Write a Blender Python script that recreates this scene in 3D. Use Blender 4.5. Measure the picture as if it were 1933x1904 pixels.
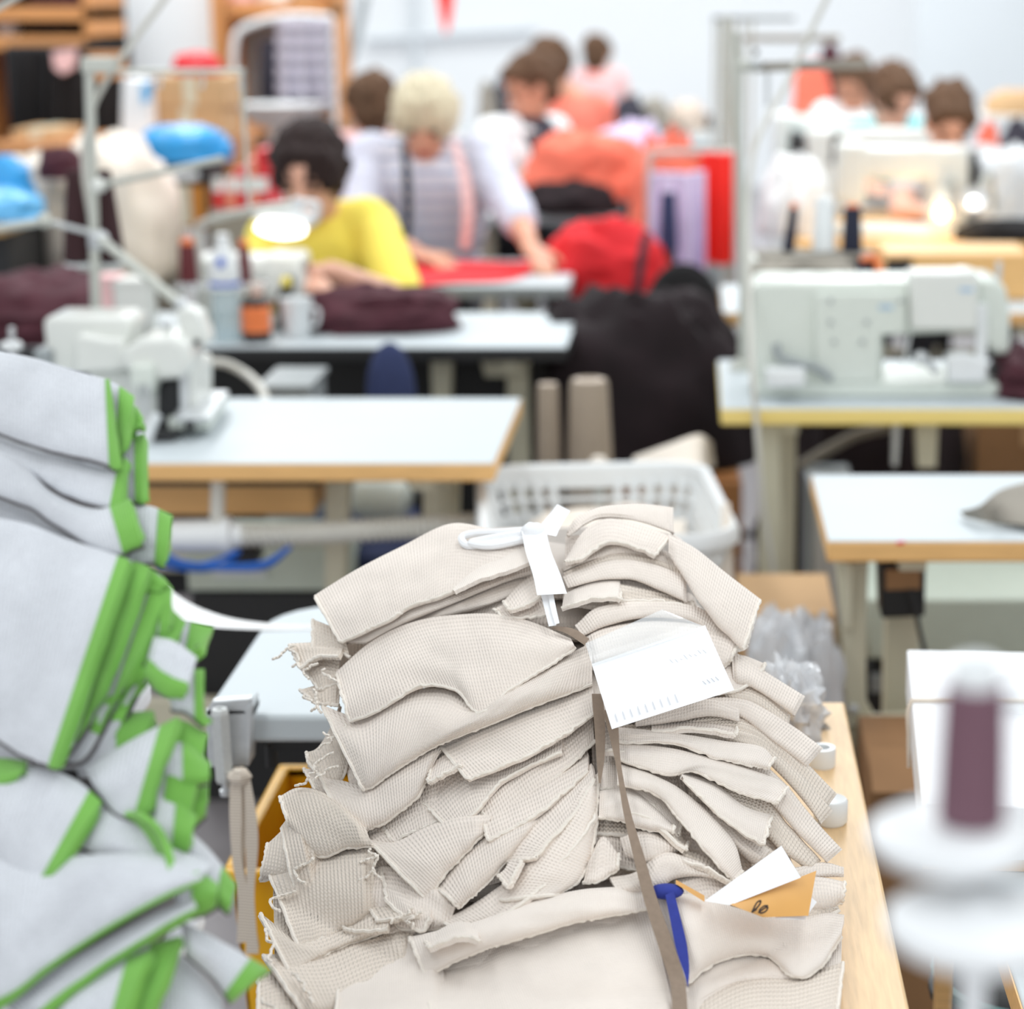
import bpy, bmesh, math, random
import numpy as np
from mathutils import Vector, Matrix, noise
R = math.radians
scene = bpy.context.scene
COL = scene.collection
for o in list(bpy.data.objects): bpy.data.objects.remove(o)

# ------------------------------------------------------------------ camera
IW, IH, FPX = 1933.0, 1904.0, 3967.0
PX, PY, EYE = 1310.0, 952.0, 1.52
PITCH = math.atan2(967.0, FPX)
cam_d = bpy.data.cameras.new('camera'); cam = bpy.data.objects.new('camera', cam_d); COL.objects.link(cam)
cam_d.sensor_fit = 'HORIZONTAL'; cam_d.sensor_width = 36.0; cam_d.lens = FPX / IW * 36.0
cam_d.shift_x = (IW / 2 - PX) / IW; cam_d.shift_y = 0.0
cam.location = (0, 0, EYE); cam.rotation_euler = (math.pi / 2 - PITCH, 0, 0)
cam_d.clip_start = 0.05; cam_d.clip_end = 100
cam_d.dof.use_dof = True; cam_d.dof.focus_distance = 1.78; cam_d.dof.aperture_fstop = 4.1
scene.camera = cam

# ------------------------------------------------------------------ world, lights, exposure
wd = bpy.data.worlds.new('hall_air'); scene.world = wd; wd.use_nodes = True
bgn = wd.node_tree.nodes['Background']; bgn.inputs[0].default_value = (0.94, 0.98, 1.0, 1); bgn.inputs[1].default_value = 0.80
def area(name, loc, sx, sy, power, col=(0.96, 0.99, 1.0)):
    l = bpy.data.lights.new(name, 'AREA'); l.shape = 'RECTANGLE'; l.size = sx; l.size_y = sy; l.energy = power; l.color = col
    o = bpy.data.objects.new(name, l); COL.objects.link(o); o.location = loc
    return o
area('ceiling_lamp_row', (-1.6, 3.0, 3.6), 0.5, 7.0, 50)
area('ceiling_lamp_row', (0.9, 3.0, 3.6), 0.5, 7.0, 50)
area('ceiling_lamp_row', (-2.2, 9.8, 3.6), 0.5, 8.0, 190)
area('ceiling_lamp_row', (0.9, 9.8, 3.6), 0.5, 8.0, 190)
area('ceiling_lamp_row', (-0.6, 14.6, 3.7), 9.0, 0.5, 88)  # extra row, added to brighten the back wall
for wx in (-2.2, 1.2):                      # added fill lights behind the camera, lifting surfaces that face it
    wl_ = area('window_daylight', (wx, -1.9, 2.1), 2.6, 2.2, 25, (0.95, 0.98, 1.0)); wl_.rotation_euler = (math.pi / 2, 0, 0)
vs = scene.view_settings
vs.view_transform = 'Standard'; vs.look = 'None'; vs.gamma = 1.0; vs.use_curve_mapping = False; vs.exposure = 0.0

# ------------------------------------------------------------------ projection helpers (pixel + distance -> world point)
CT, ST = math.cos(PITCH), math.sin(PITCH)
def W(u, v, Y):
    xc = (u - PX) / FPX; yc = (PY - v) / FPX
    fw = CT + yc * ST; up = -ST + yc * CT
    t = Y / fw
    return Vector((xc * t, Y, EYE + up * t))
def ratio(v):
    yc = (PY - v) / FPX
    return (ST - yc * CT) / (CT + yc * ST)
def Yz(v, z): return (EYE - z) / ratio(v)
def PXM(Y): return Y / 0.985 / FPX

# ------------------------------------------------------------------ materials
def lin(c):
    r = []
    for x in c:
        x = x / 255.0
        r.append(x / 12.92 if x <= 0.04045 else ((x + 0.055) / 1.055) ** 2.4)
    return (r[0], r[1], r[2], 1)
def mat(name, rgb, rough=0.55, metal=0.0, var=0.06, scale=30.0, bump=0.0, emit=0.0, trans=0.0, alpha=1.0, sheen=0.0, stretch=(1, 1, 1)):
    m = bpy.data.materials.new(name); m.use_nodes = True
    nt = m.node_tree; b = nt.nodes['Principled BSDF']
    c = lin(rgb)
    tc = nt.nodes.new('ShaderNodeTexCoord'); mp = nt.nodes.new('ShaderNodeMapping'); mp.inputs['Scale'].default_value = stretch
    nt.links.new(tc.outputs['Object'], mp.inputs[0])
    n = nt.nodes.new('ShaderNodeTexNoise'); n.inputs['Scale'].default_value = scale; n.inputs['Detail'].default_value = 3
    nt.links.new(mp.outputs[0], n.inputs['Vector'])
    r = nt.nodes.new('ShaderNodeValToRGB')
    r.color_ramp.elements[0].position = 0.25; r.color_ramp.elements[1].position = 0.75
    r.color_ramp.elements[0].color = [max(0, x * (1 - var)) for x in c[:3]] + [1]
    r.color_ramp.elements[1].color = [min(1, x * (1 + var)) for x in c[:3]] + [1]
    nt.links.new(n.outputs[0], r.inputs[0]); nt.links.new(r.outputs[0], b.inputs['Base Color'])
    b.inputs['Roughness'].default_value = rough; b.inputs['Metallic'].default_value = metal
    if sheen: b.inputs['Sheen Weight'].default_value = sheen
    if bump:
        bp = nt.nodes.new('ShaderNodeBump'); bp.inputs['Strength'].default_value = bump; bp.inputs['Distance'].default_value = 0.002
        nt.links.new(n.outputs[0], bp.inputs['Height']); nt.links.new(bp.outputs[0], b.inputs['Normal'])
    if emit:
        b.inputs['Emission Color'].default_value = c; b.inputs['Emission Strength'].default_value = emit
    if trans: b.inputs['Transmission Weight'].default_value = trans
    if alpha < 1: b.inputs['Alpha'].default_value = alpha
    return m
def knit(name, rgb, pitch=0.0028, pv=0.0036, depth=0.0009, rough=0.9, var=0.05, speck=0.0):
    m = bpy.data.materials.new(name); m.use_nodes = True
    nt = m.node_tree; b = nt.nodes['Principled BSDF']; L = nt.links.new
    uv = nt.nodes.new('ShaderNodeUVMap'); uv.uv_map = 'UVMap'
    sp = nt.nodes.new('ShaderNodeSeparateXYZ'); L(uv.outputs[0], sp.inputs[0])
    def math_(op, a, bb=None):
        q = nt.nodes.new('ShaderNodeMath'); q.operation = op
        for i, x in enumerate((a, bb)):
            if x is None: continue
            if isinstance(x, (int, float)): q.inputs[i].default_value = x
            else: L(x, q.inputs[i])
        return q.outputs[0]
    s1 = math_('SINE', math_('MULTIPLY', sp.outputs[0], 2 * math.pi / pitch))
    s2 = math_('SINE', math_('ADD', math_('MULTIPLY', sp.outputs[1], 2 * math.pi / pv), math_('MULTIPLY', s1, 1.2)))
    h = math_('ADD', math_('MULTIPLY', s1, 0.5), math_('MULTIPLY', s2, 0.3))
    n = nt.nodes.new('ShaderNodeTexNoise'); n.inputs['Scale'].default_value = 22; n.inputs['Detail'].default_value = 4
    n2 = nt.nodes.new('ShaderNodeTexNoise'); n2.inputs['Scale'].default_value = 900; n2.inputs['Detail'].default_value = 2
    tc = nt.nodes.new('ShaderNodeTexCoord'); L(tc.outputs['Object'], n.inputs[0]); L(tc.outputs['Object'], n2.inputs[0])
    h2 = math_('ADD', h, math_('MULTIPLY', n2.outputs[0], 0.5))
    bp = nt.nodes.new('ShaderNodeBump'); bp.inputs['Strength'].default_value = 0.85; bp.inputs['Distance'].default_value = depth
    L(h2, bp.inputs['Height']); L(bp.outputs[0], b.inputs['Normal'])
    c = lin(rgb)
    r = nt.nodes.new('ShaderNodeValToRGB')
    r.color_ramp.elements[0].position = 0.3; r.color_ramp.elements[1].position = 0.7
    r.color_ramp.elements[0].color = [max(0, x * (1 - var)) for x in c[:3]] + [1]
    r.color_ramp.elements[1].color = [min(1, x * (1 + var)) for x in c[:3]] + [1]
    f = math_('ADD', n.outputs[0], math_('ADD', math_('MULTIPLY', math_('SUBTRACT', n2.outputs[0], 0.5), speck), math_('MULTIPLY', h, 0.12)))
    L(f, r.inputs[0]); L(r.outputs[0], b.inputs['Base Color'])
    b.inputs['Roughness'].default_value = rough; b.inputs['Sheen Weight'].default_value = 0.15
    return m
def stripes(name, c1, c2, axis, period, duty=0.5, rough=0.85):
    m = mat(name, c1, rough); nt = m.node_tree; b = nt.nodes['Principled BSDF']; L = nt.links.new
    tc = nt.nodes.new('ShaderNodeTexCoord'); sp = nt.nodes.new('ShaderNodeSeparateXYZ'); L(tc.outputs['Object'], sp.inputs[0])
    a = nt.nodes.new('ShaderNodeMath'); a.operation = 'MULTIPLY'; a.inputs[1].default_value = 1 / period; L(sp.outputs[axis], a.inputs[0])
    fr = nt.nodes.new('ShaderNodeMath'); fr.operation = 'FRACT'; L(a.outputs[0], fr.inputs[0])
    g = nt.nodes.new('ShaderNodeMath'); g.operation = 'GREATER_THAN'; g.inputs[1].default_value = duty; L(fr.outputs[0], g.inputs[0])
    mx = nt.nodes.new('ShaderNodeMix'); mx.data_type = 'RGBA'; L(g.outputs[0], mx.inputs[0])
    mx.inputs[6].default_value = lin(c1); mx.inputs[7].default_value = lin(c2); L(mx.outputs[2], b.inputs['Base Color'])
    return m
M = dict(
    cream=knit('cream_knit', (230, 219, 209), 0.0025, 0.0034, 0.0006), cream2=knit('smooth_cream_knit', (230, 220, 211), 0.0017, 0.002, 0.0003),
    coarse=knit('coarse_beige_knit', (224, 212, 199), 0.0030, 0.0032, 0.0009), hem=mat('cream_hem', (232, 224, 214), 0.95, var=.05, scale=400, bump=.6),
    grey=knit('grey_marl_knit', (206, 209, 215), 0.0026, 0.004, 0.0006, var=.10, speck=1.2), green=knit('green_rib', (122, 184, 80), 0.0016, 0.002, 0.0006, var=.06),
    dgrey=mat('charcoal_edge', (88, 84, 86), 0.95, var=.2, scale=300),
    white=mat('white_laminate', (194, 202, 206), 0.55, var=.015, scale=8), woodedge=mat('beech_edge', (230, 182, 118), 0.5, var=.10, scale=14, stretch=(1, 8, 12)),
    yeledge=mat('yellow_edge', (240, 214, 130), 0.5, var=.05, scale=10, stretch=(1, 8, 8)),
    wood=mat('oak_top', (222, 188, 142), 0.45, var=.12, scale=26, stretch=(9, 0.8, 9), bump=.08), dwood=mat('brown_wood', (176, 120, 70), 0.6, var=.15, scale=20, stretch=(1, 6, 6)),
    card=mat('cardboard', (196, 160, 118), 0.8, var=.06, scale=12), card2=mat('brown_cardboard', (150, 112, 76), 0.8, var=.08, scale=12),
    beige=mat('beige_enamel', (206, 202, 180), 0.42, var=.02), mach=mat('machine_enamel', (216, 222, 214), 0.33, var=.015), machw=mat('white_machine_enamel', (224, 226, 221), 0.3, var=.015),
    steel=mat('zinc_steel', (206, 209, 211), 0.38, 0.45, var=.10, scale=60), pole=mat('grey_paint_pole', (192, 194, 186), 0.4, 0.15, var=.03), silver=mat('silver_paint', (200, 203, 202), 0.5, 0.2, var=.12, scale=500, bump=.3),
    black=mat('black_metal', (22, 22, 24), 0.5, var=.1), dark=mat('dark_edge', (38, 38, 40), 0.6), greyed=mat('grey_edge', (150, 156, 158), 0.5), greengrey=mat('sage_panel', (196, 206, 194), 0.5, var=.03),
    plast=mat('white_plastic', (230, 233, 234), 0.35, var=.01), clear=mat('clear_plastic', (238, 241, 243), 0.15, var=.02, alpha=.28), bag=mat('poly_bag', (226, 228, 232), 0.2, var=.08, scale=14, bump=.4, alpha=.62),
    paper=mat('white_paper', (240, 241, 244), 0.7, var=.008), kraft=mat('kraft_paper', (214, 160, 88), 0.6, var=.08, scale=18), ink=mat('dark_ink', (52, 36, 30), 0.7), greyink=mat('pale_print', (205, 208, 214), 0.7),
    tape=mat('white_cotton_tape', (240, 241, 243), 0.9, var=.01, scale=300, bump=.2), brown=mat('taupe_ribbon', (138, 121, 106), 0.9, var=.08, scale=200, bump=.3), blue=mat('blue_ribbon', (38, 52, 140), 0.8, var=.1, scale=200),
    ribbon=stripes('ribbed_ribbon', (240, 230, 216), (204, 190, 174), 2, 0.0034), yellowbin=mat('yellow_bin', (246, 184, 22), 0.4, var=.03), bluehose=mat('blue_tube', (20, 96, 190), 0.35), hose=mat('white_hose', (206, 204, 196), 0.5, var=.02),
    purple=mat('plum_thread', (112, 80, 92), 0.8, var=.1, scale=200, stretch=(1, 1, 12)), disc=mat('thread_disc', (226, 228, 230), 0.4, var=.02), burg=mat('burgundy_thread', (92, 30, 34), 0.75, var=.1, scale=120), dburg=mat('dark_burgundy_thread', (52, 22, 26), 0.8, var=.15, scale=120),
    navy=mat('navy_thread', (28, 32, 52), 0.8, var=.15, scale=150), orange=mat('orange_plastic', (240, 128, 70), 0.45), taupe=mat('taupe_yarn', (160, 146, 130), 0.9, var=.08, scale=150), tauptop=mat('cone_cap', (206, 190, 176), 0.7),
    skin=mat('skin', (224, 172, 148), 0.5, var=.04, scale=20), skin2=mat('tanned_skin', (212, 154, 126), 0.5, var=.04, scale=20), lips=mat('lips', (186, 100, 92), 0.5), eye=mat('eye_dark', (50, 36, 30), 0.3),
    hdark=mat('dark_brown_hair', (40, 24, 22), 0.85, var=.3, scale=60, stretch=(1, 1, .2)), hblond=mat('ash_blonde_hair', (208, 197, 170), 0.8, var=.15, scale=60, stretch=(1, 1, .2)), hbrown=mat('brown_hair', (92, 66, 46), 0.85, var=.3, scale=60, stretch=(1, 1, .2)),
    yshirt=mat('yellow_cotton', (246, 226, 96), 0.85, var=.05, scale=10), stripe=stripes('blue_white_stripes', (232, 230, 238), (132, 152, 186), 2, 0.042, .68), marl=mat('blue_white_marl', (206, 208, 224), 0.9, var=.22, scale=45, stretch=(.3, .3, 1.6)),
    wshirt=mat('white_cotton', (236, 238, 240), 0.85), dvest=mat('dark_vest', (56, 54, 66), 0.85, var=.15), coral=mat('coral_cotton', (244, 128, 108), 0.85, var=.12, scale=9), pink=mat('rose_cotton', (232, 190, 190), 0.85), turq=mat('turquoise_cotton', (20, 196, 208), 0.8), gshirt=mat('grey_cotton', (206, 208, 210), 0.85),
    trousers=mat('dark_trousers', (40, 42, 50), 0.85), red=mat('red_fabric', (222, 30, 40), 0.8, var=.10, scale=8), redf=mat('bright_red_fabric', (250, 34, 20), 0.75, var=.08, scale=8), coralh=mat('coral_fabric', (246, 120, 96), 0.85, var=.16, scale=10),
    bfab=mat('burgundy_fabric', (74, 34, 44), 0.9, var=.25, scale=16), blackfab=mat('black_burgundy_fabric', (30, 18, 22), 0.95, var=.35, scale=12), creamfab=mat('cream_fabric', (226, 216, 204), 0.9, var=.08, scale=9), greyfab=mat('taupe_fabric', (150, 144, 134), 0.9, var=.12, scale=12), lav=mat('lavender_fabric', (222, 208, 238), 0.85, var=.14, scale=9),
    whitefab=mat('white_fabric', (236, 236, 236), 0.9, var=.05, scale=9), navyfab=mat('navy_upholstery', (44, 54, 92), 0.85, var=.15, scale=30), bluebag=mat('blue_bag', (40, 150, 214), 0.35, var=.15, scale=9), palebag=mat('pale_blue_bag', (96, 176, 226), 0.35, var=.2, scale=9),
    wall=mat('white_wall', (240, 243, 245), 0.8, var=.01, scale=2), wallg=mat('pale_grey_wall', (218, 224, 228), 0.8, var=.02, scale=2), floor=mat('grey_floor', (150, 146, 150), 0.4, var=.08, scale=5), orangebox=mat('ochre_box', (190, 124, 46), 0.7), redbox=mat('red_folder', (206, 34, 44), 0.5), palered=mat('salmon_folder', (232, 140, 116), 0.5),
    bulb=mat('lamp_tube', (255, 252, 246), 0.3, emit=5.0), warmbulb=mat('warm_bulb', (255, 214, 150), 0.3, emit=6.0), stripegarm=stripes('dark_pale_garment', (208, 204, 218), (70, 64, 76), 2, 0.06, .6), blackgarm=mat('black_garment', (26, 24, 26), 0.9, var=.3, scale=12), teal=mat('teal_plastic', (40, 140, 136), 0.4),
    water=mat('bottle_plastic', (190, 214, 222), 0.08, var=.02, alpha=.4), bluelabel=mat('blue_label', (30, 90, 200), 0.4), fluor=mat('fluorescent_red', (240, 30, 90), 0.5), shelfw=mat('shelf_wood', (214, 150, 92), 0.6, var=.1, scale=8, stretch=(1, 6, 6)),
)

# ------------------------------------------------------------------ mesh builder
BASE = {}
class MB:
    def __init__(s): s.v = []; s.f = []; s.uv = None
    def add(s, vs, fs):
        k = len(s.v); s.v += [tuple(p) for p in vs]; s.f += [tuple(i + k for i in q) for q in fs]; return s
    def box(s, c, size, rz=0.0, rx=0.0, ry=0.0):
        m = Matrix.Rotation(rz, 3, 'Z') @ Matrix.Rotation(ry, 3, 'Y') @ Matrix.Rotation(rx, 3, 'X'); c = Vector(c)
        vs = [c + m @ Vector((x * size[0] / 2, y * size[1] / 2, z * size[2] / 2)) for x in (-1, 1) for y in (-1, 1) for z in (-1, 1)]
        return s.add(vs, [(0, 1, 3, 2), (4, 6, 7, 5), (0, 4, 5, 1), (2, 3, 7, 6), (0, 2, 6, 4), (1, 5, 7, 3)])
    def bounds(s, x0, x1, y0, y1, z0, z1): return s.box(((x0 + x1) / 2, (y0 + y1) / 2, (z0 + z1) / 2), (abs(x1 - x0), abs(y1 - y0), abs(z1 - z0)))
    def cyl(s, p0, p1, r0, r1=None, n=16):
        p0, p1 = Vector(p0), Vector(p1); r1 = r0 if r1 is None else r1
        d = (p1 - p0).normalized(); a = d.orthogonal().normalized(); b = d.cross(a); vs = []
        for p, r in ((p0, r0), (p1, r1)):
            for i in range(n):
                t = 2 * math.pi * i / n; vs.append(p + (a * math.cos(t) + b * math.sin(t)) * r)
        fs = [(i, (i + 1) % n, n + (i + 1) % n, n + i) for i in range(n)] + [tuple(range(n - 1, -1, -1)), tuple(range(n, 2 * n))]
        return s.add(vs, fs)
    def lathe(s, c, prof, n=24, axis=Vector((0, 0, 1))):
        c = Vector(c); axis = Vector(axis).normalized(); a = axis.orthogonal().normalized(); b = axis.cross(a); vs = []; fs = []
        for r, z in prof:
            for i in range(n):
                t = 2 * math.pi * i / n; vs.append(c + axis * z + (a * math.cos(t) + b * math.sin(t)) * max(r, 1e-5))
        for k in range(len(prof) - 1):
            for i in range(n):
                fs.append((k * n + i, k * n + (i + 1) % n, (k + 1) * n + (i + 1) % n, (k + 1) * n + i))
        fs += [tuple(range(n - 1, -1, -1)), tuple(range((len(prof) - 1) * n, len(prof) * n))]
        return s.add(vs, fs)
    def tube(s, pts, r, n=8, smooth=0):
        pts = [Vector(p) for p in pts]
        if smooth: pts = crv(pts, smooth)
        rr = r if isinstance(r, (list, tuple)) else [r] * len(pts)
        if len(rr) != len(pts): rr = list(np.interp(np.linspace(0, 1, len(pts)), np.linspace(0, 1, len(rr)), rr))
        vs = []; fs = []; a = None
        for i, p in enumerate(pts):
            d = (pts[min(i + 1, len(pts) - 1)] - pts[max(i - 1, 0)])
            d = d.normalized() if d.length > 1e-9 else Vector((0, 0, 1))
            a = d.orthogonal().normalized() if a is None else (a - d * a.dot(d)).normalized()
            b = d.cross(a)
            for k in range(n):
                t = 2 * math.pi * k / n; vs.append(p + (a * math.cos(t) + b * math.sin(t)) * rr[i])
        m = len(pts)
        for i in range(m - 1):
            for k in range(n): fs.append((i * n + k, i * n + (k + 1) % n, (i + 1) * n + (k + 1) % n, (i + 1) * n + k))
        fs += [tuple(range(n - 1, -1, -1)), tuple(range((m - 1) * n, m * n))]
        return s.add(vs, fs)
    def ell(s, c, rad, axes=None, n=14, fn=None):
        c = Vector(c); ax = axes or (Vector((1, 0, 0)), Vector((0, 1, 0)), Vector((0, 0, 1))); vs = []; fs = []; m = n // 2 + 1; n2 = n
        for i in range(m + 1):
            ph = math.pi * i / m
            for k in range(n2):
                t = 2 * math.pi * k / n2; d = Vector((math.sin(ph) * math.cos(t), math.sin(ph) * math.sin(t), math.cos(ph)))
                q = fn(d) if fn else 1.0
                vs.append(c + (ax[0] * d.x * rad[0] + ax[1] * d.y * rad[1] + ax[2] * d.z * rad[2]) * q)
        for i in range(m):
            for k in range(n2): fs.append((i * n2 + k, (i + 1) * n2 + k, (i + 1) * n2 + (k + 1) % n2, i * n2 + (k + 1) % n2))
        return s.add(vs, fs)
    def prism(s, poly, ext):
        poly = [Vector(p) for p in poly]; e = Vector(ext); n = len(poly)
        return s.add(poly + [p + e for p in poly], [tuple(range(n)), tuple(range(2 * n - 1, n - 1, -1))] + [(i, n + i, n + (i + 1) % n, (i + 1) % n) for i in range(n)])
    def pprism(s, px, Y0, Y1):
        return s.prism([W(u, v, Y0) for u, v in px], (0, Y1 - Y0, 0))
    def strip(s, L, Rr, th=0.0008, n=24):
        L = crv([Vector(p) for p in L], n); Rr = crv([Vector(p) for p in Rr], n); vs = []; fs = []
        for a, b in zip(L, Rr):
            vs += [a, b, b + Vector((0, th, 0)), a + Vector((0, th, 0))]
        for i in range(len(L) - 1):
            for k in range(4): fs.append((4 * i + k, 4 * i + (k + 1) % 4, 4 * i + 4 + (k + 1) % 4, 4 * i + 4 + k))
        m = 4 * (len(L) - 1); fs += [(3, 2, 1, 0), (m, m + 1, m + 2, m + 3)]
        return s.add(vs, fs)
    def build(s, name, m, parent=None, smooth=True, bevel=0.0, base=None, seg=2):
        me = bpy.data.meshes.new(name)
        if parent is not None: b = BASE[parent]
        else:
            if base is None:
                a = np.array(s.v); b = Vector(((a[:, 0].min() + a[:, 0].max()) / 2, (a[:, 1].min() + a[:, 1].max()) / 2, a[:, 2].min()))
            else: b = Vector(base)
        me.from_pydata([(p[0] - b.x, p[1] - b.y, p[2] - b.z) for p in s.v], [], s.f); me.update()
        bm = bmesh.new(); bm.from_mesh(me); bmesh.ops.recalc_face_normals(bm, faces=bm.faces); bm.to_mesh(me); bm.free()
        if s.uv is not None:
            ul = me.uv_layers.new(name='UVMap'); vi = np.zeros(len(me.loops), dtype=np.int32); me.loops.foreach_get('vertex_index', vi)
            ul.data.foreach_set('uv', np.array(s.uv, dtype=np.float32)[vi].ravel())
        if smooth:
            me.shade_smooth()
            try: me.set_sharp_from_angle(angle=R(42))
            except Exception: pass
        me.materials.append(M[m] if isinstance(m, str) else m)
        o = bpy.data.objects.new(name, me); COL.objects.link(o)
        if parent is not None: o.parent = parent
        else: o.location = b
        BASE[o] = b
        if bevel:
            md = o.modifiers.new('bevel', 'BEVEL'); md.width = bevel; md.segments = seg; md.limit_method = 'ANGLE'; md.angle_limit = R(40)
        return o
def crv(p, n):
    p = [Vector(q) for q in p]
    if len(p) < 3: return [p[0].lerp(p[-1], i / (n - 1)) for i in range(n)]
    out = []
    for i in range(n):
        t = i / (n - 1) * (len(p) - 1); k = min(int(t), len(p) - 2); f = t - k
        p1, p2 = p[k], p[k + 1]; p0 = p[k - 1] if k else p1 * 2 - p2; p3 = p[k + 2] if k + 2 < len(p) else p2 * 2 - p1
        out.append(0.5 * ((2 * p1) + (p2 - p0) * f + (2 * p0 - 5 * p1 + 4 * p2 - p3) * f * f + (3 * p1 - p0 - 3 * p2 + p3) * f ** 3))
    return out
def tag(o, label=None, cat=None, group=None, kind=None):
    if label: o['label'] = label
    if cat: o['category'] = cat
    if group: o['group'] = group
    if kind: o['kind'] = kind
    return o
def thing(name, loc, label, cat, group=None):
    o = bpy.data.objects.new(name, None); COL.objects.link(o); o.location = loc; o.empty_display_size = .1
    BASE[o] = Vector(loc); return tag(o, label, cat, group)
def dup(root, loc, label=None, scale=None, rz=None):
    r = root.copy(); COL.objects.link(r); r.location = loc
    if label: r['label'] = label
    if scale: r.scale = scale
    if rz is not None: r.rotation_euler = (0, 0, rz)
    for ch in list(root.children):
        c = ch.copy(); COL.objects.link(c); c.parent = r
        for g in list(ch.children):
            d = g.copy(); COL.objects.link(d); d.parent = c
    return r
def part(name, m, parent, fn, **k):
    b = MB(); fn(b); return b.build(name, m, parent, **k)

# ------------------------------------------------------------------ the hall
def struct(o): o['kind'] = 'structure'; return o
struct(MB().bounds(-7, 7, -2, 18, -.1, 0).build('floor', 'floor', smooth=False))
struct(MB().bounds(-7, 7, 17, 17.2, 0, 4.2).build('wall_back', 'wall', smooth=False))
struct(MB().bounds(-7.2, -7, -2, 17.2, 0, 4.2).build('wall_left', 'wall', smooth=False))
struct(MB().bounds(W(1735, 100, 13).x, 7, 13, 13.2, 0, 4.2).build('wall_right', 'wallg', smooth=False))

for k, wx in enumerate((-2.2, 1.2)):  # unseen frames added around the fill lights behind the camera
    b = MB()
    for x in (wx - 1.34, wx, wx + 1.34): b.bounds(x - .04, x + .04, -2.0, -1.93, .95, 3.25)
    for z in (.95, 3.25): b.bounds(wx - 1.38, wx + 1.38, -2.0, -1.93, z - .04, z + .04)
    struct(b.build('window_%d' % (k + 1), 'plast', smooth=False))
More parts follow.
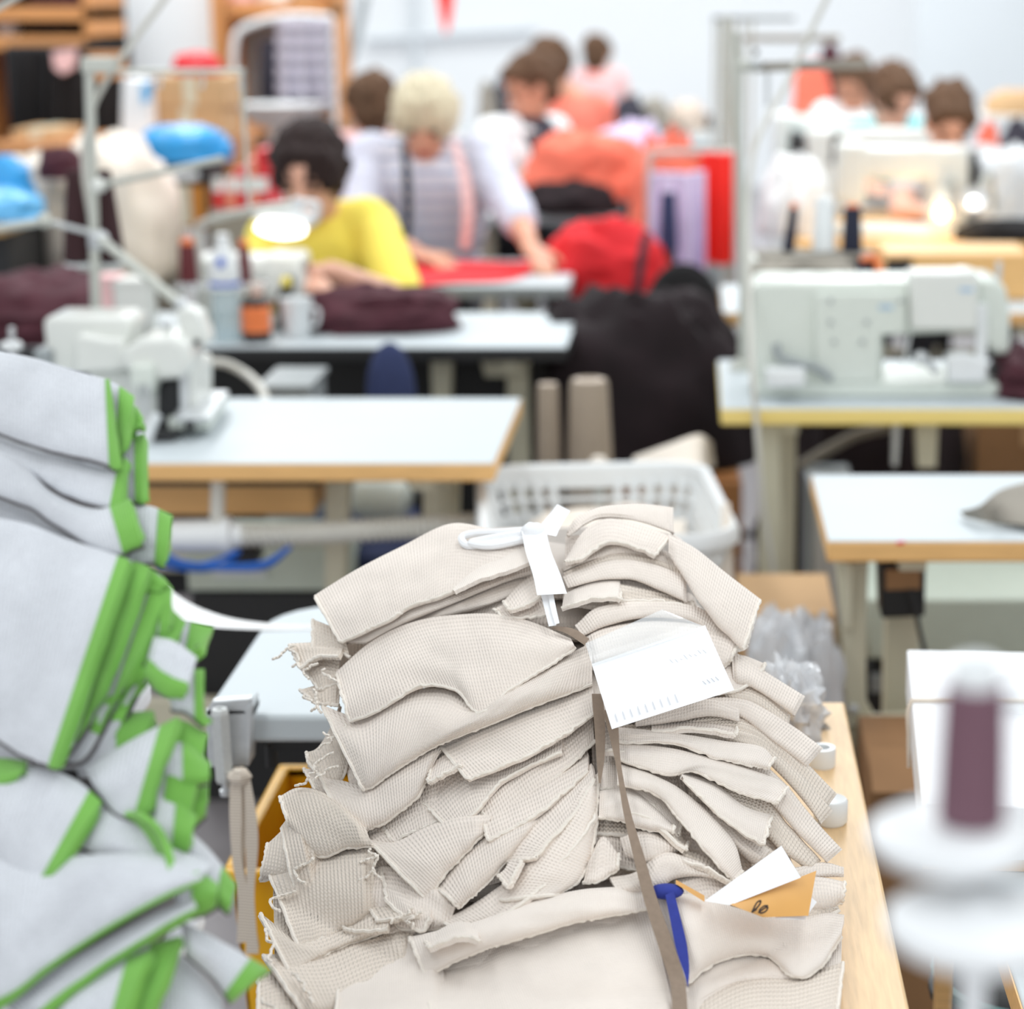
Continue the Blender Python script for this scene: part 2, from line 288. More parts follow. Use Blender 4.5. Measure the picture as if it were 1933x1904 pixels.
# ------------------------------------------------------------------ folded knit panels
TZ = 0.76
def D1(u, v):
    d = float(np.interp(v, [940, 1000, 1140, 1300, 1600, 1904, 2000], [1.98, 1.91, 1.80, 1.715, 1.585, 1.465, 1.43])) + .10 * ((u - 1090) / 520.0) ** 2
    return min(d, Yz(v, TZ) - .02)
def D2(u, v):
    return float(np.interp(v, [640, 1000, 1400, 1904, 2000], [1.46, 1.36, 1.27, 1.17, 1.15])) - .05 * (u - 150) / 350.0 + .05 * max(0, (u - 250) / 250.0) ** 2
def nz(x, y, s): return noise.noise((x, y, s * 7.31))
def sheet(top, bot, D, kind, bulge=None, lay=0.0, wr=.003, th=.0035, seed=0, t0=0.0, t1=1.0, s0=0.0, s1=1.0, extra=0.0, N=None, Mx=18, lift=.012, wob=3.0):
    """Loft between an upper and a lower edge (pixel traces), laid over the pile surface D; returns a closed shell."""
    L = sum(math.dist(top[i], top[i + 1]) for i in range(len(top) - 1))
    N = N or int(min(70, max(16, L / 7)))
    ts = [t0 + (t1 - t0) * i / (N - 1) for i in range(N)]
    def ev(pl, t):
        n = len(pl)
        q = crv([Vector((a, b, 0)) for a, b in pl], 161); x = t * 160; k = min(int(x), 159); return q[k].lerp(q[k + 1], x - k)
    mids = [(qa + qb_) / 2 for qa, qb_ in zip(crv([Vector((a, b, 0)) for a, b in top], 161), crv([Vector((a, b, 0)) for a, b in bot], 161))]
    cum = np.concatenate([[0], np.cumsum([(mids[i + 1] - mids[i]).length * D(mids[i].x, mids[i].y) / FPX for i in range(160)])])
    P = np.zeros((N, Mx, 3)); UVv = np.zeros((N, Mx, 2)); ulen = 0.0; prev = None
    qt = crv([Vector((a, b, 0)) for a, b in top], 161); qb = crv([Vector((a, b, 0)) for a, b in bot], 161)
    for i, t in enumerate(ts):
        x = t * 160; k = min(int(x), 159); A = qt[k].lerp(qt[k + 1], x - k); B = qb[k].lerp(qb[k + 1], x - k)
        wpx = (B - A).length; mid = (A + B) / 2; Dm = D(mid.x, mid.y); wm = wpx * Dm / FPX
        ulen = float(np.interp(x, np.arange(161), cum))
        bl = bulge if bulge is not None else (wm * .5 if kind == 'tube' else min(.02, wm * .22))
        e0 = min(1.0, t / .12); e0 = e0 * e0 * (3 - 2 * e0)
        e1 = 1.0
        if kind == 'tube' and t > .95: e1 = math.sqrt(max(0.02, 1 - ((t - .95) / .05) ** 2))
        for j in range(Mx):
            s = s0 + (s1 - s0) * j / (Mx - 1)
            if kind == 'tube':
                ph = math.pi * s; ss = (1 - math.cos(ph)) / 2; off = bl * math.sin(ph) * (.5 + .5 * e0) * e1
            elif kind == 'lobe':
                ph = math.pi * (.06 + .88 * s); ss = (1 - math.cos(math.pi * s)) / 2 * .6 + s * .4; off = bl * math.sin(ph) ** .8 * (.4 + .6 * e0) + lift * .5 * s
            else:
                ss = s; off = lift * (s ** 1.4) + bl * math.sin(math.pi * s) * .8 - .004 * (1 - s)
            wv = wob * nz(t * 9 + 3, 5 + ss, seed + .5) * (ss if kind != 'tube' else .3)
            p = A.lerp(B, ss); d = (B - A).normalized() if wpx > 1 else Vector((0, 1, 0))
            p = p + d * wv
            off += wr * (nz(ulen * 22 + ss * 2, ss * wm * 30, seed) * 1.2 + .6 * nz(ulen * 60, ss * wm * 70, seed + 3)) * (.5 + .5 * math.sin(math.pi * min(1, ss + .1)))
            Y = D(p.x, p.y) - lay - off - extra
            P[i, j] = W(p.x, p.y, Y); UVv[i, j] = (ulen, ss * wm * (1.3 if kind == 'tube' else 1.05))
    dt = np.gradient(P, axis=0); ds = np.gradient(P, axis=1); nr = np.cross(dt, ds); nr /= (np.linalg.norm(nr, axis=2, keepdims=True) + 1e-12)
    camv = np.array([0, 0, EYE]) - P
    if (np.sum(nr * camv, axis=2)).mean() < 0: nr = -nr
    Q = P - nr * th
    b = MB(); V = np.concatenate([P.reshape(-1, 3), Q.reshape(-1, 3)]); b.v = [tuple(x) for x in V]; K = N * Mx
    b.uv = np.concatenate([UVv.reshape(-1, 2), UVv.reshape(-1, 2)])
    g = lambda i, j: i * Mx + j
    for i in range(N - 1):
        for j in range(Mx - 1):
            b.f.append((g(i, j), g(i, j + 1), g(i + 1, j + 1), g(i + 1, j))); b.f.append((K + g(i, j), K + g(i + 1, j), K + g(i + 1, j + 1), K + g(i, j + 1)))
    for i in range(N - 1):
        b.f.append((g(i, 0), g(i + 1, 0), K + g(i + 1, 0), K + g(i, 0))); b.f.append((g(i, Mx - 1), K + g(i, Mx - 1), K + g(i + 1, Mx - 1), g(i + 1, Mx - 1)))
    for j in range(Mx - 1):
        b.f.append((g(0, j), K + g(0, j), K + g(0, j + 1), g(0, j + 1))); b.f.append((g(N - 1, j), g(N - 1, j + 1), K + g(N - 1, j + 1), K + g(N - 1, j)))
    return b, P
SEED = [1]
def panel(parent, top, bot, kind='lobe', m='cream', hem='be', D=D1, name='knit_panel', **k):
    SEED[0] += 1; sd = SEED[0]
    b, P = sheet(top, bot, D, kind, seed=sd, **k)
    o = b.build(name, m, parent)
    if hem:
        pts = []
        if 'e' in hem and kind != 'tube': pts += [Vector(p) for p in P[-1, 1:-1]]
        if 'b' in hem and kind != 'tube': pts += [Vector(p) for p in P[::-1, -1]]
        if kind == 'tube': pts = []
        if len(pts) > 3:
            q = []
            for i, p in enumerate(pts):
                q.append(p + Vector((nz(i * .9, 1, sd), -.0008 + nz(i * .9, 9, sd) * .6, nz(i * .9, 5, sd))) * .0016 + Vector((0, .0012, 0)))
            MB().tube(q, .0017, 6).build('overlocked_edge', 'hem' if m in ('cream', 'cream2', 'coarse') else m, o)
    return o
def yarn(parent, u, v, seed, n=26, size=20, r=.0009, lay=.02, m='hem'):
    rd = random.Random(seed); pts = []; a = rd.random() * 6; x, y = u, v
    for i in range(n):
        a += rd.uniform(-.9, .9); x += math.cos(a) * size / n * 2.2; y += abs(math.sin(a)) * size / n * 2.0
        pts.append(W(x, y, D1(x, y) - lay - .004 * rd.random()))
    return MB().tube(pts, r, 5, smooth=n * 2).build('loose_yarn', m, parent)

# pile silhouettes used for the inner folded layers
def inner_layers(parent, zs, D, left, right, back, m, u_mid):
    vv = np.linspace(950, 2000, 300) if D is D1 else np.linspace(660, 2000, 300)
    zz = np.array([W(u_mid, v, D(u_mid, v)).z for v in vv])
    for k, (z0, z1) in enumerate(zs):
        z = (z0 + z1) / 2; v = float(np.interp(-z, -zz, vv)); Yf = D(u_mid, v) + .055
        uL = float(np.interp(v, left[0], left[1])); uR = float(np.interp(v, right[0], right[1]))
        x0 = W(uL, v, D(uL, v)).x; x1 = W(uR, v, D(uR, v)).x
        x0, x1 = min(x0, x1), max(x0, x1); cx, cy = (x0 + x1) / 2, (Yf + back) / 2; rx, ry = (x1 - x0) / 2, (back - Yf) / 2
        b = MB(); n = 40; rings = [(.93, z0 + .001), (.985, z0 + (z1 - z0) * .2), (1.0, z), (.985, z0 + (z1 - z0) * .8), (.93, z1 - .001)]
        vs = []; uvs = []
        for q, zr in rings:
            for i in range(n):
                t = 2 * math.pi * i / n; c, s_ = math.cos(t), math.sin(t); e = .62
                w = 1 + .03 * nz(i * .4, k * 3.1, 2)
                vs.append((cx + rx * q * w * math.copysign(abs(c) ** e, c), cy + ry * q * w * math.copysign(abs(s_) ** e, s_), zr)); uvs.append((i * .03, zr))
        fs = [(r * n + i, r * n + (i + 1) % n, (r + 1) * n + (i + 1) % n, (r + 1) * n + i) for r in range(4) for i in range(n)] + [tuple(range(n - 1, -1, -1)), tuple(range(4 * n, 5 * n))]
        b.add(vs, fs); b.uv = uvs; b.build('folded_layer', m, parent)

# ---- beige pile: four bundles
base_y = 1.7
tb = thing('knit_bundle', (W(1000, 1100, 1.85).x, 1.85, .93), 'top bundle of cream rib-knit panels tied with white cotton tape', 'fabric bundle', 'bundles of the cream knit pile')
mb = thing('knit_bundle', (W(1080, 1500, 1.7).x, 1.72, .82), 'thick middle bundle of cream knit panels tied with taupe ribbon, under the white tag', 'fabric bundle', 'bundles of the cream knit pile')
lb = thing('knit_bundle', (W(600, 1800, 1.62).x, 1.62, TZ), 'coarse beige knit bundle sagging at the lower left of the cream pile', 'fabric bundle', 'bundles of the cream knit pile')
bb = thing('knit_bundle', (W(1150, 1880, 1.6).x, 1.6, TZ), 'bottom bundle of smooth cream panels under the blue ribbon on the oak table', 'fabric bundle', 'bundles of the cream knit pile')
LEFTS = ([960, 1140, 1300, 1500, 1700, 1900], [930, 780, 790, 750, 720, 700]); RIGHTS = ([960, 1140, 1300, 1500, 1700, 1900], [1220, 1300, 1330, 1400, 1430, 1450])
inner_layers(bb, [(.762, .79), (.792, .82), (.822, .85)], D1, LEFTS, RIGHTS, 2.0, 'cream2', 1090)
inner_layers(mb, [(.852, .882), (.884, .914), (.916, .946)], D1, LEFTS, RIGHTS, 2.02, 'cream', 1090)
inner_layers(tb, [(.948, .974), (.976, .998)], D1, LEFTS, RIGHTS, 2.06, 'cream', 1090)
# top bundle, left side
P = panel
P(tb, [(1003, 1010), (985, 1080), (900, 1110), (800, 1140), (700, 1150)], [(1010, 1150), (960, 1160), (880, 1170), (780, 1180), (690, 1200)], 'lobe', lay=-.02, hem='')
P(tb, [(995, 1003), (930, 998), (850, 988), (760, 1030), (670, 1076), (592, 1124)], [(1000, 1062), (940, 1080), (840, 1122), (780, 1142), (710, 1182), (642, 1212)], 'sheet', lay=.014, bulge=.012, wr=.004)
P(tb, [(994, 1022), (940, 1045), (890, 1070), (852, 1108)], [(1000, 1060), (950, 1080), (900, 1095), (858, 1116)], 'sheet', m='cream2', lay=.026, bulge=.003, hem='')
P(tb, [(1002, 1058), (935, 1080), (842, 1120), (762, 1150), (690, 1192), (648, 1212)], [(1002, 1084), (945, 1102), (868, 1134), (800, 1162), (735, 1190), (690, 1216)], 'tube', lay=.006)
P(tb, [(1006, 1080), (940, 1100), (860, 1135), (790, 1165), (725, 1195)], [(1012, 1110), (960, 1128), (900, 1150), (830, 1170), (740, 1212)], 'tube', lay=-.004)
P(tb, [(1006, 1085), (980, 1102), (950, 1135)], [(1022, 1122), (1000, 1140), (962, 1152)], 'sheet', lay=.012)
P(tb, [(1012, 1110), (985, 1125), (930, 1150)], [(1034, 1158), (1000, 1165), (950, 1166)], 'lobe', lay=.004)
P(tb, [(760, 1160), (690, 1190), (630, 1180)], [(760, 1300), (690, 1300), (625, 1300)], 'lobe', lay=-.03, hem='', m='coarse')
P(tb, [(650, 1195), (620, 1180), (590, 1168)], [(660, 1240), (625, 1225), (590, 1235)], 'lobe', lay=.004, m='coarse')
P(tb, [(650, 1215), (600, 1212), (545, 1214)], [(640, 1240), (600, 1240), (566, 1262)], 'sheet', lay=.012, m='coarse', wr=.006)
P(tb, [(640, 1235), (600, 1230), (570, 1258)], [(640, 1290), (610, 1300), (600, 1300)], 'lobe', lay=.0, m='coarse', wr=.008)
P(tb, [(645, 1275), (605, 1290), (565, 1302)], [(640, 1330), (610, 1330), (590, 1322)], 'lobe', lay=.0, m='coarse', wr=.008)
for i, (u, v) in enumerate([(560, 1218), (600, 1250), (615, 1262), (590, 1300), (575, 1312), (545, 1222)]): yarn(tb, u, v, 40 + i, size=26, r=.0013)
# top bundle, right side
P(tb, [(1068, 1012), (1100, 1010), (1180, 1020), (1260, 1040)], [(1062, 1140), (1120, 1150), (1200, 1150), (1300, 1150)], 'lobe', lay=-.02, hem='')
P(tb, [(1072, 1000), (1090, 975), (1130, 957), (1200, 950), (1271, 957)], [(1075, 1012), (1104, 990), (1142, 976), (1205, 984), (1272, 1007)], 'tube', lay=.006)
P(tb, [(1070, 1050), (1104, 1000), (1150, 978), (1220, 995), (1266, 1012)], [(1066, 1062), (1100, 1052), (1150, 1022), (1205, 1034), (1236, 1048)], 'sheet', lay=.014, bulge=.006)
P(tb, [(1064, 1062), (1108, 1040), (1160, 1014), (1215, 1034), (1284, 1062)], [(1064, 1078), (1110, 1060), (1170, 1046), (1222, 1052), (1292, 1084)], 'tube', lay=.002)
P(tb, [(1064, 1080), (1110, 1060), (1165, 1044), (1230, 1050), (1292, 1072)], [(1066, 1096), (1120, 1076), (1175, 1062), (1235, 1070), (1296, 1096)], 'tube', lay=.003, m='coarse')
P(tb, [(1062, 1088), (1112, 1068), (1172, 1056), (1232, 1064), (1296, 1086)], [(1072, 1110), (1130, 1096), (1190, 1094), (1240, 1112), (1296, 1137)], 'tube', lay=.008)
P(tb, [(1066, 1120), (1112, 1100), (1166, 1094), (1170, 1112)], [(1060, 1148), (1110, 1132), (1160, 1128), (1172, 1132)], 'sheet', lay=.008, m='cream2')
P(tb, [(1150, 1098), (1200, 1108), (1250, 1118), (1306, 1136)], [(1150, 1135), (1200, 1136), (1250, 1136), (1310, 1150)], 'lobe', lay=.0, m='coarse')
P(tb, [(1262, 1008), (1312, 1034), (1372, 1082), (1435, 1130)], [(1262, 1045), (1302, 1110), (1345, 1170), (1402, 1230)], 'lobe', lay=.012, bulge=.018, hem='e')
P(tb, [(1390, 1180), (1410, 1170), (1425, 1160)], [(1380, 1235), (1400, 1225), (1408, 1222)], 'lobe', lay=-.006, m='coarse')
# white tape
def ribbon(parent, name, m, Ls, Rs, lay, n=30):
    return MB().strip([W(u, v, D1(u, v) - lay) for u, v in Ls], [W(u, v, D1(u, v) - lay) for u, v in Rs], .0012, n).build(name, m, parent)
ribbon(tb, 'tape_end', 'tape', [(984, 1000), (992, 1040), (1006, 1085), (1014, 1123)], [(1030, 998), (1040, 1040), (1058, 1085), (1070, 1120)], .045)
ribbon(tb, 'tape_end', 'tape', [(1008, 1004), (1026, 984), (1052, 952)], [(1050, 1012), (1060, 990), (1076, 964)], .04)
for k, pts in enumerate([[(1000, 1000), (950, 1004), (900, 1006), (872, 1014), (884, 1030), (930, 1024), (985, 1014)], [(1002, 1004), (950, 1012), (905, 1020), (890, 1026), (930, 1030), (990, 1018)]]):
    MB().tube([W(u, v, D1(u, v) - .03 - .004 * k) for u, v in pts], .0036, 8, smooth=40).build('tape_loop', 'tape', tb)
MB().ell(W(1008, 1004, D1(1008, 1004) - .04), (.012, .009, .009), fn=lambda d: 1 + .2 * nz(d.x * 3, d.y * 3, 4)).build('tape_knot', 'tape', tb)
ribbon(tb, 'tape_tail', 'tape', [(1020, 1118), (1028, 1150), (1036, 1182)], [(1036, 1118), (1043, 1150), (1050, 1180)], .032)
ribbon(tb, 'tape_tail', 'tape', [(1034, 1120), (1040, 1150), (1048, 1178)], [(1044, 1120), (1050, 1150), (1056, 1176)], .036)

# middle bundle, left side (upper to lower)
P(mb, [(1100, 1240), (1000, 1240), (860, 1280), (720, 1330), (640, 1380)], [(1120, 1640), (1000, 1650), (880, 1680), (780, 1680), (690, 1640)], 'lobe', lay=-.025, hem='')
P(mb, [(1078, 1205), (1000, 1172), (930, 1158), (860, 1160), (800, 1168), (740, 1188), (690, 1218), (634, 1268)], [(1086, 1222), (1030, 1262), (970, 1298), (906, 1346), (862, 1304), (790, 1296), (720, 1338), (660, 1362)], 'sheet', lay=.014, bulge=.016, wr=.003)
P(mb, [(1118, 1212), (1050, 1245), (965, 1290), (905, 1325), (840, 1300), (760, 1306), (680, 1350), (606, 1330)], [(1118, 1292), (1000, 1336), (900, 1376), (830, 1404), (780, 1432), (735, 1462), (700, 1485), (686, 1493)], 'lobe', lay=.004, bulge=.02)
P(mb, [(1118, 1280), (1000, 1326), (900, 1368), (824, 1400)], [(1124, 1345), (1060, 1390), (980, 1434), (883, 1472)], 'sheet', lay=.006, bulge=.006)
P(mb, [(840, 1400), (790, 1420), (735, 1450), (686, 1480), (600, 1458)], [(804, 1472), (785, 1506), (745, 1540), (700, 1564), (662, 1585)], 'lobe', lay=-.002, bulge=.014)
P(mb, [(640, 1330), (625, 1370), (600, 1410), (578, 1420)], [(660, 1400), (650, 1460), (620, 1480), (582, 1440)], 'lobe', lay=-.008, wr=.006, m='coarse')
P(mb, [(620, 1440), (600, 1450), (572, 1450)], [(650, 1540), (625, 1530), (600, 1500)], 'lobe', lay=-.012, wr=.006)
P(mb, [(880, 1410), (850, 1418), (815, 1440)], [(870, 1445), (840, 1460), (808, 1478)], 'sheet', lay=.006)
P(mb, [(1060, 1380), (960, 1430), (870, 1440), (787, 1502)], [(1060, 1420), (955, 1470), (900, 1530), (849, 1568)], 'sheet', lay=-.004, bulge=.006)
P(mb, [(870, 1490), (790, 1505), (720, 1556)], [(860, 1545), (800, 1562), (742, 1592)], 'lobe', lay=-.006)
P(mb, [(730, 1560), (705, 1565), (680, 1580)], [(760, 1600), (735, 1600), (710, 1610)], 'lobe', lay=-.008, wr=.005)
P(mb, [(930, 1535), (860, 1540), (800, 1562), (745, 1588), (690, 1582)], [(916, 1570), (882, 1606), (848, 1640), (826, 1668), (803, 1697)], 'lobe', lay=-.002, bulge=.015)
P(mb, [(1118, 1345), (1060, 1392), (980, 1440), (900, 1505)], [(1122, 1400), (1080, 1440), (1010, 1500), (925, 1570)], 'lobe', lay=-.006)
P(mb, [(1110, 1420), (1000, 1480), (903, 1524)], [(1110, 1455), (1016, 1536), (922, 1588)], 'sheet', lay=.0, bulge=.006)
P(mb, [(1020, 1520), (940, 1560), (882, 1604), (822, 1674)], [(1018, 1550), (952, 1630), (902, 1682), (866, 1713)], 'lobe', lay=-.004, bulge=.013)
P(mb, [(1116, 1440), (1060, 1500), (992, 1565), (950, 1628)], [(1122, 1472), (1078, 1545), (1034, 1592), (1012, 1620)], 'sheet', lay=.008, bulge=.005)
P(mb, [(962, 1622), (952, 1640), (940, 1650)], [(985, 1625), (970, 1655), (958, 1676)], 'sheet', lay=.012)
P(mb, [(1102, 1468), (1062, 1530), (1004, 1610), (940, 1700)], [(1129, 1460), (1123, 1560), (1105, 1648), (1056, 1688)], 'lobe', lay=.002, bulge=.016)
P(mb, [(1050, 1590), (962, 1658), (882, 1712), (825, 1738)], [(1010, 1690), (988, 1725), (932, 1748), (884, 1762)], 'lobe', lay=-.006, bulge=.012)
P(mb, [(862, 1695), (800, 1658), (740, 1635), (686, 1640)], [(850, 1745), (795, 1757), (740, 1742), (668, 1680)], 'lobe', lay=-.004, bulge=.012, wr=.007)
P(mb, [(820, 1690), (770, 1660), (720, 1640)], [(810, 1735), (790, 1758), (730, 1700)], 'sheet', lay=.006, wr=.005)
P(mb, [(760, 1640), (720, 1660), (668, 1672)], [(800, 1760), (750, 1778), (715, 1770)], 'lobe', lay=-.01, wr=.007)
for i, (u, v) in enumerate([(632, 1420), (640, 1445), (600, 1455), (700, 1600), (712, 1612), (704, 1640), (780, 1710), (800, 1720), (610, 1380), (652, 1362)]): yarn(mb, u, v, 10 + i, size=28, r=.0012)
# middle bundle, right side
P(mb, [(1110, 1200), (1150, 1180), (1250, 1180), (1340, 1220)], [(1125, 1660), (1220, 1660), (1350, 1650), (1500, 1640)], 'lobe', lay=-.03, hem='')
P(mb, [(1085, 1180), (1130, 1145), (1210, 1134), (1300, 1140), (1350, 1165), (1366, 1195)], [(1100, 1200), (1150, 1180), (1220, 1166), (1300, 1172), (1338, 1195), (1350, 1215)], 'tube', lay=.004)
P(mb, [(1100, 1205), (1140, 1185), (1220, 1172), (1310, 1176), (1380, 1192), (1392, 1215)], [(1112, 1260), (1160, 1260), (1240, 1260), (1310, 1268), (1360, 1262), (1378, 1248)], 'lobe', lay=-.002, bulge=.018)
P(mb, [(1110, 1250), (1200, 1250), (1350, 1232), (1400, 1236), (1444, 1252)], [(1130, 1360), (1210, 1345), (1340, 1312), (1400, 1300), (1440, 1264)], 'sheet', lay=-.004, bulge=.008, m='cream2')
P(mb, [(1380, 1225), (1440, 1264), (1520, 1314)], [(1384, 1290), (1428, 1302), (1500, 1352)], 'tube', lay=.004)
P(mb, [(1360, 1286), (1430, 1300), (1493, 1350)], [(1370, 1318), (1430, 1336), (1486, 1380)], 'tube', lay=-.004, m='coarse')
P(mb, [(1200, 1350), (1280, 1330), (1340, 1318), (1396, 1336)], [(1200, 1372), (1280, 1362), (1340, 1352), (1396, 1362)], 'tube', lay=.006)
P(mb, [(1300, 1318), (1400, 1318), (1482, 1360), (1554, 1412)], [(1310, 1345), (1390, 1350), (1452, 1394), (1522, 1448)], 'tube', lay=.002)
P(mb, [(1230, 1362), (1400, 1350), (1484, 1402), (1580, 1498)], [(1230, 1380), (1390, 1378), (1470, 1434), (1560, 1526)], 'tube', lay=-.004, m='coarse')
P(mb, [(1170, 1365), (1260, 1368), (1390, 1372), (1450, 1394), (1512, 1455), (1572, 1530)], [(1170, 1385), (1260, 1392), (1380, 1400), (1440, 1432), (1500, 1492), (1550, 1555)], 'tube', lay=-.002, m='coarse')
P(mb, [(1165, 1372), (1270, 1382), (1370, 1398), (1435, 1408), (1462, 1432)], [(1165, 1402), (1270, 1404), (1350, 1430), (1415, 1444), (1450, 1450)], 'lobe', lay=.012, m='cream2', bulge=.008)
P(mb, [(1300, 1395), (1400, 1415), (1476, 1472), (1532, 1540), (1590, 1603)], [(1300, 1440), (1390, 1450), (1458, 1520), (1508, 1576), (1561, 1628)], 'tube', lay=.0)
P(mb, [(1165, 1400), (1270, 1412), (1380, 1440), (1462, 1468), (1488, 1486)], [(1165, 1432), (1262, 1462), (1310, 1456), (1400, 1496), (1466, 1516)], 'lobe', lay=.013, m='cream2', bulge=.008)
P(mb, [(1300, 1470), (1430, 1498), (1492, 1560), (1550, 1624)], [(1300, 1510), (1416, 1552), (1470, 1602), (1530, 1646)], 'tube', lay=-.004, m='coarse')
P(mb, [(1285, 1456), (1350, 1478), (1404, 1520), (1457, 1538)], [(1290, 1470), (1340, 1522), (1400, 1572), (1442, 1594)], 'sheet', lay=.014, m='cream2', bulge=.01)
P(mb, [(1300, 1510), (1370, 1532), (1412, 1570), (1453, 1604)], [(1310, 1550), (1358, 1572), (1394, 1608), (1430, 1638)], 'tube', lay=.002)
P(mb, [(1165, 1440), (1230, 1460), (1300, 1500), (1380, 1580), (1403, 1645)], [(1165, 1480), (1240, 1500), (1290, 1555), (1345, 1622), (1385, 1664)], 'lobe', lay=.014, m='cream2', bulge=.008)
P(mb, [(1130, 1440), (1170, 1440), (1240, 1470), (1290, 1530)], [(1130, 1490), (1170, 1492), (1230, 1520), (1280, 1580)], 'lobe', lay=.0, m='cream2')
P(mb, [(1132, 1492), (1190, 1488), (1232, 1520), (1272, 1558)], [(1130, 1545), (1180, 1552), (1225, 1568), (1270, 1572)], 'lobe', lay=.006, bulge=.012, m='cream2', wr=.006)
P(mb, [(1124, 1535), (1200, 1542), (1280, 1555)], [(1124, 1575), (1200, 1580), (1284, 1592)], 'lobe', lay=-.004, m='coarse')
P(mb, [(1170, 1580), (1220, 1566), (1286, 1590)], [(1180, 1618), (1230, 1628), (1280, 1606)], 'tube', lay=.006, wr=.006)
P(mb, [(1124, 1566), (1180, 1580), (1240, 1600)], [(1124, 1620), (1180, 1640), (1240, 1640)], 'lobe', lay=-.006)
P(mb, [(1112, 1620), (1138, 1578), (1168, 1612)], [(1100, 1668), (1132, 1662), (1165, 1642)], 'lobe', lay=.006, bulge=.012, wr=.006)
P(mb, [(1150, 1655), (1200, 1645), (1248, 1608), (1300, 1618), (1362, 1642)], [(1172, 1694), (1232, 1684), (1272, 1660), (1312, 1654), (1356, 1660)], 'tube', lay=.01, wr=.006)
P(mb, [(1270, 1660), (1330, 1646), (1400, 1660)], [(1290, 1692), (1340, 1696), (1400, 1690)], 'lobe', lay=.002)
P(mb, [(1440, 1590), (1480, 1620), (1506, 1640)], [(1420, 1630), (1460, 1650), (1490, 1655)], 'lobe', lay=-.004, m='coarse')
P(mb, [(1490, 1640), (1550, 1627), (1593, 1636)], [(1490, 1660), (1550, 1656), (1593, 1655)], 'tube', lay=.0)
P(mb, [(1480, 1652), (1550, 1655), (1595, 1664)], [(1480, 1712), (1560, 1716), (1590, 1702)], 'lobe', lay=.0, bulge=.02)
P(mb, [(1500, 1690), (1548, 1680), (1580, 1714)], [(1480, 1735), (1540, 1734), (1582, 1722)], 'lobe', lay=.008, m='coarse')
for tp, bt, mm in (([(1118, 1500), (1080, 1560), (1040, 1610)], [(1124, 1540), (1092, 1590), (1056, 1630)], 'cream'),
                   ([(1140, 1404), (1200, 1410), (1290, 1424), (1370, 1452)], [(1140, 1418), (1200, 1424), (1286, 1438), (1366, 1466)], 'cream2'), ([(1170, 1520), (1230, 1530), (1300, 1590)], [(1170, 1536), (1226, 1548), (1292, 1606)], 'coarse'),
                   ([(1290, 1600), (1340, 1620), (1390, 1650)], [(1288, 1624), (1334, 1640), (1384, 1668)], 'coarse'), ([(1230, 1366), (1320, 1362), (1392, 1372)], [(1230, 1380), (1316, 1376), (1388, 1388)], 'cream'),
                   ([(760, 1690), (720, 1690), (690, 1700)], [(790, 1730), (750, 1735), (712, 1740)], 'coarse'), ([(1000, 1645), (940, 1700), (890, 1740)], [(1030, 1670), (970, 1716), (912, 1752)], 'cream')):
    P(mb, tp, bt, 'sheet', lay=.006, m=mm, lift=.014, wr=.004)
# left sagging coarse panels
P(lb, [(720, 1560), (640, 1500), (560, 1520), (515, 1600)], [(780, 1900), (680, 1920), (590, 1920), (520, 1910)], 'lobe', lay=-.02, hem='', m='coarse')
P(lb, [(610, 1540), (560, 1545), (505, 1592)], [(600, 1660), (550, 1660), (492, 1660)], 'lobe', lay=.0, m='coarse', bulge=.02)
P(lb, [(690, 1560), (620, 1500), (565, 1486), (527, 1503)], [(702, 1596), (650, 1602), (600, 1616), (545, 1560)], 'lobe', lay=.008, m='coarse', bulge=.016)
P(lb, [(560, 1520), (545, 1540), (530, 1560)], [(600, 1680), (575, 1690), (558, 1690)], 'lobe', lay=.01, m='coarse')
P(lb, [(706, 1600), (640, 1606), (590, 1612), (500, 1632)], [(706, 1720), (650, 1756), (600, 1776), (563, 1790)], 'lobe', lay=.0, m='coarse', bulge=.022)
P(lb, [(722, 1710), (650, 1745), (565, 1770), (490, 1722)], [(730, 1758), (650, 1786), (600, 1810), (546, 1838)], 'lobe', lay=-.002, m='coarse', bulge=.018)
P(lb, [(740, 1720), (700, 1725), (648, 1742)], [(730, 1755), (690, 1760), (650, 1755)], 'sheet', lay=.01, m='coarse')
P(lb, [(780, 1750), (690, 1766), (600, 1800), (494, 1800)], [(790, 1840), (720, 1880), (640, 1905), (572, 1912)], 'lobe', lay=-.004, m='coarse', bulge=.02)
P(lb, [(560, 1830), (520, 1830), (488, 1840)], [(580, 1915), (530, 1930), (486, 1930)], 'lobe', lay=-.006, m='coarse')
for i, (u, v) in enumerate([(590, 1616), (560, 1680), (548, 1836), (495, 1880), (500, 1750)]): yarn(lb, u, v, 70 + i, size=40, r=.0013, lay=.03, m='hem')
# bottom bundle
P(bb, [(780, 1765), (900, 1720), (1050, 1690), (1200, 1690), (1350, 1705), (1500, 1725), (1590, 1735)], [(640, 1960), (850, 1990), (1050, 1990), (1250, 1990), (1400, 1990), (1500, 1980), (1585, 1950)], 'lobe', lay=-.014, hem='', m='cream2')
P(bb, [(830, 1762), (740, 1778), (640, 1850)], [(850, 1960), (740, 1970), (630, 1960)], 'lobe', lay=.0, m='cream2', bulge=.02)
P(bb, [(1225, 1705), (1100, 1722), (950, 1765), (880, 1796), (795, 1820)], [(1275, 1915), (1190, 1930), (1040, 1945), (900, 1950), (820, 1950)], 'sheet', lay=.002, m='cream2', bulge=.018)
P(bb, [(1215, 1672), (1100, 1678), (1000, 1702), (900, 1738), (772, 1768)], [(1222, 1716), (1100, 1738), (950, 1780), (880, 1806), (803, 1844)], 'lobe', lay=.01, m='cream2', bulge=.014)
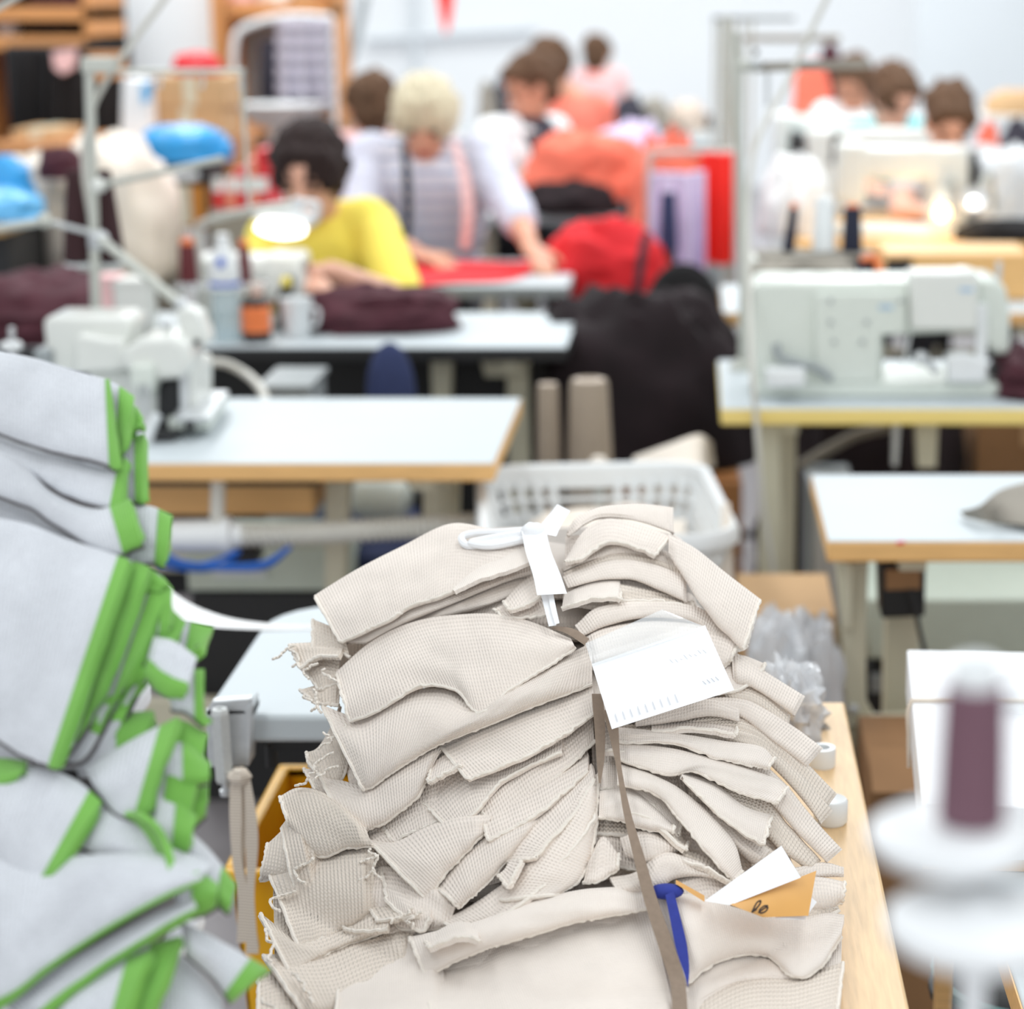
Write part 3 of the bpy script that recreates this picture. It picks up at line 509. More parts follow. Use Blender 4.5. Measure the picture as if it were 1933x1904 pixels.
P(bb, [(900, 1745), (860, 1740), (800, 1770)], [(905, 1775), (870, 1770), (810, 1790)], 'sheet', lay=.02, m='cream2', lift=.02)
P(bb, [(1262, 1880), (1220, 1890), (1180, 1905)], [(1270, 1940), (1230, 1950), (1190, 1950)], 'lobe', lay=.012, m='cream2')
P(bb, [(1306, 1895), (1400, 1845), (1500, 1836), (1592, 1815)], [(1310, 1980), (1400, 1985), (1500, 1970), (1580, 1915)], 'lobe', lay=.0, m='coarse', bulge=.018)
P(bb, [(1290, 1835), (1360, 1802), (1440, 1795), (1512, 1835)], [(1300, 1908), (1370, 1864), (1440, 1846), (1512, 1852)], 'tube', lay=.002, m='cream2', bulge=.014)
P(bb, [(1232, 1678), (1330, 1694), (1420, 1722), (1500, 1732), (1560, 1722), (1594, 1726)], [(1298, 1858), (1360, 1814), (1446, 1803), (1500, 1846), (1545, 1830), (1587, 1768)], 'lobe', lay=.008, m='cream2', bulge=.024, hem='b')
# ribbons on the pile
ribbon(mb, 'taupe_ribbon', 'brown', [(1040, 1186), (1070, 1196), (1104, 1218)], [(1052, 1182), (1085, 1188), (1112, 1206)], .026)
ribbon(mb, 'taupe_ribbon', 'brown', [(1117, 1310), (1122, 1370), (1126, 1430), (1130, 1478)], [(1138, 1310), (1142, 1370), (1141, 1430), (1134, 1478)], .026)
ribbon(mb, 'taupe_ribbon', 'brown', [(1138, 1340), (1162, 1440), (1176, 1530), (1194, 1610), (1216, 1700), (1244, 1790), (1266, 1860), (1268, 1930)], [(1166, 1345), (1172, 1440), (1190, 1530), (1214, 1610), (1240, 1695), (1272, 1785), (1292, 1850), (1300, 1930)], .036, 50)
ribbon(bb, 'blue_ribbon', 'blue', [(1256, 1690), (1264, 1730), (1276, 1790), (1292, 1838), (1298, 1862)], [(1272, 1682), (1284, 1730), (1296, 1780), (1301, 1825), (1299, 1862)], .034, 30)
MB().ell(W(1258, 1682, D1(1258, 1682) - .026), (.014, .008, .006)).build('blue_knot', 'blue', bb)

# paper tags
def quad_sheet(pts, n=14, curl=.006, th=.0006, D=D1, lay=.04):
    b = MB(); K = n * n; uv = []
    for k in range(2):
        for i in range(n):
            for j in range(n):
                s, t = i / (n - 1), j / (n - 1)
                u = (1 - s) * (1 - t) * pts[0][0] + s * (1 - t) * pts[1][0] + s * t * pts[2][0] + (1 - s) * t * pts[3][0]
                v = (1 - s) * (1 - t) * pts[0][1] + s * (1 - t) * pts[1][1] + s * t * pts[2][1] + (1 - s) * t * pts[3][1]
                l = (1 - s) * (1 - t) * pts[0][2] + s * (1 - t) * pts[1][2] + s * t * pts[2][2] + (1 - s) * t * pts[3][2]
                b.v.append(tuple(W(u, v, l + curl * math.sin(math.pi * s) * .8 - curl * math.sin(math.pi * t) + k * th))); uv.append((s, t))
    g = lambda k, i, j: k * K + i * n + j
    for i in range(n - 1):
        for j in range(n - 1):
            b.f.append((g(0, i, j), g(0, i, j + 1), g(0, i + 1, j + 1), g(0, i + 1, j))); b.f.append((g(1, i, j), g(1, i + 1, j), g(1, i + 1, j + 1), g(1, i, j + 1)))
        for a in (0, n - 1):
            b.f.append((g(0, i, a), g(0, i + 1, a), g(1, i + 1, a), g(1, i, a))); b.f.append((g(0, a, i), g(0, a, i + 1), g(1, a, i + 1), g(1, a, i)))
    b.uv = uv
    return b
def dd(u, v, l): return (u, v, D1(u, v) - l)
t1 = thing('paper_tag', W(1240, 1375, 1.66), 'white printed paper tag in a clear sleeve lying on the middle cream bundle', 'paper tag')
tagY = [dd(1117, 1253, .055), dd(1331, 1180, .045), dd(1386, 1302, .06), dd(1155, 1376, .06)]
quad_sheet(tagY).build('sheet', 'paper', t1)
quad_sheet([dd(1105, 1214, .05), dd(1250, 1150, .035), dd(1334, 1184, .047), dd(1118, 1256, .058)], curl=.004).build('clear_sleeve', 'clear', t1)
def tag_pt(s, t, off=.0015):
    pts = tagY; w = [(1 - s) * (1 - t), s * (1 - t), s * t, (1 - s) * t]
    u = sum(a * p[0] for a, p in zip(w, pts)); v = sum(a * p[1] for a, p in zip(w, pts)); l = sum(a * p[2] for a, p in zip(w, pts))
    return W(u, v, l + .006 * math.sin(math.pi * s) * .8 - .006 * math.sin(math.pi * t) - off)
bp_ = MB()
for k in range(9):
    s = .06 + k * .062; bp_.tube([tag_pt(s, .80), tag_pt(s, .92)], .0004, 4)
for k in range(8): bp_.tube([tag_pt(.62 + .04 * k, .30 + .02 * (k % 3)), tag_pt(.635 + .04 * k, .36 + .015 * (k % 2))], .0003, 4)
for k in range(4): bp_.tube([tag_pt(.80 + .035 * k, .74), tag_pt(.815 + .035 * k, .80)], .0004, 4)
bp_.build('printed_lines', 'greyink', t1)
t2 = thing('paper_tag', W(1440, 1730, 1.55), 'white slip over a brown kraft label with a handwritten mark on the pile', 'paper tag')
quad_sheet([dd(1330, 1700, .05), dd(1475, 1596, .065), dd(1512, 1656, .07), dd(1378, 1708, .07)], curl=.003).build('sheet', 'paper', t2)
kp = [dd(1378, 1707, .07), dd(1541, 1643, .06), dd(1526, 1728, .072), dd(1440, 1731, .074)]
quad_sheet(kp, curl=.004).build('kraft_label', 'kraft', t2)
quad_sheet([dd(1528, 1690, .06), dd(1542, 1702, .06), dd(1518, 1736, .066), dd(1460, 1734, .068)], curl=.0, lay=.03).build('sheet', 'paper', t2)
quad_sheet([dd(1276, 1660, .03), dd(1330, 1690, .034), dd(1330, 1702, .04), dd(1276, 1668, .034)], curl=.0).build('kraft_label', 'kraft', t2)
def mark(pts, lay=.083): MB().tube([W(u, v, D1(u, v) - lay) for u, v in pts], .0007, 6, smooth=40).build('handwritten_mark', 'ink', t2)
mark([(1424, 1718), (1433, 1708), (1436, 1700), (1429, 1703), (1422, 1716), (1420, 1721), (1428, 1716)]); mark([(1432, 1722), (1440, 1716), (1449, 1711), (1446, 1719), (1436, 1723), (1434, 1717), (1442, 1710), (1449, 1709)])

# ------------------------------------------------------------------ grey knit pile with green trim (left foreground)
gi = [0]
GL = {}
def G(label, top, bot, trim='e', kind='lobe', lay=0.0, tw=.14, m='grey', bulge=None, hemdark=True, **k):
    SEED[0] += 1; sd = SEED[0]
    b, Pp = sheet(top, bot, D2, kind, seed=sd, lay=lay, bulge=bulge, th=.004, **k)
    cx = sum(p[0] for p in top + bot) / len(top + bot); cy = sum(p[1] for p in top + bot) / len(top + bot)
    c = Vector(np.array(b.v).mean(axis=0)); c.z = np.array(b.v)[:, 2].min()
    root = thing('trimmed_knit', c, label, 'knit piece', 'grey knit panels with green trim')
    b.build('cloth', m, root)
    # trim bands wrap the chosen edge, slightly proud of the cloth
    if 'e' in trim:
        q, _ = sheet(top, bot, D2, kind, seed=sd, lay=lay, bulge=bulge, th=.007, t0=1 - tw, t1=1.0, extra=.0022, N=12, **k); q.build('green_trim', 'green', root)
    if 'b' in trim:
        q, _ = sheet(top, bot, D2, kind, seed=sd, lay=lay, bulge=bulge, th=.007, s0=1 - tw, s1=1.0, extra=.0022, Mx=8, **k); q.build('green_trim', 'green', root)
    if hemdark and 'b' not in trim:
        MB().tube([Vector(p) + Vector((0, .002, -.0005)) for p in Pp[:, -1]], .0022, 6).build('dark_selvedge', 'dgrey', root)
    return root
GBASE = [
 ('topmost grey panel of the green-trimmed pile, highest at the left edge', [(-60, 652), (50, 672), (120, 692), (185, 711), (207, 716)], [(-60, 795), (50, 838), (120, 856), (190, 873), (216, 886)], 'e', 'lobe', .028, .13),
 ('narrow grey panel end standing just right of the topmost panel', [(150, 706), (210, 720), (254, 748)], [(150, 880), (205, 885), (226, 868)], 'e', 'lobe', .012, .34),
 ('short green-edged panel end twisted back beside the machine base', [(235, 770), (255, 765), (272, 790)], [(235, 830), (250, 820), (262, 812)], 'eb', 'lobe', .0, .5),
 ('second grey panel from the top, its edge tucked under the topmost one', [(-60, 800), (60, 846), (130, 860), (208, 880), (236, 862)], [(-60, 860), (60, 898), (120, 932), (188, 956), (226, 964)], 'e', 'lobe', .014, .15),
 ('slim grey panel end hanging behind the second panel, above the wooden table edge', [(215, 850), (245, 826), (272, 818)], [(225, 948), (248, 946), (268, 952)], 'e', 'lobe', -.004, .34),
 ('grey panel with a long diagonal fold across the upper left', [(-60, 820), (40, 872), (100, 930), (180, 960), (245, 940)], [(-60, 920), (50, 955), (120, 1000), (205, 1046), (268, 1030)], 'e', 'lobe', .022, .15),
 ('upright grey panel end with rounded green corner beside the white suction pipe', [(230, 950), (285, 955), (326, 973)], [(230, 1070), (280, 1062), (310, 1072)], 'e', 'lobe', .0, .34),
 ('dark inside fold showing grey lining below the diagonal panel', [(-60, 915), (60, 960), (150, 1010), (232, 1050)], [(-60, 990), (60, 1020), (150, 1050), (225, 1075)], 'e', 'lobe', .0, .1),
 ('largest flat grey panel in the middle of the pile with a broad slanting green end', [(-70, 970), (40, 985), (130, 1018), (200, 1040), (244, 1056)], [(-90, 1320), (-20, 1385), (40, 1424), (75, 1440), (104, 1452)], 'e', 'lobe', .034, .13),
 ('grey panel end right behind the largest flat panel', [(120, 1020), (210, 1042), (282, 1070)], [(60, 1440), (110, 1440), (168, 1366)], 'e', 'lobe', .02, .22),
 ('grey panel end third in the fan of slanting green ends', [(190, 1050), (260, 1066), (318, 1120)], [(110, 1440), (160, 1430), (212, 1340)], 'e', 'lobe', .008, .24),
 ('grey panel end fourth in the fan of slanting green ends', [(230, 1100), (290, 1120), (352, 1175)], [(150, 1440), (200, 1420), (262, 1300)], 'e', 'lobe', -.002, .26),
 ('dark green turned-back corner pointing right towards the white board', [(290, 1175), (340, 1170), (404, 1184)], [(300, 1240), (335, 1250), (376, 1222)], 'e', 'sheet', -.01, .34),
 ('grey panel with green hem curling over below the pointed corner', [(290, 1200), (330, 1210), (372, 1240)], [(270, 1270), (300, 1310), (345, 1320)], 'b', 'lobe', .012, .42),
 ('grey panel corner with green side edge nearest the steel clamp', [(310, 1285), (350, 1265), (386, 1262)], [(325, 1340), (352, 1345), (384, 1372)], 'e', 'lobe', .0, .26),
 ('short crumpled panel ends in the dark gap under the fan', [(120, 1380), (200, 1350), (290, 1340)], [(150, 1470), (210, 1460), (262, 1420)], 'e', 'lobe', -.006, .4),
 ('rounded grey panel with slanting green end left of the clamp', [(160, 1450), (250, 1395), (336, 1352)], [(180, 1490), (222, 1536), (270, 1550)], 'e', 'lobe', .014, .20),
 ('green ribbed panel end upright beside the clamp, left of the hanging ribbons', [(250, 1420), (330, 1360), (393, 1384)], [(250, 1580), (296, 1596), (340, 1620)], 'e', 'lobe', .0, .5),
 ('small stepped green panel ends at the right edge under the clamp', [(320, 1450), (360, 1450), (396, 1470)], [(320, 1560), (350, 1570), (388, 1540)], 'e', 'lobe', -.01, .5),
 ('grey panel in the lower left with a bent green corner', [(-60, 1470), (60, 1446), (140, 1470), (192, 1512)], [(-60, 1570), (0, 1630), (50, 1664), (84, 1674)], 'e', 'lobe', .024, .16),
 ('small green panel scrap left under the largest flat panel', [(-40, 1440), (0, 1430), (52, 1436)], [(-40, 1480), (0, 1490), (30, 1478)], 'e', 'lobe', .018, .6),
 ('grey panel crossed by a curved green band in the lower middle', [(170, 1510), (250, 1540), (320, 1590), (400, 1630)], [(150, 1600), (210, 1622), (290, 1645), (372, 1668)], '', 'lobe', .012, .16),
 ('grey sleeve-like flap with a green tip above the yellow bin', [(350, 1560), (398, 1606), (446, 1668)], [(350, 1620), (388, 1690), (432, 1724)], 'e', 'lobe', .0, .26),
 ('long grey panel with a wide green hem running diagonally across the bottom', [(-60, 1600), (60, 1622), (180, 1612), (290, 1610), (372, 1636)], [(-30, 1925), (25, 1888), (130, 1808), (255, 1728), (384, 1664)], 'b', 'lobe', .03, .13),
 ('second long green-hemmed panel below the first diagonal hem', [(0, 1890), (130, 1812), (260, 1738), (362, 1690)], [(70, 1945), (150, 1870), (262, 1792), (376, 1726)], 'b', 'lobe', .02, .36),
 ('block of stacked green hems ending over the yellow bin', [(330, 1650), (370, 1640), (412, 1668)], [(330, 1730), (370, 1730), (408, 1712)], 'e', 'lobe', .012, .6),
 ('grey panel with two slanting green bands at the bottom edge', [(120, 1880), (230, 1800), (342, 1765)], [(170, 1960), (220, 1960), (268, 1960)], 'e', 'lobe', .01, .26),
 ('grey panel between the slanting green bands at the very bottom', [(100, 1900), (190, 1830), (286, 1790)], [(120, 1970), (170, 1970), (214, 1970)], 'e', 'lobe', .022, .24),
 ('rolled charcoal-grey flap with a pointed green end sticking out over the yellow bin', [(340, 1735), (425, 1780), (512, 1830)], [(350, 1800), (405, 1850), (436, 1894)], 'e', 'tube', .006, .22),
 ('dark green loop turned over above the fan of slanting ends', [(236, 1056), (275, 1066), (322, 1104)], [(240, 1100), (272, 1118), (300, 1122)], 'e', 'tube', .012, .9),
 ('narrow upright green end under the rounded green corner', [(285, 1075), (305, 1085), (326, 1110)], [(280, 1190), (300, 1200), (318, 1200)], 'e', 'lobe', .0, .5),
 ('short green end just left of the clamp rod', [(300, 1400), (345, 1395), (398, 1440)], [(300, 1470), (345, 1480), (392, 1480)], 'e', 'lobe', .004, .5),
 ('green end low behind the curved green band', [(290, 1480), (330, 1500), (372, 1540)], [(280, 1580), (320, 1600), (352, 1610)], 'e', 'lobe', .008, .45),
 ('plain grey panel at the bottom under the rolled flap', [(250, 1780), (340, 1800), (420, 1880)], [(260, 1980), (340, 1980), (420, 1980)], '', 'lobe', -.01, .1),
]
for a in GBASE: G(*a[:3], trim=a[3], kind=a[4], lay=a[5], tw=a[6], wr=.003, **({'bulge': .012} if a[4] == 'lobe' else {}))
tr_ = [o for o in bpy.data.objects if o.get('label', '').startswith('grey panel crossed')][0]
q, _ = sheet([(232, 1538), (262, 1560), (290, 1600), (300, 1630)], [(258, 1538), (288, 1560), (312, 1600), (318, 1645)], D2, 'sheet', lay=.03, N=20); q.build('green_trim', 'green', tr_)
gp = thing('trimmed_knit_stack', (-.52, 1.36, TZ), 'folded lower layers of the grey green-trimmed pile at the left frame edge', 'fabric stack')
rd = random.Random(3)
vv_ = np.linspace(660, 2400, 300); zz_g = np.array([W(150, v, D2(150, min(v, 2000))).z for v in vv_])
for k in range(16):
    z0 = TZ + .002 + k * .026; v = float(np.interp(-z0, -zz_g, vv_)); yf = D2(150, min(v, 2000)) + .05; yb_ = yf + .14
    uR = float(np.interp(v, [700, 960, 1180, 1400, 1700, 1900], [150, 200, 250, 260, 300, 330])); x1 = (uR - PX) / FPX * yb_ / .96 + rd.uniform(-.01, .01)
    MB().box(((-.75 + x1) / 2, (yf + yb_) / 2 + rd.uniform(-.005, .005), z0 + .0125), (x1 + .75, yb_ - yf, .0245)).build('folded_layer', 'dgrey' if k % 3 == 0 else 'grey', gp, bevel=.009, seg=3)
# ------------------------------------------------------------------ front furniture
def slab(x0, x1, y0, y1, z1, th): return MB().bounds(x0, x1, y0, y1, z1 - th, z1)
ot = thing('oak_table', (-.05, 1.75, 0), 'light oak work table carrying the cream knit pile', 'table')
slab(-.31, .166, .9, 2.2, TZ, .03).build('table_top', 'wood', ot, bevel=.003)
for x in (-.27, .13):
    for y in (1.0, 2.12): MB().bounds(x - .02, x + .02, y - .02, y + .02, 0, TZ - .03).build('leg', 'beige', ot)
gt = thing('trolley', (-.55, 1.4, 0), 'low white trolley under the grey green-trimmed pile, below the frame', 'trolley')
slab(-.95, -.43, 1.05, 1.66, TZ, .025).build('deck', 'white', gt, bevel=.003)
for x in (-.92, -.46):
    for y in (1.08, 1.63): MB().cyl((x, y, 0), (x, y, TZ - .025), .015).build('leg', 'pole', gt)

# white padded board behind the pile, with clamp
wb = thing('white_board_table', (-.15, 2.37, 0), 'white rounded work board behind the cream pile with a steel clamp on its corner', 'table')
b = MB(); x0, x1, y0, y1 = W(382, 1350, 2.16).x, -.02, 2.155, 2.585
poly = []
for cx, cy, a0 in ((x0 + .06, y0 + .06, 180), (x1 - .04, y0 + .04, 270), (x1 - .04, y1 - .04, 0), (x0 + .10, y1 - .10, 90)):
    r = .06 if a0 == 180 else (.10 if a0 == 90 else .04)
    for k in range(7): poly.append((cx + r * math.cos(R(a0 + 15 * k)), cy + r * math.sin(R(a0 + 15 * k)), TZ - .032))
b.prism(poly, (0, 0, .032)); b.build('board', 'white', wb, bevel=.006, seg=3)
MB().bounds(x0 + .07, x1 - .03, 2.175, 2.21, TZ - .048, TZ - .0325).build('under_rail', 'black', wb)
p = W(510, 1415, 2.18); MB().cyl((p.x, 2.185, TZ - .07), (p.x, 2.185, TZ - .045), .0065).build('rail_stud', 'black', wb)
for x in (x0 + .12, x1 - .05): MB().cyl((x, 2.52, 0), (x, 2.52, TZ - .032), .02).build('leg', 'beige', wb)
# strip of white cloth lying over the board
b = MB(); L = [(200, 1190), (250, 1120), (300, 1104), (360, 1140), (430, 1166), (520, 1178), (620, 1180)]; Rr = [(190, 1240), (245, 1190), (296, 1170), (360, 1180), (430, 1186), (520, 1189), (620, 1187)]
zz = [.74, .785, .80, .778, .768, .765, .764]
def Wz(u, v, z): return W(u, v, Yz(v, z))
b.strip([Wz(u, v, z) for (u, v), z in zip(L, zz)], [Wz(u, v, z - .004) for (u, v), z in zip(Rr, zz)], .002, 24)
tag(b.build('cloth_strip', 'whitefab'), 'white cotton strip lying across the white work board behind the green trim', 'cloth strip')
# clamp
cl = thing('corner_clamp', W(430, 1480, 2.13), 'zinc steel clamp with a hexagonal silver rod on the white board corner', 'clamp')
Yc = 2.135
MB().pprism([(400, 1323), (474, 1318), (466, 1348), (384, 1352)], Yc, Yc + .012).build('top_plate', 'steel', cl, bevel=.0012)
MB().pprism([(386, 1338), (462, 1340), (468, 1350), (470, 1445), (392, 1448)], Yc, Yc + .004).build('front_plate', 'steel', cl, bevel=.001)
MB().pprism([(462, 1342), (476, 1322), (477, 1335), (470, 1445), (464, 1447)], Yc - .002, Yc + .03).build('side_flange', 'steel', cl, bevel=.001)
MB().lathe(W(424, 1476, Yc - .016), [(.0085, 0), (.0105, .004), (.0105, .078), (.0085, .083), (.004, .083), (.004, .080)], 6, axis=(W(414, 1332, Yc - .016) - W(424, 1476, Yc - .016))).build('hex_rod', 'silver', cl, smooth=False)
MB().lathe(W(427, 1500, Yc - .004), [(.0065, 0), (.0068, .006), (.004, .0065), (.004, .03)], 14).build('thumb_screw', 'steel', cl)
MB().pprism([(466, 1350), (480, 1336), (479, 1348), (468, 1362)], Yc + .002, Yc + .03).build('rubber_pad', 'black', cl)
# hanging ribbons
hr = thing('hanging_ribbons', W(465, 1790, 2.12), 'bunch of ribbed beige ribbons knotted under the steel clamp', 'ribbons')
def rib(Ls, Rs, Y=2.118): MB().strip([W(u, v, Y) for u, v in Ls], [W(u, v, Y - .001) for u, v in Rs], .001, 40).build('ribbon', 'ribbon', hr)
rib([(434, 1480), (433, 1540), (438, 1620), (448, 1690), (447, 1780)], [(456, 1478), (456, 1540), (456, 1620), (470, 1700), (464, 1778)], 2.114)
rib([(446, 1480), (452, 1540), (448, 1620), (452, 1700), (458, 1775)], [(460, 1480), (468, 1545), (462, 1620), (466, 1690), (472, 1780)], 2.118)
rib([(460, 1470), (464, 1540), (464, 1610), (466, 1690), (464, 1800)], [(472, 1468), (484, 1540), (487, 1600), (480, 1690), (488, 1800)], 2.112)
rib([(456, 1470), (462, 1540), (468, 1620), (458, 1700), (466, 1790)], [(462, 1470), (472, 1545), (484, 1620), (476, 1700), (490, 1790)], 2.121)
MB().ell(W(452, 1466, 2.112), (.012, .008, .011), fn=lambda d: 1 + .3 * nz(d.x * 3, d.z * 3, 8)).build('knot', 'ribbon', hr)
# yellow bin below the board
yb = thing('yellow_bin', (W(470, 1900, 2.3).x, 2.3, 0), 'yellow plastic bin standing below the board between the two fabric piles', 'bin')
c = W(560, 1640, 2.15); xl, xr = W(434, 1640, 2.15).x, W(720, 1640, 2.15).x; zt = c.z
b = MB(); b.prism([(xl, 2.15, zt), (xr, 2.15, zt), (xr - .02, 2.15, 0.005), (xl + .035, 2.15, 0.005)], (0, .006, 0)); b.prism([(xl, 2.46, zt), (xr, 2.46, zt), (xr - .02, 2.46, 0.005), (xl + .035, 2.46, 0.005)], (0, .006, 0))
b.prism([(xl, 2.15, zt), (xl, 2.466, zt), (xl + .035, 2.466, .005), (xl + .035, 2.15, .005)], (.006, 0, 0)); b.prism([(xr, 2.15, zt), (xr, 2.466, zt), (xr - .02, 2.466, .005), (xr - .02, 2.15, .005)], (-.006, 0, 0)); b.bounds(xl + .035, xr - .02, 2.15, 2.466, 0, .008)
b.build('body', 'yellowbin', yb, bevel=.002)
b = MB(); b.bounds(xl - .008, xr + .008, 2.142, 2.156, zt - .014, zt); b.bounds(xl - .008, xr + .008, 2.46, 2.474, zt - .014, zt); b.bounds(xl - .008, xl + .006, 2.156, 2.46, zt - .014, zt); b.bounds(xr - .006, xr + .008, 2.156, 2.46, zt - .014, zt); b.build('rim', 'yellowbin', yb, bevel=.003)
# white odds on the oak table
def tpt(u, v, z=TZ): return W(u, v, Yz(v, z))
b = MB(); p = tpt(1552, 1445); b.lathe((p.x, p.y, TZ), [(.013, 0), (.0135, .002), (.0135, .018), (.013, .02), (.008, .02), (.008, .002)], 24); tag(b.build('tape_roll', 'plast'), 'small white roll on the oak table beside the topmost rolled knit', 'roll')
b = MB(); p = tpt(1568, 1552); b.lathe((p.x, p.y, TZ), [(.014, 0), (.016, .003), (.016, .022), (.0145, .024), (.009, .022)], 24); tag(b.build('tape_roll', 'plast'), 'white roll tucked under the lower rolled knit ends on the oak table', 'roll')
def heap(c, size, seed, n=48, amp=.28, fq=2.2, fold=1.0, flat=.25):
    def fn(d):
        x = noise.noise((d.x * fq + seed * 3.7, d.y * fq, d.z * fq)); y = noise.noise((d.x * fq * 2.3, d.y * fq * 2.3 + seed, d.z * fq * 2.3 * fold))
        rdg = 1 - abs(noise.noise((d.x * fq * 1.5 + seed, d.y * fq * 1.5, d.z * fq * 1.5 + 9))) * 2
        pw = 2.7; q = (abs(d.x) ** pw + abs(d.y) ** pw + abs(d.z) ** pw) ** (-1 / pw)
        return q * (1 + amp * .8 * x + amp * .5 * y + amp * .55 * rdg)
    b = MB(); b.ell(Vector(c) + Vector((0, 0, size[2] * flat)), size, n=n, fn=fn)
    b.v = [(x, y, max(z, c[2])) for x, y, z in b.v]
    return b
p = tpt(1512, 1365); tag(heap((p.x - .01, p.y, TZ), (.03, .05, .045), 5, amp=.4, fq=3).build('plastic_scrap', 'bag'), 'crumpled white plastic bag at the far end of the oak table', 'plastic bag')

# near thread stand at right with plum spool
ts = thing('thread_stand', (W(1832, 1900, .70).x, .72, 0), 'pale thread stand close to the camera with two round plates', 'thread stand')
Yt = .70; K_ = .70 / .84
p1 = W(1800, 1572, Yt); p2 = W(1850, 1740, .67)
def sc_(pr): return [(r * K_, z * K_) for r, z in pr]
MB().lathe((p1.x, Yt, p1.z - .006), sc_([(.034, 0), (.0365, .003), (.0365, .008), (.03, .012), (.006, .0125), (.006, .016)]), 40).build('plate', 'disc', ts)
MB().lathe((p2.x, .67, p2.z - .006), sc_([(.036, 0), (.039, .003), (.039, .009), (.03, .013), (.006, .0135), (.006, .016)]), 40).build('plate', 'disc', ts)
MB().cyl((p1.x + .012, Yt + .02, .0), (p1.x + .012, Yt + .02, p1.z - .004), .005).build('pole', 'disc', ts)
MB().cyl((p1.x + .012, Yt + .02, .003), (p1.x + .012, Yt + .02, .02), .12, .1, 24).build('foot', 'disc', ts)
MB().tube([(p2.x, .67, p2.z - .008), (p2.x - .005, .69, p2.z - .014), (p1.x + .012, Yt + .02, p2.z - .016)], .005).build('arm', 'disc', ts)
sp = thing('thread_spool', (p1.x + .006, Yt, p1.z + .006), 'plum-coloured thread spool on the upper plate of the near thread stand', 'thread spool')
h = (1585 - 1300) * Yt / FPX; c0 = Vector((p1.x + .006, Yt, p1.z + .005))
MB().lathe(c0, [(.0117, 0), (.0121, .002), (.0116, h * .5), (.0108, h - .001), (.009, h)], 32).build('thread', 'purple', sp)
MB().lathe(c0, [(.0085, h - .004), (.009, h + .008), (.006, h + .010), (.004, h + .004)], 24).build('tube', 'plast', sp)

# right-hand near table with the tied white box
nt_ = thing('sewing_table', (.62, 1.75, 0), 'white topped table with beech edge at the near right under the tied box', 'table')
slab(.262, 1.1, 1.2, 2.24, .735, .028).build('table_top', 'white', nt_, bevel=.003)
MB().bounds(.2605, .2618, 1.2, 2.24, .708, .734).build('edge_band', 'woodedge', nt_)
for x, y in ((.52, 1.35), (1.0, 1.35), (1.0, 2.1), (.52, 2.1)): MB().bounds(x - .02, x + .02, y - .02, y + .02, 0, .707).build('leg', 'woodedge', nt_)
bx = thing('white_box', (.45, 2.02, .736), 'flat white cardboard box tied with beige cord at the right edge', 'box')
bz = Matrix.Rotation(R(-4), 3, 'Z')
def bxp(x, y, z): return Vector((.243, 2.26, .736)) + bz @ Vector((x, y, z))
b = MB(); b.prism([bxp(0, 0, 0), bxp(.48, 0, 0), bxp(.48, -.46, 0), bxp(0, -.46, 0)], (0, 0, .052)); b.build('tray', 'card', bx)
b = MB(); b.prism([bxp(-.003, .003, .012), bxp(.483, .003, .012), bxp(.483, -.463, .012), bxp(-.003, -.463, .012)], (0, 0, .052)); b.build('lid', 'paper', bx, bevel=.002)
MB().tube([bxp(-.005, -.20, .0), bxp(-.006, -.19, .03), bxp(-.005, -.18, .062), bxp(.02, -.178, .0665), bxp(.2, -.17, .0668), bxp(.47, -.16, .0668), bxp(.486, -.16, .06), bxp(.486, -.16, .004)], .0022, 8, smooth=60).build('cord', 'ribbon', bx)
pl = thing('plastic_tray', (W(1905, 1290, 1.9).x, 1.9, .801), 'clear plastic dish on the tied white box', 'dish')
c = W(1925, 1285, 2.08); MB().lathe((c.x + .01, 2.08, .8005), [(.03, 0), (.05, .004), (.055, .014), (.053, .014), (.047, .006), (.0, .004)], 32).build('dish', 'clear', pl)

# ------------------------------------------------------------------ sewing tables
def sew_table(label, x0, x1, y0, y1, z=TZ, th=.031, edge='woodedge', top='white', legs='T', panel_=None, group='sewing tables'):
    t = thing('sewing_table', ((x0 + x1) / 2, (y0 + y1) / 2, 0), label, 'table', group)
    r = .012
    slab(x0 + .0015, x1 - .0015, y0 + .0015, y1 - .0015, z, .004).build('table_top', top, t, bevel=.0015)
    slab(x0, x1, y0, y1, z - .0015, th).build('edge_band', edge, t, bevel=.004)
    for lx in (x0 + .13, x1 - .13):
        yy = (y0 + y1) / 2
        MB().bounds(lx - .025, lx + .025, yy - .03, yy + .03, .06, z - th).build('leg', 'beige', t, bevel=.004)
        MB().bounds(lx - .03, lx + .03, y0 + .02, y1 - .02, 0, .06).build('foot', 'beige', t, bevel=.006)
        MB().bounds(lx - .02, lx + .02, y0 + .06, y1 - .06, z - th - .03, z - th).build('bracket', 'beige', t)
    MB().bounds(x0 + .155, x1 - .155, (y0 + y1) / 2 - .015, (y0 + y1) / 2 + .015, .18, .25).build('stretcher', 'beige', t, bevel=.003)
    if panel_: MB().bounds(x0 + .03, x1 - .03, (y0 + y1) / 2 + .06, (y0 + y1) / 2 + .075, .1, z - th).build('modesty_panel', panel_, t)  # black sheet added to give the darkness under the table
    return t
tA = sew_table('white sewing table with beech edge behind the cream pile, carrying the overlock machine', -1.35, -.332, 3.41, 3.985)
tB = sew_table('white sewing table with black edge where the woman in yellow works', -1.9, -.28, 4.58, 5.10, edge='black', panel_='black')
tC = sew_table('grey-edged table with the red cloth in front of the woman in stripes', -1.1, -.335, 5.57, 6.15, edge='greyed')
tD = sew_table('white-topped grey table behind the striped woman, under the coral cloth', -.88, -.265, 7.4, 7.95, edge='greyed')
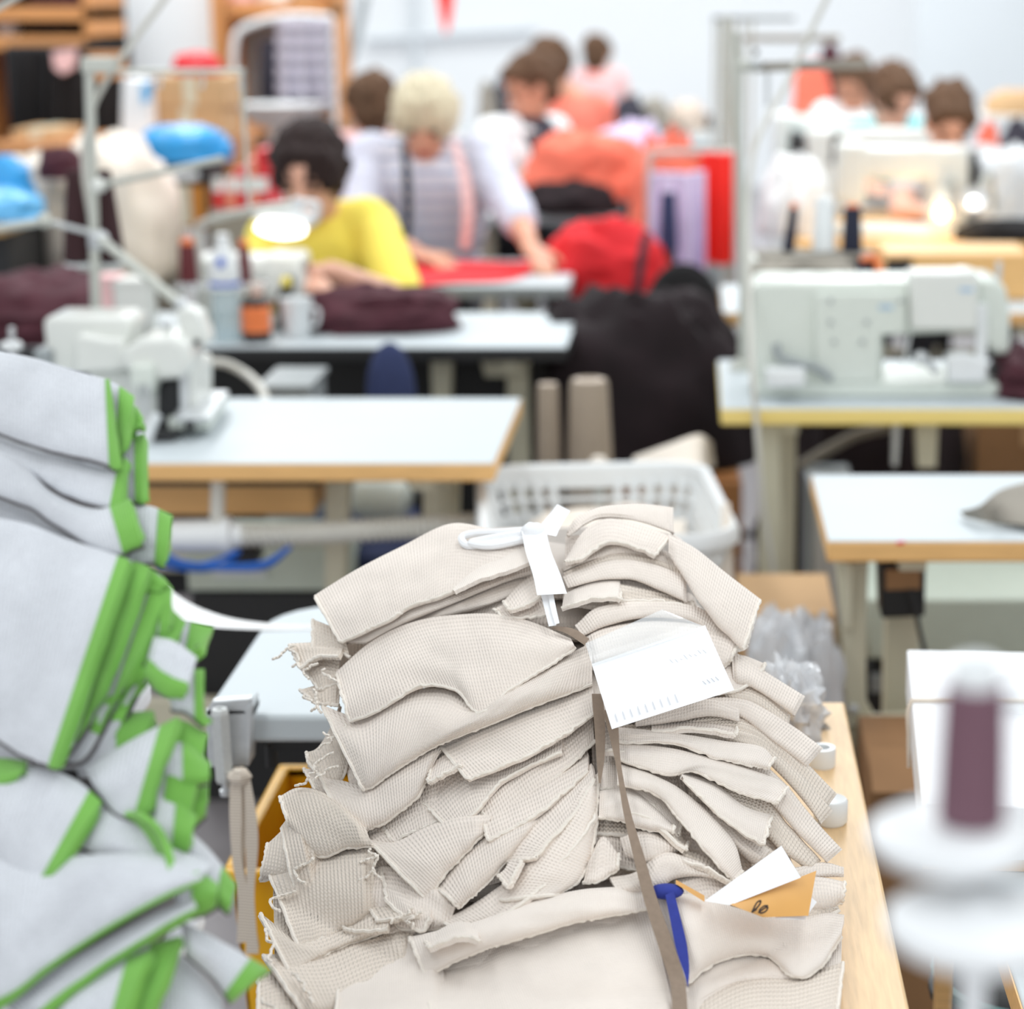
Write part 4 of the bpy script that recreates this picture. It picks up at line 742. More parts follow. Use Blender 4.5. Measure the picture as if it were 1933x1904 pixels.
tE = sew_table('empty white sewing table with beech edge and a pink mark at the right', .19, 1.5, 2.90, 3.325)
tF = sew_table('white sewing table with pale yellow edge under the long-arm machine', .05, 1.6, 3.88, 4.42, edge='yeledge')
tG = sew_table('white sewing table with beech edge behind the long-arm machine', .07, 1.9, 5.10, 5.6)
tH = sew_table('beech-topped table further back on the right with the lit machine', .30, 2.4, 6.2, 6.9, z=.80, top='woodedge')
tI = sew_table('far white table in front of the two women on the right', .25, 2.3, 7.4, 7.9, z=.78)
# pink mark, legs and fittings of the right table
p = W(1700, 1024, 2.8985); MB().box((p.x, 2.8988, p.z), (.011, .001, .004), ry=-.1).build('pink_mark', 'fluor', tE)
b = MB(); b.pprism([(1578, 1062), (1640, 1062), (1634, 1180), (1636, 1330), (1660, 1372), (1600, 1372), (1592, 1190)], 3.02, 3.06); b.build('side_plate', 'beige', tE, bevel=.002)
MB().pprism([(1592, 1062), (1612, 1066), (1608, 1185), (1592, 1190)], 3.0, 3.02).build('gusset', 'beige', tE, bevel=.002)
MB().pprism([(1590, 1372), (1643, 1372), (1636, 1660), (1600, 1660)], 3.03, 3.07).build('side_plate', 'beige', tE, bevel=.002)
MB().pprism([(1622, 1362), (1760, 1356), (1760, 1428), (1622, 1432)], 2.99, 3.03).build('cross_bar', 'beige', tE, bevel=.003)
for u, v in ((1612, 1338), (1616, 1450)): MB().ell(W(u, v, 3.015), (.008, .006, .008)).build('bolt', 'steel', tE)
MB().pprism([(1660, 1062), (1748, 1062), (1746, 1164), (1664, 1168)], 3.0, 3.08).build('switch_box', 'black', tE, bevel=.004)
MB().pprism([(1672, 1075), (1738, 1075), (1738, 1112), (1672, 1114)], 2.994, 3.0).build('switch_plate', 'card2', tE, bevel=.001)
MB().tube([W(1718, 1112, 2.985), W(1728, 1150, 2.985), W(1736, 1190, 2.99), W(1746, 1230, 3.0)], .0035, 8, smooth=20).build('cable', 'dark', tE)
# under-table clutter at right
b = thing('floor_cabinet', (.75, 3.6, 0), 'sage metal cabinet standing under the right tables', 'cabinet')
c0, c1 = W(1637, 1130, 3.5), W(2100, 1245, 3.5)
MB().bounds(c0.x, c1.x, 3.5, 3.8, c1.z, c0.z).build('drawer_front', 'greengrey', b, bevel=.006)
MB().bounds(c0.x, c1.x, 3.52, 3.8, .02, c1.z - .02).build('body', 'dark', b, bevel=.004)
for k in range(2): MB().bounds(c0.x + .01, c1.x - .01, 3.5, 3.52, c1.z - .06 - k * .10, c1.z - .03 - k * .10).build('slat', 'greyed', b)
c0, c1 = W(1640, 1062, 3.85), W(2100, 1140, 3.85); cb = thing('cardboard_box', (.8, 3.86, 0), 'brown cardboard box behind the sage cabinet under the right tables', 'box')
MB().bounds(c0.x, c1.x, 3.84, 4.1, 0.0, c0.z + .02).build('box', 'card2', cb, bevel=.003); MB().bounds(c0.x + .02, c1.x - .02, 3.835, 3.84, c0.z - .08, c0.z - .05).build('tape', 'card', cb)
c0, c1 = W(1640, 1440, 2.75), W(1900, 1700, 2.75); cb = thing('cardboard_box', (c0.x + .1, 2.9, 0), 'open brown cardboard box on the floor between oak table and right table', 'box')
MB().bounds(c0.x, c0.x + .3, 2.75, 2.95, 0.0, c0.z).build('box', 'card2', cb, bevel=.003); MB().box((c0.x + .15, 2.72, c0.z + .0), (.3, .08, .004), rx=.5).build('flap', 'card2', cb)
c0 = W(1430, 1160, 3.25); cb = thing('cardboard_box', (c0.x + .08, 3.33, 0), 'tan cardboard box with plastic bags on it behind the cream pile', 'box')
MB().bounds(c0.x - .03, W(1580, 1100, 3.25).x, 3.25, 3.5, 0, c0.z).build('box', 'card', cb, bevel=.003); MB().bounds(c0.x - .032, W(1580, 1100, 3.25).x + .002, 3.245, 3.25, c0.z - .12, c0.z - .115).build('flap', 'card2', cb)
for k, (u, v, w_, h_) in enumerate([(1470, 1250, 60, 130), (1530, 1240, 55, 130), (1500, 1320, 70, 90)]):
    p = W(u, v + h_, 2.9 + .05 * k); s = PXM(2.9)
    tag(heap((p.x, 2.9 + .05 * k, max(.3, p.z)), (w_ * s, .06, h_ * s * 1.25), 11 + k, amp=.3, fq=2.6, n=40).build('plastic_bag', 'bag'), ['crumpled clear plastic bag nearest the cream pile on the right', 'tall clear plastic bag beside the beige table leg', 'low clear plastic bag lowest of the three behind the knit rolls'][k], 'plastic bag', 'clear plastic bags')
bs = thing('floor_crate', (W(1500, 1400, 2.95).x, 2.95, 0), 'low cardboard crate under the clear plastic bags', 'crate'); c0 = W(1500, 1410, 2.95)
MB().bounds(c0.x - .1, c0.x + .07, 2.8, 3.15, 0, max(.28, W(1500, 1415, 3.0).z)).build('crate', 'card', bs, bevel=.003); MB().bounds(c0.x - .105, c0.x + .075, 2.795, 3.155, .1, .112).build('band', 'card2', bs)
# cloth on the right table with clear bag
p = W(1890, 985, 3.0); b = MB()
b.strip([Wz(1812, 966, .772), Wz(1850, 955, .79), Wz(1890, 925, .80), Wz(1960, 905, .80)], [Wz(1820, 976, .764), Wz(1860, 985, .766), Wz(1910, 992, .766), Wz(1980, 1000, .766)], .004, 24)
g = tag(b.build('cloth_piece', 'greyfab'), 'taupe cloth piece lying on the empty white table at the right frame edge', 'cloth'); 
b = MB(); b.strip([Wz(1870, 960, .795), Wz(1900, 940, .80), Wz(1980, 930, .80)], [Wz(1880, 985, .772), Wz(1930, 990, .772), Wz(1990, 1000, .772)], .004, 20); b.build('folded_end', 'greyfab', g)

# ------------------------------------------------------------------ under table A : pipes, drawer, hose, tubes
dr = tA
c0, c1 = W(260, 915, 3.62), W(592, 972, 3.62); MB().bounds(c0.x, c1.x, 3.62, 3.95, c1.z, c0.z).build('drawer', 'woodedge', dr, bevel=.003); MB().bounds(c0.x - .01, c1.x + .01, 3.61, 3.96, c0.z, .729).build('runner', 'black', dr)
pp = thing('suction_hose', W(440, 1040, 3.45), 'white corrugated suction hose with pipe fitting under the overlock table', 'hose')
MB().cyl(W(410, 985, 3.45), W(412, 905, 3.45), .0125).build('down_pipe', 'hose', pp)
a, c = W(322, 1012, 3.45), W(442, 1010, 3.45); ax = (c - a)
MB().lathe(a, [(.024, 0), (.028, .004), (.028, ax.length * .8), (.032, ax.length * .82), (.032, ax.length * .95), (.022, ax.length), (.019, ax.length + .02)], 28, axis=ax).build('fitting', 'plast', pp)
e = [W(445, 1010, 3.45), W(560, 1008, 3.45), W(700, 1000, 3.46), W(800, 994, 3.48), W(900, 990, 3.55)]; cs = crv(e, 240)
MB().tube(cs, [.0185 + .0028 * math.sin(i * .95) for i in range(240)], 20).build('corrugated_hose', 'hose', pp)
bt = thing('air_tubes', W(420, 1078, 3.42), 'bundle of bright blue air tubes sagging under the suction hose', 'tubes')
for k, pts in enumerate([[(300, 1040), (350, 1062), (430, 1068), (500, 1062), (545, 1035)], [(300, 1048), (360, 1066), (440, 1072), (505, 1066), (548, 1030)], [(300, 1052), (370, 1062), (420, 1050), (450, 1036)], [(300, 1060), (380, 1070), (430, 1056), (452, 1034)]]):
    MB().tube([W(u, v + 2 * k, 3.40 + .01 * k) for u, v in pts], .0042, 8, smooth=30).build('tube', 'bluehose', bt)
cab = thing('metal_cabinet', (W(480, 1080, 3.85).x, 3.9, 0), 'pale sage metal cabinet low behind the overlock table legs', 'cabinet')
c0, c1 = W(350, 1030, 3.8), W(650, 1115, 3.8); MB().bounds(c0.x, c1.x, 3.8, 4.0, c1.z, c0.z + .0).build('drawer_front', 'greengrey', cab, bevel=.004)
MB().bounds(c0.x, c1.x, 3.82, 4.0, 0, c1.z - .01).build('body', 'dark', cab); MB().bounds(c0.x + .05, c0.x + .15, 3.79, 3.80, c1.z + .03, c1.z + .04).build('handle', 'steel', cab)
MB().pprism([(430, 1036), (485, 1036), (485, 1066), (430, 1066)], 3.6, 3.66).build('motor_box', 'black', tA, bevel=.003)
MB().pprism([(614, 908), (660, 908), (650, 1130), (612, 1130)], 3.66, 3.70).build('side_plate', 'beige', tA, bevel=.003)
MB().pprism([(798, 905), (836, 905), (836, 985), (798, 985)], 3.66, 3.70).build('side_plate', 'beige', tA, bevel=.003)
MB().pprism([(842, 905), (868, 905), (866, 1000), (842, 1000)], 3.7, 3.72).build('bracket', 'beige', tA, bevel=.003)
mo = thing('clutch_motor', W(710, 960, 4.1), 'white sewing machine motor hanging under the overlock table', 'motor')
MB().lathe(W(665, 932, 4.1), [(.02, 0), (.045, .01), (.05, .05), (.045, .10), (.02, .12)], 24, axis=(1, 0, -.15)).build('housing', 'mach', mo); MB().cyl(W(790, 945, 4.1), W(810, 945, 4.1), .03).build('pulley', 'black', mo); MB().bounds(W(690, 930, 4.1).x, W(720, 930, 4.1).x, 4.09, 4.11, W(700, 930, 4.1).z, .73).build('mount', 'black', mo)

# ------------------------------------------------------------------ overlock machine on table A
om = thing('overlock_machine', (W(280, 800, 3.7).x, 3.7, TZ), 'white overlock sewing machine on the left table behind the green-trimmed pile', 'sewing machine')
Y0 = 3.62
MB().pprism([(165, 700), (365, 690), (365, 800), (165, 835)], Y0 + .06, 3.84).build('body', 'machw', om, bevel=.012, seg=3)
MB().pprism([(80, 606), (92, 598), (232, 598), (245, 612), (236, 690), (215, 706), (100, 706), (88, 680)], Y0 + .06, 3.80).build('rear_housing', 'machw', om, bevel=.010, seg=3)
MB().pprism([(140, 640), (152, 630), (200, 640), (230, 640), (240, 700), (140, 706)], Y0 + .03, Y0 + .06).build('side_cover', 'machw', om, bevel=.008, seg=3)
MB().pprism([(230, 660), (262, 640), (318, 634), (350, 648), (362, 690), (345, 715), (270, 722), (225, 690)], Y0, 3.74).build('head', 'machw', om, bevel=.012, seg=3)
MB().pprism([(244, 690), (288, 688), (290, 730), (282, 752), (258, 752), (246, 730)], Y0 - .02, Y0 + .04).build('needle_cover', 'mach', om, bevel=.006, seg=2)
for u in (262, 272, 280): MB().cyl(W(u, 725, Y0 - .024), W(u, 785, Y0 - .024), .0028, .002, 8).build('needle_bar', 'steel', om)
MB().pprism([(298, 722), (336, 716), (338, 790), (296, 800)], Y0 + .03, Y0 + .07).build('looper_housing', 'black', om, bevel=.004)
MB().pprism([(338, 690), (350, 690), (348, 790), (340, 790)], Y0 + .02, Y0 + .05).build('presser_bar', 'steel', om, bevel=.002)
z = TZ + .035; b = MB(); b.prism([Wz(330, 795, z), Wz(345, 745, z), Wz(432, 745, z), Wz(395, 795, z)], (0, 0, .008)); b.build('cloth_plate', 'steel', om, bevel=.002)
z = TZ + .012; b = MB(); b.prism([Wz(318, 812, z), Wz(398, 812, z), Wz(432, 760, z), Wz(330, 760, z)], (0, 0, .02)); b.build('base', 'mach', om, bevel=.004)
b = MB(); b.prism([Wz(285, 832, TZ + .003), Wz(330, 832, TZ + .003), Wz(375, 790, TZ + .003), Wz(300, 790, TZ + .003)], (0, 0, .012)); b.build('foot_plate', 'dark', om, bevel=.002)
MB().bounds(W(355, 805, 3.6).x, W(368, 805, 3.6).x, 3.58, 3.60, TZ + .02, TZ + .035).build('latch', 'black', om)
cs = crv([W(296, 782, 3.56), W(288, 800, 3.55), W(280, 818, 3.55), W(276, 832, 3.56)], 60); MB().tube(cs, [.0085 + .002 * math.sin(i * 1.2) for i in range(60)], 12).build('waste_hose', 'plast', om)
MB().cyl(W(315, 650, 3.66), W(316, 608, 3.66), .009, .008).build('tension_post', 'machw', om)
MB().ell(W(315, 612, 3.66), (.011, .011, .011)).build('tension_knob', 'steel', om)
MB().lathe(W(200, 660, 3.80), [(.02, 0), (.055, .005), (.055, .025), (.02, .03)], 28, axis=(-.2, 1, 0)).build('hand_wheel', 'dark', om)
MB().pprism([(62, 660), (95, 660), (95, 700), (62, 700)], 3.66, 3.78).build('spool_rest', 'greyed', om, bevel=.006)
kn = thing('foot_knob', W(22, 662, 3.55), 'small white knob on a steel pin at the left edge behind the grey pile', 'knob')
MB().lathe(W(22, 660, 3.55), [(.016, 0), (.018, .003), (.018, .010), (.015, .013)], 20).build('knob', 'plast', kn); MB().cyl(W(22, 652, 3.55), W(22, 618, 3.55), .005).build('pin', 'steel', kn); MB().cyl((W(22, 660, 3.55).x, 3.55, TZ), W(22, 658, 3.55), .006).build('stem', 'steel', kn)

# thread stand + task lamp of the overlock machine
st = thing('thread_stand', (W(180, 700, 3.88).x, 3.88, TZ), 'tall grey thread stand rising from the overlock table', 'thread stand')
Yp = 3.88; top = W(168, 112, Yp); bot = Vector((W(182, 700, Yp).x, Yp, TZ))
MB().cyl(bot, top, .0095).build('pole', 'pole', st); MB().cyl(bot + Vector((0, 0, .004)), bot + Vector((0, 0, .02)), .03, .02).build('base_flange', 'pole', st)
MB().pprism([(152, 108), (215, 108), (215, 138), (152, 138)], Yp - .012, Yp + .012).build('top_clamp', 'pole', st, bevel=.003)
MB().cyl(W(165, 134, Yp), W(462, 134, Yp + .02), .0045).build('thread_bar', 'pole', st)
MB().cyl(W(456, 134, Yp + .02), W(470, 392, Yp + .02), .004).build('side_rod', 'pole', st)
for u in (300, 380, 452): MB().tube([W(u, 134, Yp), W(u + 4, 150, Yp), W(u + 3, 166, Yp), W(u - 3, 160, Yp)], .0022, 6, smooth=12).build('thread_guide', 'steel', st)
MB().cyl(W(186, 350, Yp), W(420, 300, Yp - .10), .0062).build('cross_arm', 'pole', st); MB().ell(W(186, 350, Yp), (.016, .016, .014)).build('arm_joint', 'machw', st)
MB().cyl(W(182, 442, Yp), W(84, 416, Yp - .05), .005).build('cross_arm', 'steel', st); MB().ell(W(84, 416, Yp - .05), (.014, .012, .014)).build('arm_joint', 'pole', st)
MB().cyl(W(84, 418, Yp - .05), W(-40, 436, Yp - .05), .0075).build('cross_arm', 'pole', st)
for u in (160, 210): MB().lathe(W(u, 500, Yp + .06), [(.035, 0), (.038, .003), (.036, .005), (.0, .006)], 28).build('cone_plate', 'plast', st)
MB().cyl(W(150, 506, Yp + .06), W(225, 506, Yp + .06), .005).build('plate_bar', 'pole', st)
MB().cyl(W(186, 505, Yp), W(186, 505, Yp + .06), .005).build('plate_bar', 'pole', st)
def cone(label, base, h, r0, r1, m, cap=None, capm='orange', group='thread cones', name='thread_cone', axis=(0, 0, 1)):
    t = thing(name, base, label, 'thread cone', group)
    MB().lathe(base, [(r0 * .9, 0), (r0, h * .01), (r0, h * .03), (r1, h * .97), (r1 * .9, h)], 28, axis=axis).build('thread', m, t)
    a = Vector(axis).normalized()
    MB().lathe(Vector(base) + a * h * .98, [(r1 * .75, 0), (r1 * .8, cap or h * .06), (r1 * .5, (cap or h * .06) + .002), (r1 * .45, .002)], 20, axis=axis).build('spool_core', capm, t)
    return t
for u, lab in ((150, 'dark burgundy thread cone left of the tall grey pole'), (208, 'dark burgundy thread cone right of the tall grey pole')):
    p = W(u, 498, Yp + .06); cone(lab, (p.x, p.y, p.z + .006), 165 * PXM(3.94), .029, .013, 'dburg', cap=.004, capm='dburg')
lp = thing('task_lamp', W(190, 455, Yp - .01), 'jointed grey task lamp with white head clamped to the thread stand', 'lamp')
MB().cyl(W(190, 452, Yp - .02), W(338, 572, 3.74), .009).build('arm', 'pole', lp); MB().lathe(W(184, 470, Yp), [(.014, 0), (.016, .004), (.016, .03), (.013, .034)], 16).build('clamp', 'steel', lp); MB().ell(W(190, 452, Yp - .015), (.016, .014, .016)).build('joint', 'steel', lp); MB().ell(W(342, 574, 3.73), (.013, .013, .013)).build('joint', 'steel', lp)
MB().tube([W(342, 574, 3.73), W(356, 580, 3.72), W(366, 592, 3.71)], .007, 10, smooth=10).build('elbow', 'steel', lp)
MB().pprism([(330, 590), (352, 580), (374, 592), (394, 640), (390, 652), (352, 656), (340, 630)], 3.68, 3.74).build('lamp_head', 'machw', lp, bevel=.012, seg=3)
MB().pprism([(366, 642), (376, 642), (376, 652), (366, 652)], 3.672, 3.68).build('switch', 'black', lp)
cb = MB().tube([W(312, -4, 3.9), W(250, 80, 3.9), W(196, 160, 3.9), W(170, 220, 3.9), W(158, 300, 3.9), W(168, 380, 3.89), W(176, 450, 3.89)] , .0055, 10, smooth=50)
cb.tube([W(312, -4, 3.9), W(700, -560, 3.9)], .0055, 10); tag(cb.build('power_cable', 'hose'), 'pale cable dropping from above to the tall thread stand at the left', 'cable')
cb = MB().cyl(W(-420, 260, 3.45), W(1100, -632, 3.45), .005); pq = W(-420, 260, 3.45); cb.cyl((pq.x, pq.y, TZ), pq, .007); tag(cb.build('power_cable', 'pole'), 'pale slanting cable crossing the upper left frame corner', 'cable')
# ------------------------------------------------------------------ long-arm machine at right (seen from behind)
lm = thing('sewing_machine', (W(1650, 730, 4.08).x, 4.08, TZ), 'large pale long-arm sewing machine on the yellow-edged table', 'sewing machine')
a, c = 4.0, 4.16
MB().pprism([(1416, 550), (1432, 532), (1668, 532), (1668, 728), (1416, 728)], a, c).build('pillar', 'mach', lm, bevel=.010, seg=3)
MB().pprism([(1660, 532), (1850, 530), (1850, 626), (1660, 634)], a, c).build('arm', 'mach', lm, bevel=.008, seg=3)
MB().pprism([(1845, 526), (1880, 528), (1900, 542), (1908, 600), (1908, 668), (1880, 672), (1846, 640)], a + .01, c + .01).build('head', 'mach', lm, bevel=.012, seg=3)
pl_ = MB().pprism([(1538, 554), (1712, 552), (1712, 628), (1662, 634), (1660, 722), (1550, 722), (1540, 700)], a - .012, a + .002).build('cover_plate', 'mach', lm, bevel=.004)
cbx = MB().pprism([(1718, 516), (1846, 514), (1846, 624), (1720, 622)], a - .03, a + .06).build('cover_box', 'machw', lm, bevel=.006)
for u, v in ((1568, 568), (1700, 568), (1568, 608), (1636, 608), (1574, 645), (1628, 645)): MB().cyl(W(u, v, a - .012), W(u, v, a - .016), .0045, n=10).build('screw', 'greyed', pl_)
for u0, v0, par, y in ((1660, 580, pl_, a - .0125), (1812, 547, cbx, a - .0305)):
    b = MB()
    for k in range(5): b.pprism([(u0 + k * 5.4, v0 - 4), (u0 + k * 5.4 + 3.6, v0 - 4), (u0 + k * 5.4 + 3.6, v0 + 4), (u0 + k * 5.4, v0 + 4)], y - .0006, y + .0002)
    b.build('blue_lettering', mat('pale_blue_print', (150, 190, 226), .6), par)
MB().bounds(W(1420, 730, a).x, W(1905, 730, a).x, a - .01, c + .02, TZ + .001, TZ + .03).build('bed', 'mach', lm, bevel=.004)
MB().tube([W(1466, 650, a - .01), W(1470, 672, a - .02), W(1500, 684, a - .03), W(1545, 696, a - .03), W(1570, 716, a - .03)], .0075, 10, smooth=30).build('knee_lever', 'greyed', lm)
MB().pprism([(1446, 698), (1520, 698), (1520, 730), (1446, 732)], a - .07, a - .02).build('bobbin_winder', 'plast', lm, bevel=.005)
MB().ell(W(1738, 676, a - .02), (.016, .014, .014)).build('tension_disc', 'steel', lm); MB().cyl(W(1748, 682, a - .02), W(1770, 702, a - .02), .008).build('tension_stem', 'steel', lm)
MB().pprism([(1788, 672), (1826, 668), (1866, 684), (1862, 722), (1790, 722)], a - .03, a + .02).build('feed_guard', 'plast', lm, bevel=.005)
MB().pprism([(1843, 575), (1863, 575), (1863, 715), (1843, 715)], a - .01, a + .01).build('guard_bar', 'plast', lm, bevel=.002)
for u, v, r in ((1815, 512, .022), (1565, 532, .008)): MB().ell(W(u, v, a + .05), (r, r, r * .45)).build('top_knob', 'machw', lm)
MB().cyl(W(1884, 530, a + .05), W(1886, 494, a + .05), .006).build('thread_pin', 'steel', lm)
MB().cyl(W(1718, 628, a + .02), W(1706, 690, a + .02), .003).build('needle_thread', 'plast', lm)
MB().pprism([(1870, 690), (1890, 690), (1890, 712), (1870, 712)], a, a + .03).build('presser_foot', 'black', lm)
ph = heap((W(1935, 715, 4.05).x, 4.05, TZ + .001), (.06, .1, .06), 21); tag(ph.build('cloth_piece', 'bfab'), 'dark burgundy cloth under the long-arm machine needle at the right edge', 'cloth')
# legs of that table and things below
MB().pprism([(1428, 800), (1470, 800), (1476, 1000), (1478, 1110), (1430, 1110), (1434, 1000)], 3.93, 3.97).build('side_plate', 'beige', tF, bevel=.003)
MB().pprism([(1728, 800), (1772, 800), (1768, 884), (1732, 884)], 4.0, 4.04).build('motor_bracket', 'beige', tF, bevel=.003)
MB().pprism([(1685, 800), (1700, 800), (1694, 880), (1684, 880)], 4.0, 4.02).build('rod_guide', 'steel', tF, bevel=.001)
dk = thing('dark_bundle', (W(1620, 900, 4.6).x, 4.6, 0), 'black fabric sack lying under the yellow-edged table', 'sack'); heap((W(1640, 950, 4.5).x, 4.7, 0), (.22, .2, .52), 33, amp=.2).build('sack', 'blackfab', dk)
MB().tube([W(1510, 880, 4.42), W(1560, 850, 4.42), W(1620, 820, 4.42), W(1680, 806, 4.42)], .012, 8, smooth=20).build('drawstring', 'greyfab', dk)
dk = thing('cardboard_box', (W(1900, 850, 4.7).x, 4.7, 0), 'khaki cardboard box under the yellow-edged table at the right edge', 'box'); c0 = W(1845, 800, 4.6); MB().bounds(c0.x, c0.x + .5, 4.6, 4.9, 0, c0.z + .02).build('box', 'card2', dk, bevel=.003); MB().bounds(c0.x + .1, c0.x + .2, 4.595, 4.6, c0.z - .05, c0.z).build('tape', 'card', dk)
db = thing('drawer_box', (W(1510, 1030, 4.2).x, 4.25, 0), 'pale plastic drawer box on the floor under the yellow-edged table', 'drawer box'); c0, c1 = W(1482, 925, 4.2), W(1560, 1090, 4.2); c0.x += .05
MB().bounds(c0.x, c1.x + .06, 4.2, 4.45, 0, c0.z).build('body', 'greyed', db, bevel=.005); MB().bounds(c0.x + .01, c1.x + .05, 4.19, 4.2, .05, c0.z - .03).build('drawer', 'plast', db, bevel=.004)

# thread stand of the long-arm machine
s2 = thing('thread_stand', (W(1400, 742, 4.3).x, 4.3, TZ), 'tall grey thread stand at the left end of the yellow-edged table', 'thread stand'); Yq = 4.3
MB().tube([Vector((W(1402, 720, Yq).x, Yq, TZ)), W(1404, 500, Yq), W(1396, 300, Yq), W(1390, 100, Yq), W(1388, 60, Yq)], .0095, 12).build('pole', 'pole', s2)
MB().cyl((W(1402, 720, Yq).x, Yq, TZ + .001), (W(1402, 720, Yq).x, Yq, TZ + .02), .03, .02).build('base_flange', 'pole', s2)
MB().pprism([(1418, 118), (1642, 112), (1642, 130), (1418, 136)], Yq - .006, Yq + .006).build('thread_bar', 'greyfab', s2, bevel=.002)
MB().cyl(W(1390, 124, Yq), W(1430, 124, Yq), .012).build('bar_clamp', 'pole', s2); MB().ell(W(1428, 118, Yq - .015), (.014, .01, .012)).build('clamp_screw', 'steel', s2); MB().ell(W(1427, 98, Yq - .015), (.006, .006, .006)).build('guide_bead', 'black', s2)
for u in (1446, 1450): MB().cyl(W(u, 130, Yq), W(u + 1, 200, Yq), .003, n=6).build('thread_guide', 'steel', s2)
zt = W(1560, 475, 4.45).z
MB().bounds(W(1420, 475, 4.45).x, W(1650, 475, 4.45).x, 4.40, 4.50, zt - .008, zt).build('cone_tray', 'greyfab', s2, bevel=.003)
MB().bounds(W(1396, 475, 4.3).x, W(1430, 475, 4.3).x, 4.3, 4.45, zt - .008, zt).build('tray_arm', 'pole', s2)
for lab, u, v0, v1, r0, r1, m, cap, ax in (('slim black thread cone leaning on the tray above the long-arm machine', 1488, 462, 382, .0135, .009, 'navy', .012, (.12, 0, 1)), ('thick navy thread cone upright on the tray above the long-arm machine', 1608, 466, 384, .022, .018, 'navy', .006, (0, 0, 1)), ('white thread cone between the two dark ones on the tray', 1555, 470, 370, .025, .021, 'plast', .003, (0, 0, 1))):
    p = W(u, v0, 4.45); cone(lab, (p.x, 4.45, zt + .001), (v0 - v1) * PXM(4.45), r0, r1, m, cap=cap, axis=ax, capm='orange' if m == 'navy' else 'plast')
g = thing('orange_hook', W(1650, 530, 4.55), 'orange plastic hook standing up behind the long-arm machine', 'hook'); MB().tube([W(1625, 492, 4.35), W(1645, 486, 4.35), W(1657, 494, 4.35), W(1658, 535, 4.32)], .0075, 10, smooth=20).build('hook', 'orange', g); MB().cyl(W(1628, 495, 4.35), W(1628, 530, 4.35), .014).build('reel', 'navy', g)
cb = MB().tube([W(1562, -6, 4.25), W(1530, 60, 4.25), W(1490, 150, 4.25), W(1450, 220, 4.2), W(1422, 290, 4.15), W(1412, 400, 4.1), W(1414, 560, 3.98), W(1420, 700, 3.87), W(1428, 800, 3.86), W(1440, 950, 3.86), W(1462, 1090, 3.86)], .0058, 10, smooth=80); cb.tube([W(1562, -6, 4.25), W(1850, -600, 4.25)], .0058, 10)
tag(cb.build('power_cable', 'hose'), 'pale cable hanging from above past the yellow table edge to the floor', 'cable')
# further thread stand behind it
s3 = thing('thread_stand', (W(1380, 560, 7.0).x, 7.0, 0), 'far grey thread frame with many rods behind the tall stand on the right', 'thread stand')
MB().cyl((W(1372, 500, 7.0).x, 7.0, 0), W(1372, 30, 7.0), .014).build('pole', 'pole', s3); MB().cyl(W(1345, 34, 7.0), W(1500, 34, 7.0), .009).build('thread_bar', 'greyed', s3); MB().cyl(W(1400, 72, 6.9), W(1585, 72, 6.9), .011).build('thread_bar', 'greyfab', s3)
for u in (1350, 1362, 1386, 1404, 1420): MB().cyl(W(u, 34, 7.0), W(u - 4, 300, 7.0), .006, n=6).build('rod', 'pole', s3)
MB().bounds(W(1372, 500, 7.0).x - .12, W(1372, 500, 7.0).x + .12, 6.9, 7.1, 0, .03).build('foot', 'pole', s3)

# ------------------------------------------------------------------ generic background sewing machine (seen from behind)
def machine(label, u, Y, zt, w=.42, flip=1, m='machw', hs=1.0):
    x = W(u, 400, Y).x; t = thing('sewing_machine', (x, Y, zt), label, 'sewing machine', 'background sewing machines'); f = flip
    def bb_(n, x0, x1, y0, y1, z0, z1, mm=m, bv=.01):
        xs = sorted((x + f * x0, x + f * x1)); MB().bounds(xs[0], xs[1], Y + y0, Y + y1, zt + z0 * hs, zt + z1 * hs).build(n, mm, t, bevel=bv, seg=3)
    bb_('bed', -w / 2, w / 2, -.08, .08, .001, .03); bb_('pillar', w / 2 - .12, w / 2, -.06, .06, .03, .27, bv=.02); bb_('arm', -w / 2, w / 2 - .1, -.055, .055, .17, .27, bv=.02); bb_('head', -w / 2, -w / 2 + .09, -.06, .06, .10, .28, bv=.015)
    MB().cyl((x + f * (w / 2 + .001), Y, zt + .2 * hs), (x + f * (w / 2 + .03), Y, zt + .2 * hs), .055 * hs, n=24).build('hand_wheel', 'dark', t)
    MB().cyl((x - f * (w / 2 - .045), Y, zt + .03 * hs), (x - f * (w / 2 - .045), Y, zt + .11 * hs), .006, n=8).build('needle_bar', 'steel', t)
    return t
machine('white sewing machine in front of the woman in yellow, half hidden by her lamp', 470, 4.9, TZ, .26, -1, hs=.62)
machine('white sewing machine lit by the warm lamp on the beech-topped table', 1700, 6.42, .80, .40)
machine('white sewing machine in front of the woman in grey at the right', 1650, 7.6, .78, .5, -1)
machine('white sewing machine at the far right in front of the woman in turquoise', 1560, 8.3, .78, .4)
tJ = sew_table('far white table at the back right under the furthest machine', .3, 2.3, 8.1, 8.6, z=.78)
